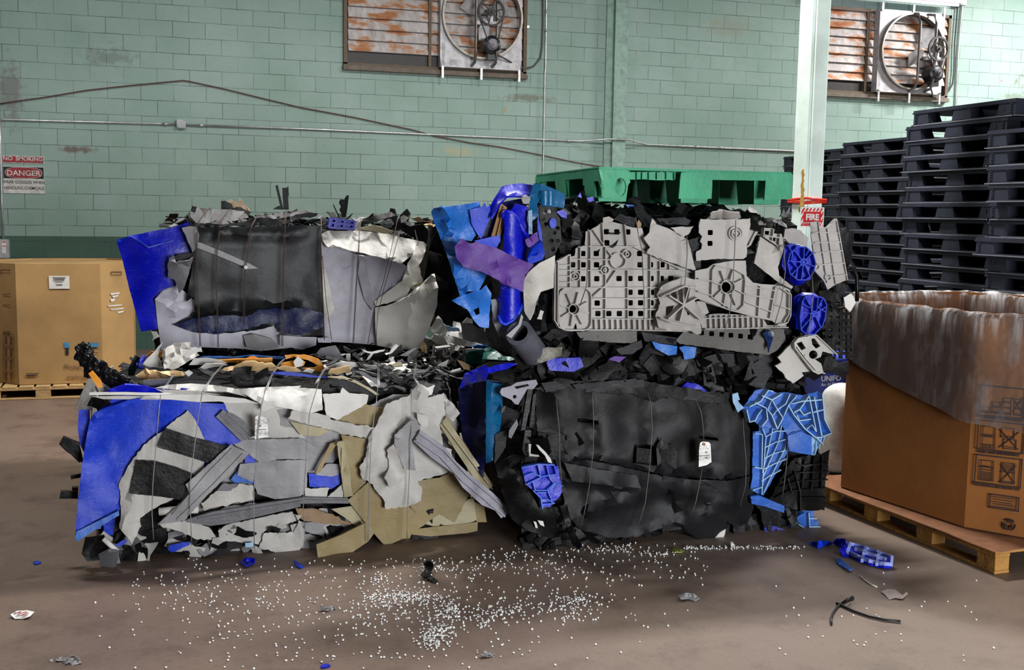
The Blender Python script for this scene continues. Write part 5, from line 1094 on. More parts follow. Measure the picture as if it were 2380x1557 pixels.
K('dark_plank', bk, Z8((1550, 320, .05), (1560, 295, .0), (1810, 235, -.15), (1845, 270, -.1), (1700, 310, .0), (1540, 360, .05)), -.05, nz=.01, th=.04)
K('blue_grid_scrap', bd, Z8((1255, 375), (1270, 290), (1330, 295), (1480, 315), (1470, 385), (1350, 388)), .04, nz=.008, th=.02, step=10, tear=.5, ribs=[Z8((1265, 330), (1475, 350)), Z8((1270, 292), (1480, 318)), Z8((1258, 372), (1468, 384)), Z8((1325, 296), (1300, 384)), Z8((1395, 305), (1380, 386)), Z8((1268, 292), (1256, 374)), Z8((1478, 316), (1468, 384))], rib=(.05, .014))
K('cream_fold', plastic('cream_sheet', (214, 206, 170), (170, 150, 100), .4, .5, 6, .1), Z8((1500, 385), (1560, 370), (1650, 350), (1740, 375), (1830, 405), (1780, 430), (1640, 405)), .07, nz=.02)
K('grey_offcut', gw, Z8((1465, 380), (1490, 340), (1540, 320), (1545, 390), (1500, 395)), .05, nz=.02)
K('white_scrap', wh, Z8((1890, 280), (1920, 262), (1965, 285), (1940, 320), (2020, 340), (1990, 365), (1900, 330)), -.1, nz=.03, tear=1); K('white_scrap', wh, Z8((1170, 290), (1200, 270), (1245, 300), (1230, 330)), -.1, tear=1, nz=.02)
K('black_gloss_sheet', bk2, Z8((1900, 400), (1960, 370), (2090, 340), (2135, 400), (2130, 480), (2110, 540), (2040, 480)), -.08, nz=.03)
K('black_hollow', bk2, Z8((1840, 330), (2000, 330), (2180, 320), (2100, 345), (1930, 385), (1840, 390)), -.1, nz=.03)
for q in (((1980, 290), (2060, 280), (2110, 320), (2050, 330)), ((2080, 330), (2180, 305), (2160, 345)), ((2130, 350), (2170, 340), (2180, 390), (2140, 390))):
    K('cream_film', plastic('cream_film', (196, 170, 138), (140, 110, 80), .4, .5, 8, .1), Z8(*q), -.5, nz=.04, tear=1)
# --- cream and white sheets on the right half
K('cream_sheet', lvw, Z3((312, 380, .0), (325, 480, .02), (430, 500, .03), (580, 555, .04), (760, 580, .04), (920, 620, .03), (965, 650, .02), (935, 745, .02), (905, 800, .02), (720, 910, .03), (715, 1000, .03), (735, 1240, .0), (540, 1222, .0), (390, 1215, .0), (332, 1200, .0), (325, 800, .02)), .035, nz=.016, nf=3, th=.01, folds=[Z3((355, 715))[0] + Z3((575, 600))[0] + (-.03, 9), Z3((610, 560))[0] + Z3((700, 860))[0] + (.035, 9), Z3((330, 640))[0] + Z3((410, 960))[0] + (.025, 9), Z3((705, 900))[0] + Z3((910, 765))[0] + (-.03, 8), Z3((335, 1165))[0] + Z3((700, 1160))[0] + (-.02, 8)])
K('cream_curl', cw, Z3((320, 640, .02), (345, 660, .04), (412, 960, .06), (400, 1000, .05), (340, 1055, .03), (330, 900, .02)), .06, nz=.01)
K('pointed_fold', lvw, Z3((608, 565, .02), (640, 580, .05), (668, 740, .06), (708, 890, .05), (700, 980, .02), (640, 900, .01), (590, 700, .0)), .07, nz=.008)
K('torn_cream_flap', cw, Z3((1000, 560, .0), (1042, 452, -.04), (1085, 460, -.06), (1110, 482, -.06), (1085, 570, -.03), (1050, 640, .0), (1080, 760, .0), (985, 800, .02), (960, 870, .03), (900, 905, .03), (720, 945, .03), (712, 905, .03), (920, 760, .03), (965, 645, .02)), .05, nz=.016, tear=1.5, folds=[Z3((1010, 560))[0] + Z3((930, 760))[0] + (.03, 8)])
K('stained_cream_flap', plastic('stained_cream', (196, 178, 110), (150, 110, 50), .6, .6, 6, .05), Z3((980, 800), (1045, 660), (1075, 770), (1020, 800)), .03, nz=.01)
K('white_folded_sheet', wh, Z3((318, 400, -.02), (360, 378, -.04), (600, 375, -.04), (830, 402, -.04), (1042, 452, -.05), (1005, 560, .03), (920, 624, .07), (800, 590, .07), (640, 552, .07), (500, 515, .07), (430, 495, .08), (365, 502, .08), (325, 455, .03)), .07, nz=.012, tear=1.2, th=.012, folds=[Z3((370, 480))[0] + Z3((920, 605))[0] + (.025, 8)])
K('cream_bulging_sheet', cw, Z3((718, 955, .02), (800, 945, .05), (905, 908, .08), (1030, 830, .08), (1150, 712, .06), (1168, 700, .02), (1180, 760, .0), (1197, 805, .04), (1185, 950, .05), (1120, 1130, .07), (1052, 1272, .05), (890, 1275, .04), (735, 1242, .02), (722, 1100, .05)), .075, nz=.018, nf=3, tear=.6, th=.01, folds=[Z3((980, 930))[0] + Z3((980, 1250))[0] + (.03, 14), Z3((905, 910))[0] + Z3((1180, 800))[0] + (.02, 8)])
K('cream_inner_wall', cw, Z3((905, 905, -.04), (1040, 800, -.08), (1150, 705, -.1), (1168, 790, -.02), (1040, 840, .0)), .06, nz=.01)
for q in (((0, 1165), (130, 1175), (280, 1180), (275, 1240), (170, 1275), (0, 1240)), ((285, 1185), (385, 1180), (388, 1222), (290, 1220))):
    K('rolled_film_end', lvw, [p + (.03,) for p in Z3(*q)], .05, nz=.02, nf=8)
K('rolled_film_end', lg, Z2((1140, 1300, .0), (1230, 1290, .05), (1380, 1330, .06), (1450, 1400, .02), (1300, 1425, .05), (1170, 1400, .03)), .06, nz=.012)
K('pale_offcut', cw, Z2((365, 1265, -.02), (410, 1268, 0), (442, 1310, .0), (400, 1330, .0), (375, 1350, .0), (385, 1310, 0)), .02, tear=.6)
bm = bmesh.new(); p = PC.at(*Z2((1163, 728))[0], .155); cyl(bm, p, (0, -1, 0), .012, .008, 12); obj('crimp_seal', bm, wh, C_)
for pts, db in ((Z2((860, 225, -.3), (830, 250, -.2), (770, 330, .0), (750, 440, .02), (745, 600, .02), (750, 900, .02), (765, 1150, .02), (775, 1390, -.02)), 9), (Z2((1030, 240, -.3), (1000, 260, -.2), (955, 340, .0), (935, 440, .02), (915, 600, .02), (908, 850, .02), (920, 1150, .02), (925, 1400, -.02)), 9),
                (Z2((1270, 265, -.25), (1240, 320, -.1), (1205, 390, .01), (1175, 600, .02), (1150, 800, .02), (1142, 1200, .02)), 8), (Z2((1505, 250, -.25), (1490, 330, .0), (1478, 600, .02), (1470, 1000, .02), (1465, 1390, .0)), 9), (Z3((312, 300, -.2), (312, 370, .0), (305, 600, .02), (325, 900, .02), (335, 1200, .0)), 4), (Z3((322, 570, .02), (350, 900, .02), (392, 1200, .0)), 0),
                (Z3((610, 285, -.2), (598, 380, .03), (590, 560, .05), (575, 780, .03), (552, 1220, .0)), 7), (Z3((890, 280, -.2), (880, 330, -.1), (840, 520, .04), (780, 770, .04), (705, 1000, .04), (665, 1230, .0)), 0), (Z3((910, 370, -.1), (850, 590, .05), (790, 800, .04), (738, 1010, .06), (725, 1240, .02)), 0)):
    for d in ((0, db) if db else (0,)): wire('rusty_wire', C_, wrust, [(x + d * .28, y, z) for x, y, z in pts], PC, .135, .0022)
def ctop(r): return Vector((r.uniform(.0, 1.65), CYY + r.uniform(.1, 1.0), 1.77 + r.uniform(0, .06))), Vector((r.uniform(-.4, .4), r.uniform(-.5, .3), 1))
shards(C_, 110, ctop, [bk, dg, bk2, bk, mg, dg], (.06, .24), r2, keep=14, curl=.3, aspect=.3)
def cside(r): return Vector((1.63 + r.uniform(0, .04), CYY + r.uniform(.1, 1.0), r.uniform(1.0, 1.75))), Vector((1, r.uniform(-.4, .2), r.uniform(-.3, .3)))
shards(C_, 50, cside, [bk, bk2, dg], (.1, .3), r2, keep=6)

# ================================================================ bales in the gap behind
G_ = thing('scrap_bale', 'bale at floor level in the gap, topped with white and dark green scrap', 'bale', (2.5, 8.0, 0), 'stacked bales of scrap plastic')
GY = 7.3
core(G_, (1.9, GY + .03, .01), (3.3, GY + 1.2, .93), core_m, 8, .04)
PG = Pl((0, GY, 0), (0, -1, 0))
def Gs(nm, m, pts, off, **k): return sheet(nm, G_, m, pts, PG, off, step=k.pop('step', 12), **k)
Gs('white_crumpled_film', wh, Z7((1435, 330), (1440, 300), (1520, 160), (1600, 270), (1680, 290), (1690, 220), (1760, 240), (1780, 300), (1780, 420), (1500, 420)), -.2, nz=.06, nf=9, tear=1.2, fine=.02)
Gs('white_crumpled_film', gw, Z7((1430, 420), (1460, 370), (1560, 380), (1700, 390), (1960, 470), (1940, 500), (1800, 500), (1500, 480)), .0, nz=.06, nf=10, tear=1, fine=.02)
Gs('pale_blue_scrap', pb, Z7((1600, 270), (1750, 300), (1760, 340), (1620, 330)), -.1, tear=1.5, nz=.02)
Gs('grey_panel', lg, Z7((1765, 245), (1900, 258), (1960, 300), (2060, 345), (2160, 440), (2130, 490), (2050, 488), (1790, 425)), .06, nz=.012, tear=.8)
Gs('white_offcut', wh, Z7((1780, 240), (1840, 180), (1895, 200), (1900, 250)), -.1, tear=1)
Gs('blue_strip', bs, Z7((1890, 500), (1960, 480), (2060, 495), (2040, 530), (1920, 525)), .05, tear=1)
Gs('green_flap', gr, Z7((1820, 590), (1860, 555), (2020, 535), (2010, 600), (1970, 690), (1830, 705), (1790, 660)), .1, nz=.03)
Gs('green_rolled_sheet', gr, Z7((1950, 690, .0), (2000, 640, .08), (2020, 560, .0), (2060, 510, -.05), (2200, 510, .0), (2390, 560, .0), (2390, 640, .1), (2300, 660, .12), (2060, 640, .12), (1990, 700, .08)), .08, nz=.02)
Gs('white_strip', gw, Z7((1800, 530), (2020, 530), (1960, 560), (1820, 560)), .05, nz=.01)
Gs('brown_scrap', cre, Z7((1315, 510), (1350, 440), (1390, 490), (1395, 580), (1340, 560)), .0, nz=.04, tear=1)
Ph = Pl((0, GY - .1, 0), (0, -1, 0)); c = Ph.at(*Z7((1680, 590))[0]); rr = (Ph.at(*Z7((1738, 590))[0]) - c).length
hub = bmesh.new(); ringplate(hub, c + Vector((0, -.06, 0)), (0, 1, 0), rr * .8, rr * 1.02, .12, 28)
for k in range(7):
    t = k * PI * 2 / 8 + .1; d = Vector((math.cos(t), 0, math.sin(t))); s = Vector((-d.z, 0, d.x)) * .006
    prism(hub, [c + d * rr - s + Vector((0, -.05, 0)), c + d * rr * 2.0 - s + Vector((0, -.05, 0)), c + d * rr * 2.0 + s + Vector((0, -.05, 0)), c + d * rr + s + Vector((0, -.05, 0))], Vector((0, .09, 0)))
for a, b in (((1555, 505), (1560, 600)), ((1780, 500), (1795, 690)), ((1480, 520), (1640, 500))):
    p, q = Ph.at(*Z7(a)[0]), Ph.at(*Z7(b)[0]); s = (q - p).cross(Vector((0, 1, 0))).normalized() * .006; prism(hub, [p - s + Vector((0, -.05, 0)), q - s + Vector((0, -.05, 0)), q + s + Vector((0, -.05, 0)), p + s + Vector((0, -.05, 0))], Vector((0, .09, 0)))
obj('broken_wheel_hub', hub, gw, G_, 40)
def gtop(r): return Vector((r.uniform(1.85, 2.6), GY + r.uniform(-.05, .4), .92 + r.uniform(0, .1))), Vector((r.uniform(-.5, .5), r.uniform(-.8, .1), 1))
shards(G_, 60, gtop, [bk, dg, wh, bk2, gr, gw], (.06, .22), r2, keep=8, curl=.4, aspect=.4)
def gfront(r): return Vector((r.uniform(1.88, 2.5), GY + r.uniform(-.02, .03), r.uniform(.1, .9))), Vector((r.uniform(-.3, .3), -1, r.uniform(-.3, .4)))
shards(G_, 40, gfront, [bk, dg, bk2], (.1, .25), r2, keep=3)
F_ = thing('scrap_bale', 'black shredded bale in the shadow behind the two upper bales', 'bale', (2.5, 8.3, .95), 'stacked bales of scrap plastic')
core(F_, (1.9, 7.75, .95), (3.2, 8.8, 1.78), core_m, 9, .06)
def ffr(r): return Vector((r.uniform(1.86, 2.6), 7.72 + r.uniform(-.03, .04), r.uniform(1.0, 1.78))), Vector((r.uniform(-.6, .3), -1, r.uniform(-.3, .4)))
shards(F_, 90, ffr, [bk, bk2, bk2, dg], (.1, .3), r2, keep=16, curl=.4)
def ftop(r): return Vector((r.uniform(1.85, 2.4), 7.75 + r.uniform(.0, .9), 1.78 + r.uniform(0, .05))), Vector((r.uniform(-.4, .4), r.uniform(-.4, .3), 1))
shards(F_, 40, ftop, [bk, dg, cre, bk2], (.08, .2), r2, keep=8)
# ================================================================ lower right bale: black sheet
BY = 5.75
B_ = thing('scrap_bale', 'wire tied bale wrapped in matt black sheet, lower right', 'bale', (2.85, BY + .6, 0), 'stacked bales of scrap plastic')
PB = Pl((0, BY, 0), (0, -1, 0)); PBt = Pl((0, 0, .93), (0, 0, 1))
X1_ = fr(1060, 820, 3.114); X2_ = fr(1540, 820, 3.114); X0_ = fr(980, 380, 3.114); E1 = fr(1240, 440, 3.7075); E2 = fr(1580, 440, 3.3841)
core(B_, (1.9, BY + .06, .01), (3.75, BY + 1.22, .92), core_m, 12, .05)
def B(nm, m, pts, off, **k): return sheet(nm, B_, m, pts, PB, off, **k)
bsh = plastic('matt_black_sheet', (19, 19, 22), (10, 10, 11), .7, .5, 3, .1, (64, 64, 68), bump=.1)
slot = lambda x, y, L, h, a=.12: [(x - L, y - h - a * L), (x + L, y - h + a * L), (x + L + 2, y + h + a * L), (x - L, y + h - a * L)]
B('black_sheet', bsh, [(1243, 910, -.03), (1290, 897, .02), (1370, 905, .03), (1440, 898, .03), (1500, 908, .03), (1560, 900, .02), (1640, 918, .03), (1700, 930, .02), (1730, 960, .0), (1748, 1010, .0), (1755, 1100, .0), (1690, 1115, .03), (1560, 1108, .05), (1450, 1082, .05), (1372, 1066, .04), (1300, 1072, .02), (1252, 1062, .0)], .05, nz=.028, nf=3.2, tear=1.5, th=.008, holes=[slot(1366, 979, 24, 4), slot(1285, 1014, 31, 5), [(1474, 1032), (1525, 1038), (1528, 1082), (1470, 1076)], slot(1646, 1018, 22, 3, .15)], folds=[(1300, 1066, 1700, 1112, .03, 10), (1290, 900, 1320, 1060, .02, 14), (1380, 905, 1378, 1060, -.02, 18), (1510, 905, 1500, 1090, -.02, 18), (1640, 915, 1635, 1100, -.02, 16)])
B('black_pocket', bk2, [(1250, 1005), (1313, 1010), (1316, 1046), (1300, 1050), (1255, 1040)], .065, nz=.01); B('black_pocket', bk2, [(1480, 1040), (1560, 1050), (1556, 1092), (1478, 1080)], .03, nz=.02)
B('black_torn_flap', bk2, [(1535, 1040), (1560, 1030), (1575, 1050), (1570, 1100), (1540, 1110)], .1, nz=.02, tear=1.5)
B('black_sheet', bsh, [(1290, 1068, .0), (1372, 1070, .03), (1450, 1086, .05), (1560, 1112, .05), (1690, 1118, .04), (1750, 1105, .0), (1752, 1180, .0), (1738, 1215, .0), (1712, 1225, .03), (1690, 1212, .04), (1686, 1250, .03), (1640, 1262, .04), (1600, 1240, .05), (1540, 1228, .04), (1478, 1248, .06), (1420, 1250, .06), (1352, 1232, .04), (1318, 1200, .02), (1305, 1130, .0)], .065, nz=.03, nf=3, tear=1.2, th=.008, folds=[(1300, 1110, 1700, 1160, .03, 16), (1330, 1200, 1500, 1150, .03, 14), (1480, 1245, 1700, 1170, .02, 14), (1350, 1080, 1350, 1230, -.02, 14), (1560, 1120, 1600, 1240, .03, 14)])
B('black_crease_flap', bsh, [(1310, 1075, .02), (1400, 1092, .05), (1480, 1105, .05), (1490, 1135, .05), (1420, 1128, .07), (1330, 1118, .03)], .1, nz=.02, tear=1); B('black_crease_flap', bk, [(1420, 1142), (1480, 1130), (1485, 1150), (1430, 1162)], .13, nz=.02)
B('black_crease_flap', bsh, [(1540, 1105), (1640, 1120), (1700, 1150), (1690, 1180), (1600, 1160), (1545, 1140)], .11, nz=.02, tear=1)
B('black_strip', bk, [(1540, 1218), (1600, 1215), (1600, 1228), (1540, 1236)], .12, nz=.01)
B('white_corner_scrap', wh, X2_((370, 1350), (415, 1300), (458, 1275), (448, 1320), (436, 1356)), .1, tear=.6)
B('torn_black_edge', bk2, [(1235, 905), (1290, 880), (1400, 890), (1500, 885), (1600, 905), (1700, 915), (1690, 940), (1620, 930), (1540, 925), (1520, 935), (1470, 915), (1440, 920), (1380, 910), (1300, 912)], .09, nz=.03, tear=3)
for q in (((1330, 893), (1480, 880), (1485, 900), (1340, 905)), ((1420, 885), (1495, 882), (1498, 898), (1425, 902)), ((1545, 905), (1600, 900), (1680, 925), (1640, 935), (1560, 925)), ((1258, 890), (1290, 885), (1320, 900), (1270, 912))): B('dark_strip', dg, q, .11, nz=.012, tear=1)
# blue grid scraps
B('blue_grid_scrap', bd, X1_((470, 820), (580, 797), (695, 800), (700, 828), (738, 815), (760, 950), (772, 1000), (742, 1050), (700, 1082), (682, 1116), (610, 1120), (600, 1060), (575, 1000), (545, 985), (500, 950), (485, 880)), .11, nz=.012, tear=1, th=.006, step=11, rib=(.035, .006), rib_m=plastic('rubbed_blue', (66, 110, 228), (40, 70, 200), .4), ribs=[X1_((580, 800), (600, 890), (540, 920), (500, 940)), X1_((485, 880), (540, 860), (600, 885), (710, 870)), X1_((640, 800), (665, 900), (700, 940), (650, 990), (680, 1060)), X1_((695, 800), (712, 870)), X1_((540, 915), (560, 985), (640, 985), (700, 930), (760, 955)), X1_((600, 1050), (650, 1050), (700, 1080)), X1_((575, 1000), (640, 1000)), X1_((610, 1085), (690, 1080)), X1_((545, 985), (600, 1040), (612, 1118)), X1_((470, 820), (580, 797), (695, 802))])
B('pale_blue_lattice', mb, X2_((575, 400, .0), (600, 370, .02), (665, 275, .02), (735, 258, .02), (770, 270, .03), (830, 290, .03), (890, 285, .03), (960, 300, .03), (1040, 305, .03), (1122, 278, .02), (1132, 330, .02), (1142, 470, .02), (1192, 568, -.02), (1135, 655, -.02), (1080, 600, .03), (1000, 560, .04), (905, 600, .03), (860, 520, .03), (800, 545, .02), (700, 530, .0), (690, 520, .0), (640, 480, .0), (600, 490, .0)), .1, nz=.012, tear=1.2, step=11, rib=(.05, .007), rib_m=pb, ribs=[X2_((600, 380), (680, 340), (735, 262), (770, 270)), X2_((640, 350), (720, 390), (730, 470), (690, 520)), X2_((690, 300), (760, 330), (830, 290)), X2_((730, 400), (760, 330), (800, 400), (860, 360), (890, 290)), X2_((770, 440), (800, 400), (840, 460), (880, 370), (940, 300)), X2_((800, 540), (760, 440), (730, 400)), X2_((840, 460), (800, 540)), X2_((880, 370), (920, 440), (1000, 540), (1075, 600)), X2_((920, 420), (960, 400), (1030, 300)), X2_((960, 400), (990, 440), (1040, 420)), X2_((1030, 310), (1080, 560)), X2_((1065, 310), (1120, 590)), X2_((1125, 285), (1140, 470), (1190, 570), (1115, 600), (1075, 600)), X2_((1010, 540), (1050, 510), (1080, 560)), X2_((900, 360), (985, 340), (1120, 330)), X2_((1060, 420), (1136, 400)), X2_((580, 400), (600, 490), (640, 480), (660, 440), (690, 400)), X2_((1080, 600), (1130, 650)), X2_((940, 440), (960, 480), (1040, 470))])
B('pale_blue_lattice', pb, X2_((505, 300), (545, 288), (560, 340), (545, 345), (590, 400), (545, 432), (510, 360)), .12, nz=.02, tear=1)
B('blue_block_side', mb, X2_((905, 600, .03), (1000, 565, .04), (1080, 605, .04), (1080, 740, .05), (1000, 728, .06), (920, 712, .05), (912, 680, .04)), .11, nz=.008, th=.012); B('blue_block_side', pb, X2_((1080, 605, .03), (1190, 570, -.04), (1180, 600, -.05), (1130, 665, -.03), (1105, 740, .03), (1080, 738, .05)), .11, nz=.006, step=10, rib=(.02, .005), ribs=[X2_((1110, 600), (1090, 730)), X2_((1140, 590), (1120, 690)), X2_((1165, 580), (1150, 640))], rib_m=pb)
B('blue_grid_strip', mb, X2_((655, 572), (700, 566), (702, 518), (765, 525), (810, 545), (850, 470), (905, 500), (910, 600), (915, 700), (860, 800), (732, 1032), (690, 1020), (635, 990), (650, 900)), .095, nz=.014, tear=.8, step=11, rib=(.03, .006), rib_m=pb, ribs=[X2_((705, 540), (730, 600), (700, 1020)), X2_((780, 540), (745, 700), (705, 860)), X2_((850, 480), (820, 640), (735, 830), (705, 900)), X2_((900, 520), (870, 680), (790, 840), (715, 1000)), X2_((730, 600), (800, 560), (870, 560), (905, 540)), X2_((720, 680), (800, 640), (910, 610)), X2_((715, 760), (790, 720), (905, 690)), X2_((705, 840), (780, 800), (880, 760)), X2_((700, 920), (760, 880), (840, 840)), X2_((655, 575), (705, 585), (700, 830)), X2_((650, 820), (705, 830)), X2_((636, 985), (700, 965))])
B('blue_strip', mb, X2_((637, 1040), (700, 1032), (882, 1108), (880, 1158), (740, 1112), (645, 1092)), .12, nz=.01, th=.02, ribs=[X2_((640, 1060), (880, 1130))], rib=(.012, .006))
B('blue_scrap', plastic('scrap_violet_blue', (58, 60, 170), (30, 30, 90), .5), X2_((732, 1250), (800, 1252), (930, 1290), (870, 1322), (740, 1290)), .06, nz=.02, tear=1)
B('pale_blue_lattice', mb, X2_((915, 1250), (960, 1200), (1040, 1140), (1095, 1142), (1100, 1215), (1132, 1218), (1122, 1290), (1050, 1312), (970, 1282)), .03, nz=.02, tear=1, step=11, rib=(.03, .006), rib_m=pb, ribs=[X2_((1040, 1150), (1050, 1305)), X2_((1045, 1190), (1098, 1190)), X2_((1046, 1250), (1125, 1250)), X2_((950, 1220), (1040, 1280))])
B('blue_scrap', bd, X2_((120, 270), (180, 210), (260, 230), (320, 275), (300, 310), (220, 290), (170, 290)), .1, nz=.03, tear=1.5)
B('black_grid_scrap', bk, X2_((900, 830, .0), (960, 760, .0), (1060, 740, .02), (1150, 735, .0), (1212, 700, -.05), (1200, 820, -.03), (1178, 950, -.02), (1172, 1140, -.02), (980, 1136, .02), (880, 1112, .03), (765, 1080, .03), (830, 960, .02)), .06, nz=.02, tear=2, step=12, rib=(.03, .007), ribs=[X2_((960, 790), (1000, 810), (1180, 790)), X2_((860, 920), (960, 860), (1180, 850)), X2_((840, 960), (960, 920), (1178, 910)), X2_((800, 1040), (900, 990), (1175, 970)), X2_((1010, 770), (990, 1000)), X2_((1080, 745), (1060, 990)), X2_((940, 850), (980, 1000)), X2_((1140, 740), (1130, 980)), X2_((890, 900), (920, 1010)), X2_((980, 1040), (1172, 1040)), X2_((980, 1000), (980, 1136))])
# left end: navy and teal drums
B('navy_sheet', plastic('scrap_navy', (8, 14, 62), (8, 8, 20), .5, .45), X1_((20, 265, -.3), (70, 230, -.2), (220, 200, -.08), (330, 215, -.05), (330, 420, -.05), (215, 640, -.1), (200, 900, -.15), (60, 700, -.3), (30, 480, -.3)), .0, nz=.03)
B('deep_blue_sheet', bd, X1_((18, 265, -.25), (35, 220, -.2), (60, 150, -.12), (150, 115, -.05), (205, 85, .0), (225, 108, .02), (360, 72, .02), (445, 78, .02), (380, 112, .04), (300, 130, .04), (235, 150, .03), (215, 195, .0), (120, 215, -.1), (60, 240, -.2)), .06, nz=.02, tear=.8, folds=[X1_((60, 160))[0] + X1_((210, 110))[0] + (.03, 5)])
B('teal_drum_wall', tl, X1_((218, 193, .0), (270, 215, .06), (340, 228, .08), (335, 400, .08), (325, 520, .06), (300, 640, .04), (275, 780, .02), (215, 800, -.02)), -.02, nz=.01, th=.012, bulge=(1143, 22, .05))
B('grey_gasket', lav, X1_((318, 285), (330, 258), (400, 240), (440, 215), (500, 205), (580, 195), (592, 225), (560, 262), (515, 262), (450, 376), (425, 370), (400, 340), (330, 308)), .12, nz=.015, holes=[X1_(*circ(425, 318, 14, 10))[:-1], X1_((420, 245), (520, 225), (530, 240), (440, 262))], th=.01)
B('dusty_scrap', dg, X1_((283, 592), (330, 570), (372, 558), (360, 680), (310, 760), (280, 800), (282, 680)), .02, nz=.02, tear=1); B('dusty_strip', mg, X1_((385, 560), (440, 480), (450, 520), (400, 620), (380, 610)), .08, nz=.01)
for q in (((470, 560), (520, 260), (560, 250), (500, 560)), ((530, 540), (560, 300), (580, 290), (560, 540)), ((480, 700), (500, 560), (545, 560), (530, 740), (500, 740)), ((330, 400), (360, 380), (350, 420), (325, 440))): B('black_strut', bk, X1_(*q), .08, nz=.012, th=.02)
B('white_rag', wh, X1_((580, 665), (600, 670), (650, 720), (685, 765), (695, 800), (665, 790), (645, 745), (600, 700)), .13, tear=1, nz=.02); B('white_rag', gw, X1_((525, 660), (545, 660), (540, 730), (600, 740), (600, 752), (530, 748)), .12, tear=.6)
B('white_scrap', wh, X1_((560, 1220), (580, 1225), (592, 1270), (575, 1265)), .1, tear=1); B('white_scrap', wh, X1_((590, 1212), (630, 1218), (640, 1258), (610, 1245)), .1, tear=1)
B('crushed_black_sheet', bk2, X1_((280, 800, -.1), (420, 740, .0), (500, 760, .02), (480, 900, .05), (600, 1120, .06), (700, 1100, .06), (752, 1330, .05), (690, 1345, .05), (500, 1280, .03), (400, 1200, .0), (330, 1000, -.05)), .04, nz=.05, nf=5)
B('black_strap', bk, X1_((752, 1110, .0), (800, 1090, .0), (835, 1230, .05), (870, 1320, .1), (918, 1418, .22), (890, 1425, .22), (840, 1370, .15), (800, 1260, .05)), .11, nz=.006)
B('speaker_grille_scrap', mg, X1_(*circ(815, 820, 18, 12))[:-1], .12, nz=.0, th=.01)
B('torn_wire_loop', bk, X1_((1450, 680), (1490, 610), (1500, 650), (1530, 650), (1530, 690), (1500, 700)), .12, tear=1.5, nz=.02)
r3 = random.Random(31)
def btop(r): return Vector((r.uniform(1.95, 3.75), BY + r.uniform(-.03, .25), .9 + r.uniform(-.03, .1))), Vector((r.uniform(-.4, .4), r.uniform(-1.2, -.2), 1))
shards(B_, 150, btop, [bk, bk2, dg, bk2], (.06, .2), r3, keep=16, curl=.4, aspect=.4)
def bleft(r): return Vector((r.uniform(1.88, 2.14), BY + r.uniform(-.04, .1), r.uniform(.06, .95))), Vector((r.uniform(-.7, .3), -1, r.uniform(-.3, .4)))
shards(B_, 70, bleft, [bk, bk2, dg, bk2], (.08, .24), r3, keep=14, curl=.5, aspect=.35)
def bright(r): return Vector((r.uniform(3.45, 3.72), BY + r.uniform(-.02, .1), r.uniform(.06, .9))), Vector((r.uniform(-.3, .7), -1, r.uniform(-.3, .4)))
shards(B_, 60, bright, [bk, bk2, dg], (.06, .2), r3, keep=10, curl=.5, aspect=.35)
def bbot(r): return Vector((r.uniform(1.95, 3.7), BY - r.uniform(-.02, .06), r.uniform(.02, .1))), Vector((r.uniform(-.4, .4), -1, r.uniform(-.2, .6)))
shards(B_, 40, bbot, [bk, bk2, dg], (.08, .24), r3, keep=8, curl=.4, aspect=.35)
def bside(r): return Vector((3.77 + r.uniform(0, .04), BY + r.uniform(.05, 1.1), r.uniform(.06, .9))), Vector((1, r.uniform(-.4, .4), r.uniform(-.3, .4)))
shards(B_, 40, bside, [bk, bk2, dg, mb], (.1, .25), r3, keep=2)
for pts in (X1_((725, 330), (735, 450), (748, 560), (750, 780), (770, 1010)), X1_((985, 270), (995, 480), (992, 700), (965, 960), (930, 1150), (905, 1250)), X1_((1390, 290), (1410, 370), (1420, 550), (1400, 830), (1370, 1080), (1310, 1280)), X2_((245, 350), (280, 430), (295, 560), (298, 650)), X2_((288, 830), (265, 960), (240, 1080), (200, 1190)), X2_((580, 470), (590, 620), (605, 790), (600, 960), (560, 1110)), X2_((905, 640), (900, 780), (880, 950), (865, 1060))):
    wire('baling_wire', B_, plain('dull_wire', (104, 100, 96), .5, .5), pts, PB, .185, .003)
tg = sheet('weight_tag', B_, paper, X2_((262, 826), (264, 700), (272, 650), (290, 642), (335, 646), (347, 662), (354, 790), (320, 812)), PB, .2, nz=.004, th=.002, smooth=0)
bm = bmesh.new(); p = PB.at(*X2_((299, 661))[0], .206); ringplate(bm, p, (0, -1, 0), .004, .009, .002, 14); obj('eyelet', bm, plain('tag_eyelet', (150, 90, 60), .6), tg)
for s, x, y, h in (('2,152', 302, 697, .032), ('+-4', 300, 735, .028), ('2,148', 302, 775, .032)): ttext(s, x, y, h, PB, .2, tg, X2_)
bm = bmesh.new(); a = PB.at(*X2_((268, 748))[0], .208); b = PB.at(*X2_((345, 742))[0], .208); prism(bm, [a, b, b + Vector((0, 0, .002)), a + Vector((0, 0, .002))], Vector((0, .002, 0))); obj('pen_line', bm, ink, tg)

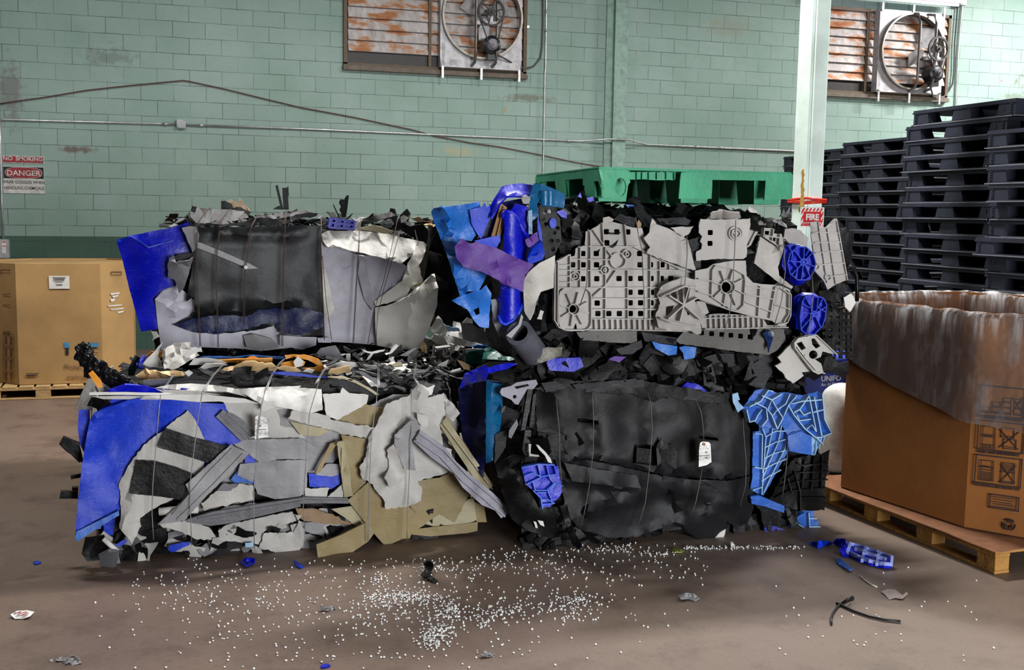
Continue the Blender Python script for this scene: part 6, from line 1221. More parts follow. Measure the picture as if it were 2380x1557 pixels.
# ================================================================ upper right bale: broken grey pallets and blue drums
E_ = thing('scrap_bale', 'bale of broken light grey pallets, blue drums and black shreds, upper right', 'bale', (2.85, BY + .6, .97), 'stacked bales of scrap plastic')
PE = Pl((0, BY - .02, 0), (0, -1, 0))
core(E_, (1.98, BY + .1, .96), (3.72, BY + 1.2, 1.9), core_m, 15, .05)
def Q(nm, m, pts, off, **k): return sheet(nm, E_, m, pts, PE, off, **k)
def hol(F, cs, h): return [F(*rsq(x, y, h)) for x, y in cs]
M1 = E1((175, 625), (230, 590), (300, 558), (320, 582), (355, 572), (362, 512), (400, 485), (442, 490), (450, 365), (492, 350), (545, 320), (585, 288), (690, 282), (765, 300), (860, 330), (935, 332), (960, 420), (985, 500), (1000, 560), (1120, 612), (1250, 660), (1395, 700), (1400, 1228), (1200, 1218), (800, 1208), (430, 1200), (375, 1208), (365, 1150), (335, 1225), (262, 1210), (200, 1188), (168, 1130), (163, 1080))
hc = [(628, 365), (718, 367), (812, 367), (632, 460), (425, 553), (541, 553), (915, 553), (338, 650), (428, 650), (543, 650), (918, 650), (1008, 650), (1108, 650), (425, 770), (545, 770), (737, 768), (832, 768), (923, 768), (1013, 768), (1101, 768), (1183, 768), (832, 887), (923, 887), (1017, 887), (549, 980), (833, 978), (923, 978), (1013, 978), (555, 1070), (649, 1070), (740, 1070), (834, 1070), (923, 1070), (1013, 1070)]
ft = [(x, y) for x, y in circ(345, 1030, 1, 4)]
def rrect(x, y, hx, hy, r):
    o = []
    for sx, sy, a in ((1, 1, 0), (-1, 1, PI / 2), (-1, -1, PI), (1, -1, 1.5 * PI)):
        for k in range(4): t = a + k * PI / 6; o.append((x + sx * (hx - r) + r * math.cos(t), y + sy * (hy - r) + r * math.sin(t)))
    return o + [o[0]]
rb = [[(400, 490), (890, 492)], [(300, 560), (310, 600), (650, 604)], [(190, 695), (560, 697)], [(640, 690), (1240, 694), (1390, 720)], [(200, 845), (1100, 843)], [(490, 937), (1080, 937)], [(490, 1030), (1060, 1030)], [(490, 1112), (1050, 1114)], [(475, 360), (478, 850)], [(605, 490), (605, 1112)], [(390, 500), (388, 840)], [(302, 560), (300, 842)], [(198, 620), (196, 1170)], [(795, 690), (797, 1112)], [(770, 300), (788, 490)], [(990, 560), (990, 1112)], [(580, 290), (590, 480)], [(1072, 620), (1072, 843)], [(1155, 640), (1155, 697)], [(500, 350), (595, 490)], [(700, 690), (610, 820), (498, 920)], [(610, 510), (660, 575)], [(850, 495), (990, 560), (1250, 690)], [(262, 1207), (800, 1206), (1395, 1222)], [(172, 640), (166, 1120), (205, 1185), (262, 1207)], [(185, 622), (300, 560)]]
rb += [[(195, y), (300, y)] for y in (650, 745, 798)] + [[(x, 1114), (x + 4, 1205)] for x in range(512, 1040, 47)]
rb += [rrect(345, 1030, 138, 182, 70), circ(335, 1030, 46, 16), circ(345, 748, 38, 14), circ(345, 748, 16, 10), circ(600, 692, 36, 14), circ(600, 692, 13, 10), circ(790, 558, 40, 14), circ(790, 558, 14, 10), circ(712, 612, 66, 16)]
rb += [[(335 + 48 * math.cos(t), 1030 + 48 * math.sin(t)), (340 + 128 * math.cos(t), 1030 + (150 if abs(math.sin(t)) > .6 else 125) * math.sin(t))] for t in [k * PI / 4 + .25 for k in range(8)]]
Q('broken_grey_pallet', pg, M1, .05, nz=.008, nf=3, tear=.6, th=.006, step=15, holes=hol(E1, hc, 23) + [E1(*circ(335, 1030, 34, 12))[:-1]], ribs=[E1(*q) for q in rb], rib=(.03, .0055), label='broken light grey pallet deck with square holes and moulded ribs')
Q('grey_lip', pg, E1((600, 245), (650, 233), (692, 258), (678, 282), (600, 288)), .06, nz=.01)
Q('torn_grey_board', pg, E1((950, 420), (1000, 370), (1012, 290), (1022, 250), (1060, 300), (1140, 328), (1240, 385), (1332, 437), (1400, 692), (1380, 700), (1200, 635), (1010, 565), (975, 548), (1005, 500)), .105, nz=.014, tear=1.3, th=.012, folds=[E1((1030, 320))[0] + E1((1320, 440))[0] + (.02, 5)])
Q('torn_grey_scrap', pg, E1((1180, 330), (1280, 320), (1380, 318), (1350, 370), (1290, 420), (1250, 385)), .08, nz=.02, tear=1.5); Q('torn_grey_scrap', dg, E1((1330, 440), (1400, 420), (1440, 400), (1440, 690), (1400, 700)), .08, nz=.015, tear=1)
Q('crushed_grey_foot', pg, E1((1060, 912, .0), (1110, 830, .04), (1200, 790, .06), (1280, 755, .06), (1390, 778, .05), (1402, 832, .05), (1388, 960, .04), (1478, 1090, .03), (1442, 1135, .03), (1445, 1240, .03), (1410, 1252, .03), (1360, 1222, .05), (1150, 1215, .05), (1082, 1192, .04), (1050, 1092, .02), (1092, 980, .02)), .095, nz=.035, nf=8, tear=1.5, holes=[E1((1160, 900), (1230, 850), (1240, 940), (1200, 950)), E1((1290, 900), (1350, 850), (1330, 960)), E1((1140, 1010), (1210, 1000), (1190, 1060), (1140, 1090)), E1((1310, 1020), (1370, 1060), (1330, 1090))], ribs=[E1((1265, 990), (1255, 850)), E1((1265, 990), (1310, 830)), E1((1265, 990), (1140, 910)), E1((1265, 990), (1130, 1110)), E1((1265, 990), (1230, 1130)), E1((1265, 990), (1400, 1110)), E1((1265, 990), (1380, 930)), E1((1070, 920), (1270, 830), (1390, 850)), E1((1060, 1100), (1160, 1140), (1400, 1180))], rib=(.05, .008), step=12)
Q('grey_board', pg, E2((150, 288), (165, 232), (300, 238), (430, 235), (555, 228), (552, 300), (530, 400), (525, 530), (500, 548), (350, 545), (130, 562), (130, 490), (170, 470), (176, 430), (160, 410), (176, 370), (150, 340)), .11, nz=.012, tear=1.2, th=.012, holes=[E2(*rsq(240, 340, 20)), E2(*rsq(238, 425, 20))], ribs=[E2(*circ(428, 345, 52, 16)), E2(*circ(432, 350, 34, 14)), E2((400, 320), (440, 380), (470, 350)), E2((410, 350), (430, 330))], rib=(.02, .008))
Q('crumpled_grey_scrap', pg, E2((212, 232, .0), (245, 195, .05), (310, 155, .05), (400, 180, .06), (470, 185, .04), (482, 222, .0), (440, 240, .0), (300, 240, .0)), .09, nz=.05, nf=10, tear=1, fine=.01)
Q('grey_strut', pg, E2((525, 300), (600, 290), (620, 320), (560, 440), (530, 460)), .07, nz=.015, tear=1, ribs=[E2((600, 300), (530, 440))])
Q('grey_pallet_foot', pg, E2((122, 640), (220, 620), (262, 588), (420, 560), (520, 560), (525, 680), (575, 732), (640, 745), (740, 750), (830, 770), (868, 792), (865, 1000), (840, 1060), (790, 1080), (720, 1032), (600, 1010), (380, 950), (200, 890), (118, 850)), .13, nz=.008, tear=.4, th=.008, step=14, holes=[E2(*circ(360, 770, 42, 14))[:-1]], ribs=[E2((240, 635), (265, 597), (410, 625), (488, 668), (497, 720), (482, 910), (440, 950), (370, 930), (232, 842), (240, 635)), E2(*circ(360, 765, 55, 18))] + [E2((360 + 56 * math.cos(t), 765 + 56 * math.sin(t)), (365 + 125 * math.cos(t), 775 + 150 * math.sin(t))) for t in [k * PI / 4 + .3 for k in range(8)]] + [E2((500, 760), (740, 795)), E2((498, 820), (720, 862)), E2((492, 880), (700, 960)), E2((615, 760), (598, 995)), E2((735, 765), (690, 1010)), E2((740, 765), (830, 790), (855, 825), (852, 990), (828, 1045), (750, 1060)), E2((770, 770), (840, 820), (838, 980), (800, 1040)), E2((128, 700), (232, 720)), E2((125, 800), (230, 830)), E2((720, 900), (850, 940)), E2((122, 850), (380, 948), (720, 1030))], rib=(.03, .006), label='upturned light grey pallet foot with spoked hub')
Q('grey_comb_rail', pg, E2((150, 1012), (240, 985), (640, 990), (690, 1070), (840, 1066), (832, 1088), (180, 1098)), .085, nz=.008, ribs=[E2((x, 990), (x + 4, 1090)) for x in range(215, 660, 42)] + [E2((160, 1012), (640, 995)), E2((180, 1095), (835, 1082))], rib=(.03, .006))
Q('torn_grey_scrap', pg, E2((130, 880), (200, 890), (230, 970), (180, 1000), (140, 990)), .12, nz=.02, tear=1.5)
Q('dark_grey_plank', plastic('soiled_grey', (96, 93, 90), (60, 58, 56), .5, .6, 5, .15), E2((-30, 1190), (40, 1110), (500, 1095), (820, 1100), (832, 1180), (770, 1262), (700, 1302), (500, 1282), (200, 1240), (0, 1215)), .075, nz=.01, tear=1, th=.015, holes=[E2(*rsq(x, 1128 + (x - 170) * .085, 19)) for x in (172, 250, 330, 402, 478, 553)])
Q('dark_grey_plank', plastic('soiled_grey', (96, 93, 90), (60, 58, 56), .5, .6, 5, .15), E1((370, 1230), (560, 1215), (890, 1220), (890, 1330), (700, 1320), (420, 1300)), .07, nz=.01, tear=1.2); Q('dark_grey_plank', dg, E1((710, 1380), (930, 1300), (940, 1360), (850, 1420), (760, 1425)), .09, nz=.02, tear=1); Q('dark_grey_plank', dg, E1((930, 1230), (1240, 1280), (1230, 1340), (960, 1310)), .06, nz=.01)
Q('tilted_grey_board', pg, E2((632, 372, .0), (700, 418, .0), (760, 455, .0), (820, 435, .04), (808, 500, .04), (772, 610, .04), (782, 680, .04), (892, 766, .06), (880, 782, .06), (760, 720, .02), (585, 580, .0)), .125, nz=.01, tear=.8, th=.015, folds=[E2((760, 460))[0] + E2((740, 620))[0] + (-.02, 6)])
Q('grey_lattice_scrap', pg, E2((648, 300), (740, 310), (730, 345), (800, 350), (822, 430), (760, 450), (700, 410), (640, 370)), .1, nz=.01, tear=1, holes=[E2((670, 325), (705, 328), (700, 360), (668, 355)), E2((720, 370), (755, 375), (750, 410), (718, 400))], ribs=[E2((648, 300), (640, 370), (760, 448)), E2((650, 365), (810, 385)), E2((720, 312), (705, 408)), E2((770, 350), (760, 445))], rib=(.03, .006))
Q('torn_grey_scrap', pg, E2((828, 312), (880, 305), (950, 322), (1015, 380), (1000, 452), (950, 432), (860, 426), (820, 380)), .1, nz=.018, tear=1.4)
Q('grey_grid_board', pg, E2((1028, 335, .0), (1025, 262, .02), (1080, 250, .02), (1086, 300, .03), (1150, 302, .04), (1200, 255, .06), (1222, 230, .06), (1262, 430, .05), (1312, 715, .04), (1232, 745, .03), (1162, 790, .02), (1132, 720, .02), (1062, 642, .0), (1045, 600, .0), (1052, 480, .0)), .115, nz=.008, tear=.5, th=.012, ribs=[E2((1028, 345), (1082, 335), (1240, 345)), E2((1050, 418), (1258, 412)), E2((1055, 500), (1268, 480)), E2((1060, 595), (1290, 578)), E2((1130, 690), (1305, 668)), E2((1080, 255), (1086, 300), (1150, 735)), E2((1150, 305), (1218, 745)), E2((1222, 232), (1310, 715)), E2((1086, 300), (1150, 302), (1222, 240)), E2(*circ(1060, 605, 28, 12)), E2(*circ(1155, 690, 24, 12))], rib=(.016, .006), label='light grey grid board leaning at the right end of the bale')
Q('blue_drum_base', bd, E2((830, 442), (882, 424), (940, 440), (1000, 470), (1040, 530), (1043, 640), (1030, 710), (940, 722), (870, 690), (825, 640), (803, 600), (815, 500)), .135, nz=.01, tear=.5, step=11, rib=(.04, .006), rib_m=bl, ribs=[E2(*[(930 + 110 * math.cos(t), 580 + 135 * math.sin(t)) for t in [k * PI / 5 for k in range(11)]])] + [E2((945, 570), (930 + 108 * math.cos(t), 580 + 132 * math.sin(t))) for t in (.2, .9, 1.6, 2.4, 3.3, 4.1, 4.9, 5.6)] + [E2(*circ(945, 570, 26, 12)), E2((860, 480), (850, 560), (900, 620), (880, 690)), E2((990, 470), (960, 520)), E2((830, 450), (880, 430), (890, 480), (850, 485), (830, 450))])
Q('blue_drum_wall', bd, E2((800, 600, .0), (870, 690, .03), (940, 722, .04), (1000, 716, .03), (960, 752, -.03), (900, 757, -.05), (830, 700, -.03)), .11, nz=.01)
Q('blue_drum_base', bd, E2((935, 880), (960, 840), (1010, 830), (1100, 850), (1125, 900), (1115, 1000), (1095, 1065), (1030, 1135), (960, 1128), (928, 1100), (918, 1000)), .14, nz=.008, tear=.4, step=11, rib=(.04, .006), rib_m=bl, ribs=[E2((935, 880), (960, 840), (1010, 830), (1100, 850), (1125, 900), (1115, 1000), (1095, 1065), (1030, 1135), (960, 1128), (928, 1100), (918, 1000), (935, 880)), E2((1030, 975), (960, 840)), E2((1030, 975), (1095, 855)), E2((1030, 975), (1122, 920)), E2((1030, 975), (920, 960)), E2((1030, 975), (960, 1125)), E2((1030, 975), (1080, 1080)), E2((1030, 975), (930, 1090)), E2(*circ(1030, 975, 20, 10)), E2((1060, 850), (1050, 920), (1118, 960)), E2((940, 900), (1000, 930))])
Q('blue_drum_wall', bd, E2((880, 845, .0), (960, 810, .0), (1060, 815, .02), (1100, 850, .05), (960, 842, .09), (935, 880, .1), (918, 1000, .1), (928, 1100, .1), (900, 1090, .04), (872, 1050, .0), (868, 930, .0)), .04, nz=.008, bulge=None)
Q('pale_wheel_scrap', gw, E2((890, 1200), (920, 1170), (1000, 1145), (1060, 1140), (1120, 1188), (1228, 1297), (1175, 1290), (1122, 1275), (1110, 1318), (1062, 1336), (1112, 1370), (1132, 1442), (1090, 1456), (1040, 1430), (970, 1340), (900, 1252)), .16, nz=.008, tear=.6, th=.014, step=10, holes=[E2((918, 1212), (958, 1196), (992, 1250), (958, 1268)), E2((1035, 1176), (1060, 1172), (1106, 1234), (1072, 1254), (1042, 1220)), E2((938, 1288), (984, 1300), (986, 1330), (952, 1322)), E2(*circ(1050, 1300, 34, 14))[:-1]], ribs=[E2((898, 1255), (888, 1205), (920, 1170), (1060, 1142), (1225, 1297)), E2((900, 1250), (970, 1342), (1040, 1432), (1130, 1444)), E2((912, 1240), (985, 1335), (1060, 1420))], rib=(.02, .006), label='dirty white wheel-like casting with spoked cutouts')
Q('pale_board', gw, E2((770, 1322), (885, 1205), (900, 1260), (960, 1345), (1030, 1430), (960, 1440), (975, 1465), (890, 1527), (830, 1480), (820, 1455), (750, 1388), (800, 1360)), .135, nz=.012, tear=1, th=.012)
Q('black_perforated_board', bk, E2((1095, 800), (1200, 790), (1290, 850), (1350, 930), (1352, 1335), (1225, 1332), (1200, 1270), (1130, 1190), (1100, 1000)), .03, nz=.012, th=.01, step=11, holes=[E2(*rsq(x, y, 15)) for y in range(900, 1330, 52) for x in (1130, 1185, 1243, 1296, 1335) if not (x > 1310 and y < 950) and not (x < 1200 and y > 1180)])
Q('black_board', bk, E2((1250, 345), (1310, 300), (1372, 348), (1345, 560), (1322, 640), (1260, 430)), .02, nz=.012)
bm = bmesh.new(); tube(bm, [PE.at(*q, .03) for q in E2((1300, 620), (1335, 608), (1370, 622), (1392, 680), (1395, 780), (1393, 880))], .012, 8); obj('black_hoop', bm, bk, E_)
bm = bmesh.new(); tube(bm, [PE.at(*q, .05) for q in E2((1180, 880), (1200, 930), (1260, 935), (1340, 920))], .008, 8); obj('black_hose', bm, bk, E_)
Q('white_scrap', wh, E2((1290, 852), (1350, 822), (1385, 890), (1340, 965), (1300, 925)), .06, tear=1, nz=.02); Q('dark_socket', bk, E2(*circ(1270, 775, 42, 14))[:-1], .09, nz=.01)
Q('glossy_blue_knot', plastic('gloss_navy', (24, 44, 90), (8, 8, 14), .6, .2, 14, .2), E2((655, 1130), (690, 1098), (742, 1130), (728, 1190), (700, 1282), (688, 1200)), .12, nz=.04, nf=14, tear=1)
Q('blue_strip', bs, E1((1020, 1310), (1090, 1330), (1240, 1352), (1232, 1422), (1160, 1432), (1052, 1372)), .1, nz=.015, bulge=None); Q('blue_strip', bs, E1((1255, 1362), (1300, 1350), (1405, 1362), (1390, 1450), (1300, 1468), (1290, 1412)), .1, nz=.015, tear=.6)
Q('deep_blue_drum_end', bd, X0_((903, 1440), (935, 1410), (1150, 1403), (1172, 1470), (1100, 1508), (925, 1498)), .06, nz=.01); Q('purple_scrap', pu, X0_((1350, 1420), (1400, 1395), (1480, 1400), (1430, 1440)), .08, tear=1.5, nz=.02)
Q('black_grid_scrap', bk, E2((180, 1400), (250, 1370), (270, 1440), (290, 1520), (240, 1560), (190, 1540)), .05, holes=[E2((205, 1410), (245, 1395), (255, 1440), (210, 1445)), E2((205, 1470), (260, 1468), (270, 1510), (210, 1520))], nz=.01, th=.02)
Q('dark_strip', dg, E2((130, 1340), (300, 1290), (320, 1360), (150, 1392)), .05, nz=.012, tear=1); Q('dark_strip', dg, E2((310, 1290), (620, 1310), (600, 1350), (320, 1362)), .05, nz=.012, tear=1)
# --- blue, purple and white scrap on the left end
Q('sky_blue_drum_sheet', bs, X0_((68, 350, -.1), (88, 322, -.08), (150, 318, .0), (300, 296, .0), (420, 277, .0), (428, 320, .0), (350, 338, .02), (362, 440, .03), (392, 520, .03), (362, 562, .02), (270, 548, .02), (290, 610, .0), (480, 790, .0), (440, 872, .02), (415, 922, .03), (330, 925, .02), (285, 962, -.02), (265, 920, -.05), (168, 620, -.08), (88, 420, -.1)), .04, nz=.016, nf=3, tear=.6, th=.012, folds=[X0_((150, 318))[0] + X0_((285, 955))[0] + (.05, 7)])
Q('sky_blue_drum_sheet', bs, X0_((218, 992, -.05), (285, 955, -.03), (415, 920, .02), (470, 880, .03), (505, 940, .03), (485, 1190, .0), (420, 1182, .0), (370, 1122, .0), (330, 1055, -.02), (250, 1012, -.04)), .02, nz=.02, tear=1, holes=[X0_((375, 1060), (415, 1040), (420, 1090), (395, 1100))])
Q('deep_blue_fold', bd, X0_((480, 345, .0), (520, 260, .05), (585, 163, .02), (650, 150, -.02), (720, 143, -.04), (865, 165, -.04), (800, 232, .0), (740, 240, .03), (620, 235, .07), (560, 290, .07), (500, 395, .05)), .05, nz=.016, th=.012, folds=[X0_((500, 380))[0] + X0_((610, 228))[0] + (.03, 6)])
Q('blue_flap', bl, X0_((348, 336), (440, 312), (458, 283), (472, 318), (505, 300), (498, 390), (430, 545), (405, 512), (360, 430)), .085, nz=.016, tear=.8)
Q('navy_inner_sheet', plastic('scrap_navy', (8, 14, 62), (8, 8, 20), .5, .45), X0_((400, 545), (500, 380), (580, 280), (760, 245), (760, 420), (600, 480), (560, 620), (460, 600)), .0, nz=.03)
Q('brown_board', plastic('scrap_brown_board', (150, 112, 66), (100, 70, 40), .4, .7), X0_((505, 525), (575, 288), (618, 318), (600, 410), (575, 520), (545, 540)), .06, nz=.008, ribs=[X0_((590, 310), (540, 525))], rib=(.02, .006))
Q('blue_scrap', bl, X0_((380, 560), (440, 545), (570, 515), (572, 560), (540, 610), (420, 580)), .07, nz=.015)
Q('deep_blue_drum', bd, X0_((590, 372, .02), (605, 340, .02), (690, 378, .02), (712, 430, .02), (768, 530, .0), (752, 700, .0), (742, 1000, .0), (700, 1090, .0), (600, 1165, .0), (552, 1120, .0), (570, 900, .0), (588, 650, .0), (600, 480, .02)), .11, nz=.008, nf=3, th=.014, bulge=(1191, 30, .09), step=12)
bm = bmesh.new(); tube(bm, [PE.at(*q, .1) for q in X0_((592, 395), (588, 368), (605, 346), (650, 350), (688, 380), (705, 430), (730, 480), (770, 535))], .012, 8); obj('drum_rim', bm, bd, E_)
bm = bmesh.new(); tube(bm, [PE.at(*q, .09) for q in X0_((553, 1100), (575, 1150), (605, 1165), (660, 1135), (700, 1085), (742, 1000))], .01, 8); obj('drum_rim', bm, bl, E_)
Q('deep_blue_sheet', bd, X0_((640, 352, .0), (680, 293, .03), (770, 318, .03), (782, 420, .03), (772, 530, .0), (702, 400, .0)), .06, nz=.02)
Q('purple_sheet', pu, X0_((240, 600, .0), (262, 575, .02), (292, 540, .02), (350, 580, .04), (400, 568, .04), (560, 620, .05), (700, 690, .05), (812, 730, .04), (748, 810, .05), (735, 930, .05), (600, 868, .06), (450, 790, .05), (300, 745, .03), (250, 680, .0)), .16, nz=.012, tear=.8, th=.01, folds=[X0_((260, 598))[0] + X0_((360, 590))[0] + (.03, 4), X0_((480, 780))[0] + X0_((720, 690))[0] + (.02, 9), X0_((620, 760))[0] + X0_((600, 860))[0] + (-.02, 8)])
Q('purple_scrap', pu, X0_((748, 552), (840, 495), (862, 560), (812, 632), (760, 592)), .12, tear=1.5, nz=.02, folds=[X0_((790, 520))[0] + X0_((810, 620))[0] + (.02, 4)])
Q('blue_bracket', bl, X0_((765, 692), (800, 622), (870, 565), (892, 650), (880, 692), (780, 732)), .14, nz=.012, th=.02, folds=[X0_((780, 700))[0] + X0_((870, 600))[0] + (-.03, 8)])
Q('blue_shard', bl, X0_((838, 378), (856, 430), (882, 560), (858, 572), (840, 470)), .12)
Q('crushed_white_tub', cw, X0_((742, 1062, .0), (733, 850, .0), (770, 790, .04), (850, 722, .05), (967, 664, .04), (958, 800, .02), (955, 900, .02), (862, 930, .05), (830, 1000, .05), (805, 1080, .03), (780, 1132, .02), (750, 1085, .0)), .1, nz=.02, nf=4, th=.012, folds=[X0_((770, 800))[0] + X0_((955, 790))[0] + (-.03, 6)])
Q('torn_white_scrap', gw, X0_((835, 1125), (860, 1060), (885, 1070), (870, 1130)), .12, tear=1)
bm = bmesh.new(); tube(bm, [PE.at(*q, .12) for q in X0_((832, 1000), (815, 960), (835, 920), (875, 905), (915, 915))], .003, 6); obj('wire_loop', bm, wgrey, E_)
tb = bmesh.new(); p0 = PE.at(*X0_((705, 1225))[0], .16); p1 = PE.at(*X0_((790, 1340))[0], .04); d = (p1 - p0)
ringplate(tb, p0, d, .05, .075, d.length * 1.3, 20); obj('grey_pipe_stub', tb, plastic('scrap_slate', (92, 94, 104), (60, 60, 64), .4), E_, 50)
Q('grey_lip', lg, X0_((612, 1245), (700, 1165), (722, 1090), (735, 1110), (718, 1175), (650, 1265)), .14, nz=.01)
Q('grey_flap', mg, X0_((500, 985), (540, 980), (580, 1100), (640, 1200), (720, 1240), (640, 1270), (560, 1250), (520, 1150)), .0, nz=.02, tear=1)
Q('olive_sheet', plastic('scrap_olive', (98, 92, 76), (50, 48, 44), .5, .4), X0_((830, 1438), (865, 1340), (1020, 1328), (1012, 1392), (860, 1445)), .08, nz=.02)
Q('slate_sheet', plastic('scrap_slate', (92, 94, 104), (60, 60, 64), .4), X0_((640, 1290), (740, 1230), (800, 1250), (850, 1275), (858, 1400), (800, 1440), (700, 1370)), .03, nz=.02)
Q('teal_crate_scrap', tl, X0_((783, 232, .0), (812, 143, .0), (880, 150, .02), (1000, 202, .04), (1042, 232, .03), (1030, 322, .03), (950, 312, .04), (880, 302, .05), (868, 245, .03), (830, 302, .02), (850, 380, .02), (792, 422, .02), (780, 332, .0)), .1, nz=.02, tear=.5, th=.012, folds=[X0_((790, 230))[0] + X0_((870, 240))[0] + (.03, 5)])
bm = bmesh.new()
for x in (888, 925): p = PE.at(*X0_((x, 302))[0], .14); cyl(bm, p, (0, 0, 1), .025, .075, 14)
obj('teal_socket', bm, tl, E_, 40)
Q('teal_strip', tl, X0_((770, 342), (800, 335), (803, 510), (775, 512)), .12, nz=.008)
Q('torn_grey_rag', lg, X0_((722, 255), (760, 228), (788, 250), (785, 290), (735, 290)), .12, tear=1.5, nz=.03, nf=12)
Q('black_mesh_board', bk2, X0_((850, 312), (940, 310), (1002, 400), (1012, 560), (962, 660), (892, 690), (862, 470)), .12, nz=.012, th=.012, step=11, holes=[X0_(*circ(x, y, 17, 8))[:-1] for x, y in ((890, 350), (925, 345), (880, 400), (960, 500), (985, 560), (940, 560), (985, 470), (900, 440), (950, 620))])
Q('blue_cap', bl, X0_(*circ(950, 432, 26, 14, 38))[:-1], .14, nz=.004)
for q in (((975, 350), (1020, 335), (1050, 350), (1050, 400), (1010, 385)), ((1195, 250), (1240, 240), (1250, 270), (1210, 280)), ((1130, 240), (1150, 210), (1160, 250))): Q('blue_scrap', bd, X0_(*q), .0, nz=.02)
Q('blue_scrap', mb, E1((790, 130), (850, 135), (945, 150), (940, 180), (840, 178)), -.05, nz=.015); Q('brown_scrap', plastic('scrap_brown', (150, 112, 78), (90, 60, 40), .6, .7, 9, .1), E1((890, 290), (915, 250), (932, 290), (925, 330), (895, 330)), .03)
Q('dark_plank', dg, E1((690, 260), (740, 210), (880, 250), (870, 330), (760, 290)), .03, nz=.02, tear=1); Q('dark_plank', dg, E1((1060, 250), (1300, 240), (1360, 270), (1330, 310), (1100, 300)), .03, nz=.02, tear=1)
for q in (((790, 215), (820, 150), (835, 210)), ((815, 220), (870, 140), (862, 220)), ((850, 230), (885, 170), (880, 240))): Q('grey_spike', mg, E2(*q), -.1, nz=.01)
def etop(r): return Vector((r.uniform(2.02, 3.5), BY + r.uniform(-.04, .35), 1.80 + r.uniform(-.08, .12))), Vector((r.uniform(-.4, .4), r.uniform(-1.4, -.2), 1))
shards(E_, 190, etop, [bk, bk2, dg, bk2, bk2], (.06, .22), r3, keep=18, curl=.4, aspect=.4)
def etop2(r): return Vector((r.uniform(2.0, 3.42), BY + r.uniform(.12, 1.15), 1.9 + r.uniform(-.03, .06))), Vector((r.uniform(-.4, .4), r.uniform(-.4, .4), 1))
shards(E_, 90, etop2, [bk, bk2, dg], (.1, .22), r3, keep=1, curl=.3, aspect=.4)
def ebot(r): return Vector((r.uniform(2.0, 3.75), BY + r.uniform(-.07, .05), r.uniform(.97, 1.14))), Vector((r.uniform(-.4, .4), -1, r.uniform(-.9, .4)))
shards(E_, 110, ebot, [bk, bk2, dg, bk2], (.08, .26), r3, keep=12, curl=.4, aspect=.4)
def eleft(r): return Vector((r.uniform(1.9, 2.25), BY + r.uniform(-.02, .12), r.uniform(1.0, 1.86))), Vector((r.uniform(-.7, .3), -1, r.uniform(-.3, .4)))
shards(E_, 80, eleft, [bk, bk2, dg, bk2], (.08, .22), r3, keep=8, curl=.5, aspect=.4)
def eright(r): return Vector((r.uniform(3.5, 3.86), BY + r.uniform(-.02, .1), r.uniform(1.0, 1.6))), Vector((r.uniform(-.3, .7), -1, r.uniform(-.3, .4)))
shards(E_, 90, eright, [bk, bk2, dg, bk2], (.06, .2), r3, keep=8, curl=.5, aspect=.4)
for pts in (E1((470, 340), (475, 430), (470, 560), (455, 840), (400, 1000)), E1((880, 240), (905, 400), (935, 520), (945, 760), (955, 980), (945, 1240)), E1((1320, 400), (1325, 560), (1300, 850), (1280, 960)), E2((440, 240), (430, 500), (420, 700), (400, 930), (340, 1180)), E2((815, 390), (830, 640), (800, 880), (740, 1080)), E2((1040, 640), (1050, 850), (1020, 1060), (1000, 1160))):
    wire('baling_wire', E_, plain('dull_wire', (104, 100, 96), .5, .5), pts, PE, .19, .0028)
# ================================================================ green pallet on top of the upper right bale
gp = plastic('green_pallet_plastic', (52, 158, 116), (60, 120, 92), .45, .5, 4, .12, (120, 196, 160))
gpi = gp
g = thing('plastic_pallet', 'broken green plastic pallet lying on top of the upper right bale', 'pallet', (2.9, 6.3, 1.96))
P7 = fr(1220, 360, 3.2162)
Pg = Pl((0, 5.72, 0), (0, -1, 0)); gc = Pg.at(*P7((550, 107))[0]); gr_ = Pg.at(*P7((1998, 140))[0]); gz = gc.z
gb = onZ(*P7((80, 162))[0], gz)          # far left corner of the deck
dirb = Vector((gb.x - gc.x, gb.y - gc.y, 0)); nl = Vector((-dirb.y, dirb.x, 0)).normalized()
if nl.x > 0: nl = -nl
Pgl = Pl(gc, nl)
dep = dirb.length
sheet('front_skirt', g, gp, P7((550, 107), (765, 115), (768, 125), (795, 152), (776, 182), (790, 198), (765, 240), (755, 290), (748, 312), (700, 325), (575, 322), (570, 250), (552, 180)), Pg, .0, nz=.002, tear=.6, th=.012, holes=[P7(*circ(715, 240, 42, 12, 70))[:-1]], step=12)
sheet('front_skirt', g, gp, P7((1170, 128), (1400, 128), (1998, 142), (1996, 330), (1790, 336), (1800, 192), (1620, 190), (1402, 186), (1395, 328), (1150, 328), (1160, 190), (1165, 150)), Pg, .0, nz=.002, tear=.3, th=.012, step=12)
sheet('recessed_skirt', g, gp, P7((770, 128), (1180, 128), (1180, 186), (1000, 190), (900, 182), (780, 186)), Pg, -.07, nz=.003, tear=.8, th=.012, ribs=[P7((x, 132), (x, 184)) for x in (830, 870, 920, 980, 1050, 1110)], rib=(.02, .006), step=12)
sheet('side_skirt', g, gp, P7((80, 163), (300, 138), (552, 107), (572, 185), (575, 322), (450, 316), (446, 230), (434, 228), (432, 176), (302, 188), (312, 300), (238, 295), (225, 196), (120, 202), (110, 215), (78, 210)), Pgl, .0, nz=.002, tear=.4, th=.012, holes=[P7((515, 198), (548, 195), (570, 230), (572, 300), (560, 312), (525, 308))], step=12)
bm = bmesh.new(); ex = Vector((gr_.x - gc.x, 0, 0)); ey = dirb; t = .014
prism(bm, [gc, gc + ex, gc + ex + ey, gc + ey], Vector((0, 0, t))); bmesh.ops.bevel(bm, geom=bm.edges[:], offset=.005, segments=2, affect='EDGES'); obj('deck', bm, gp, g)
zb = gz - .175
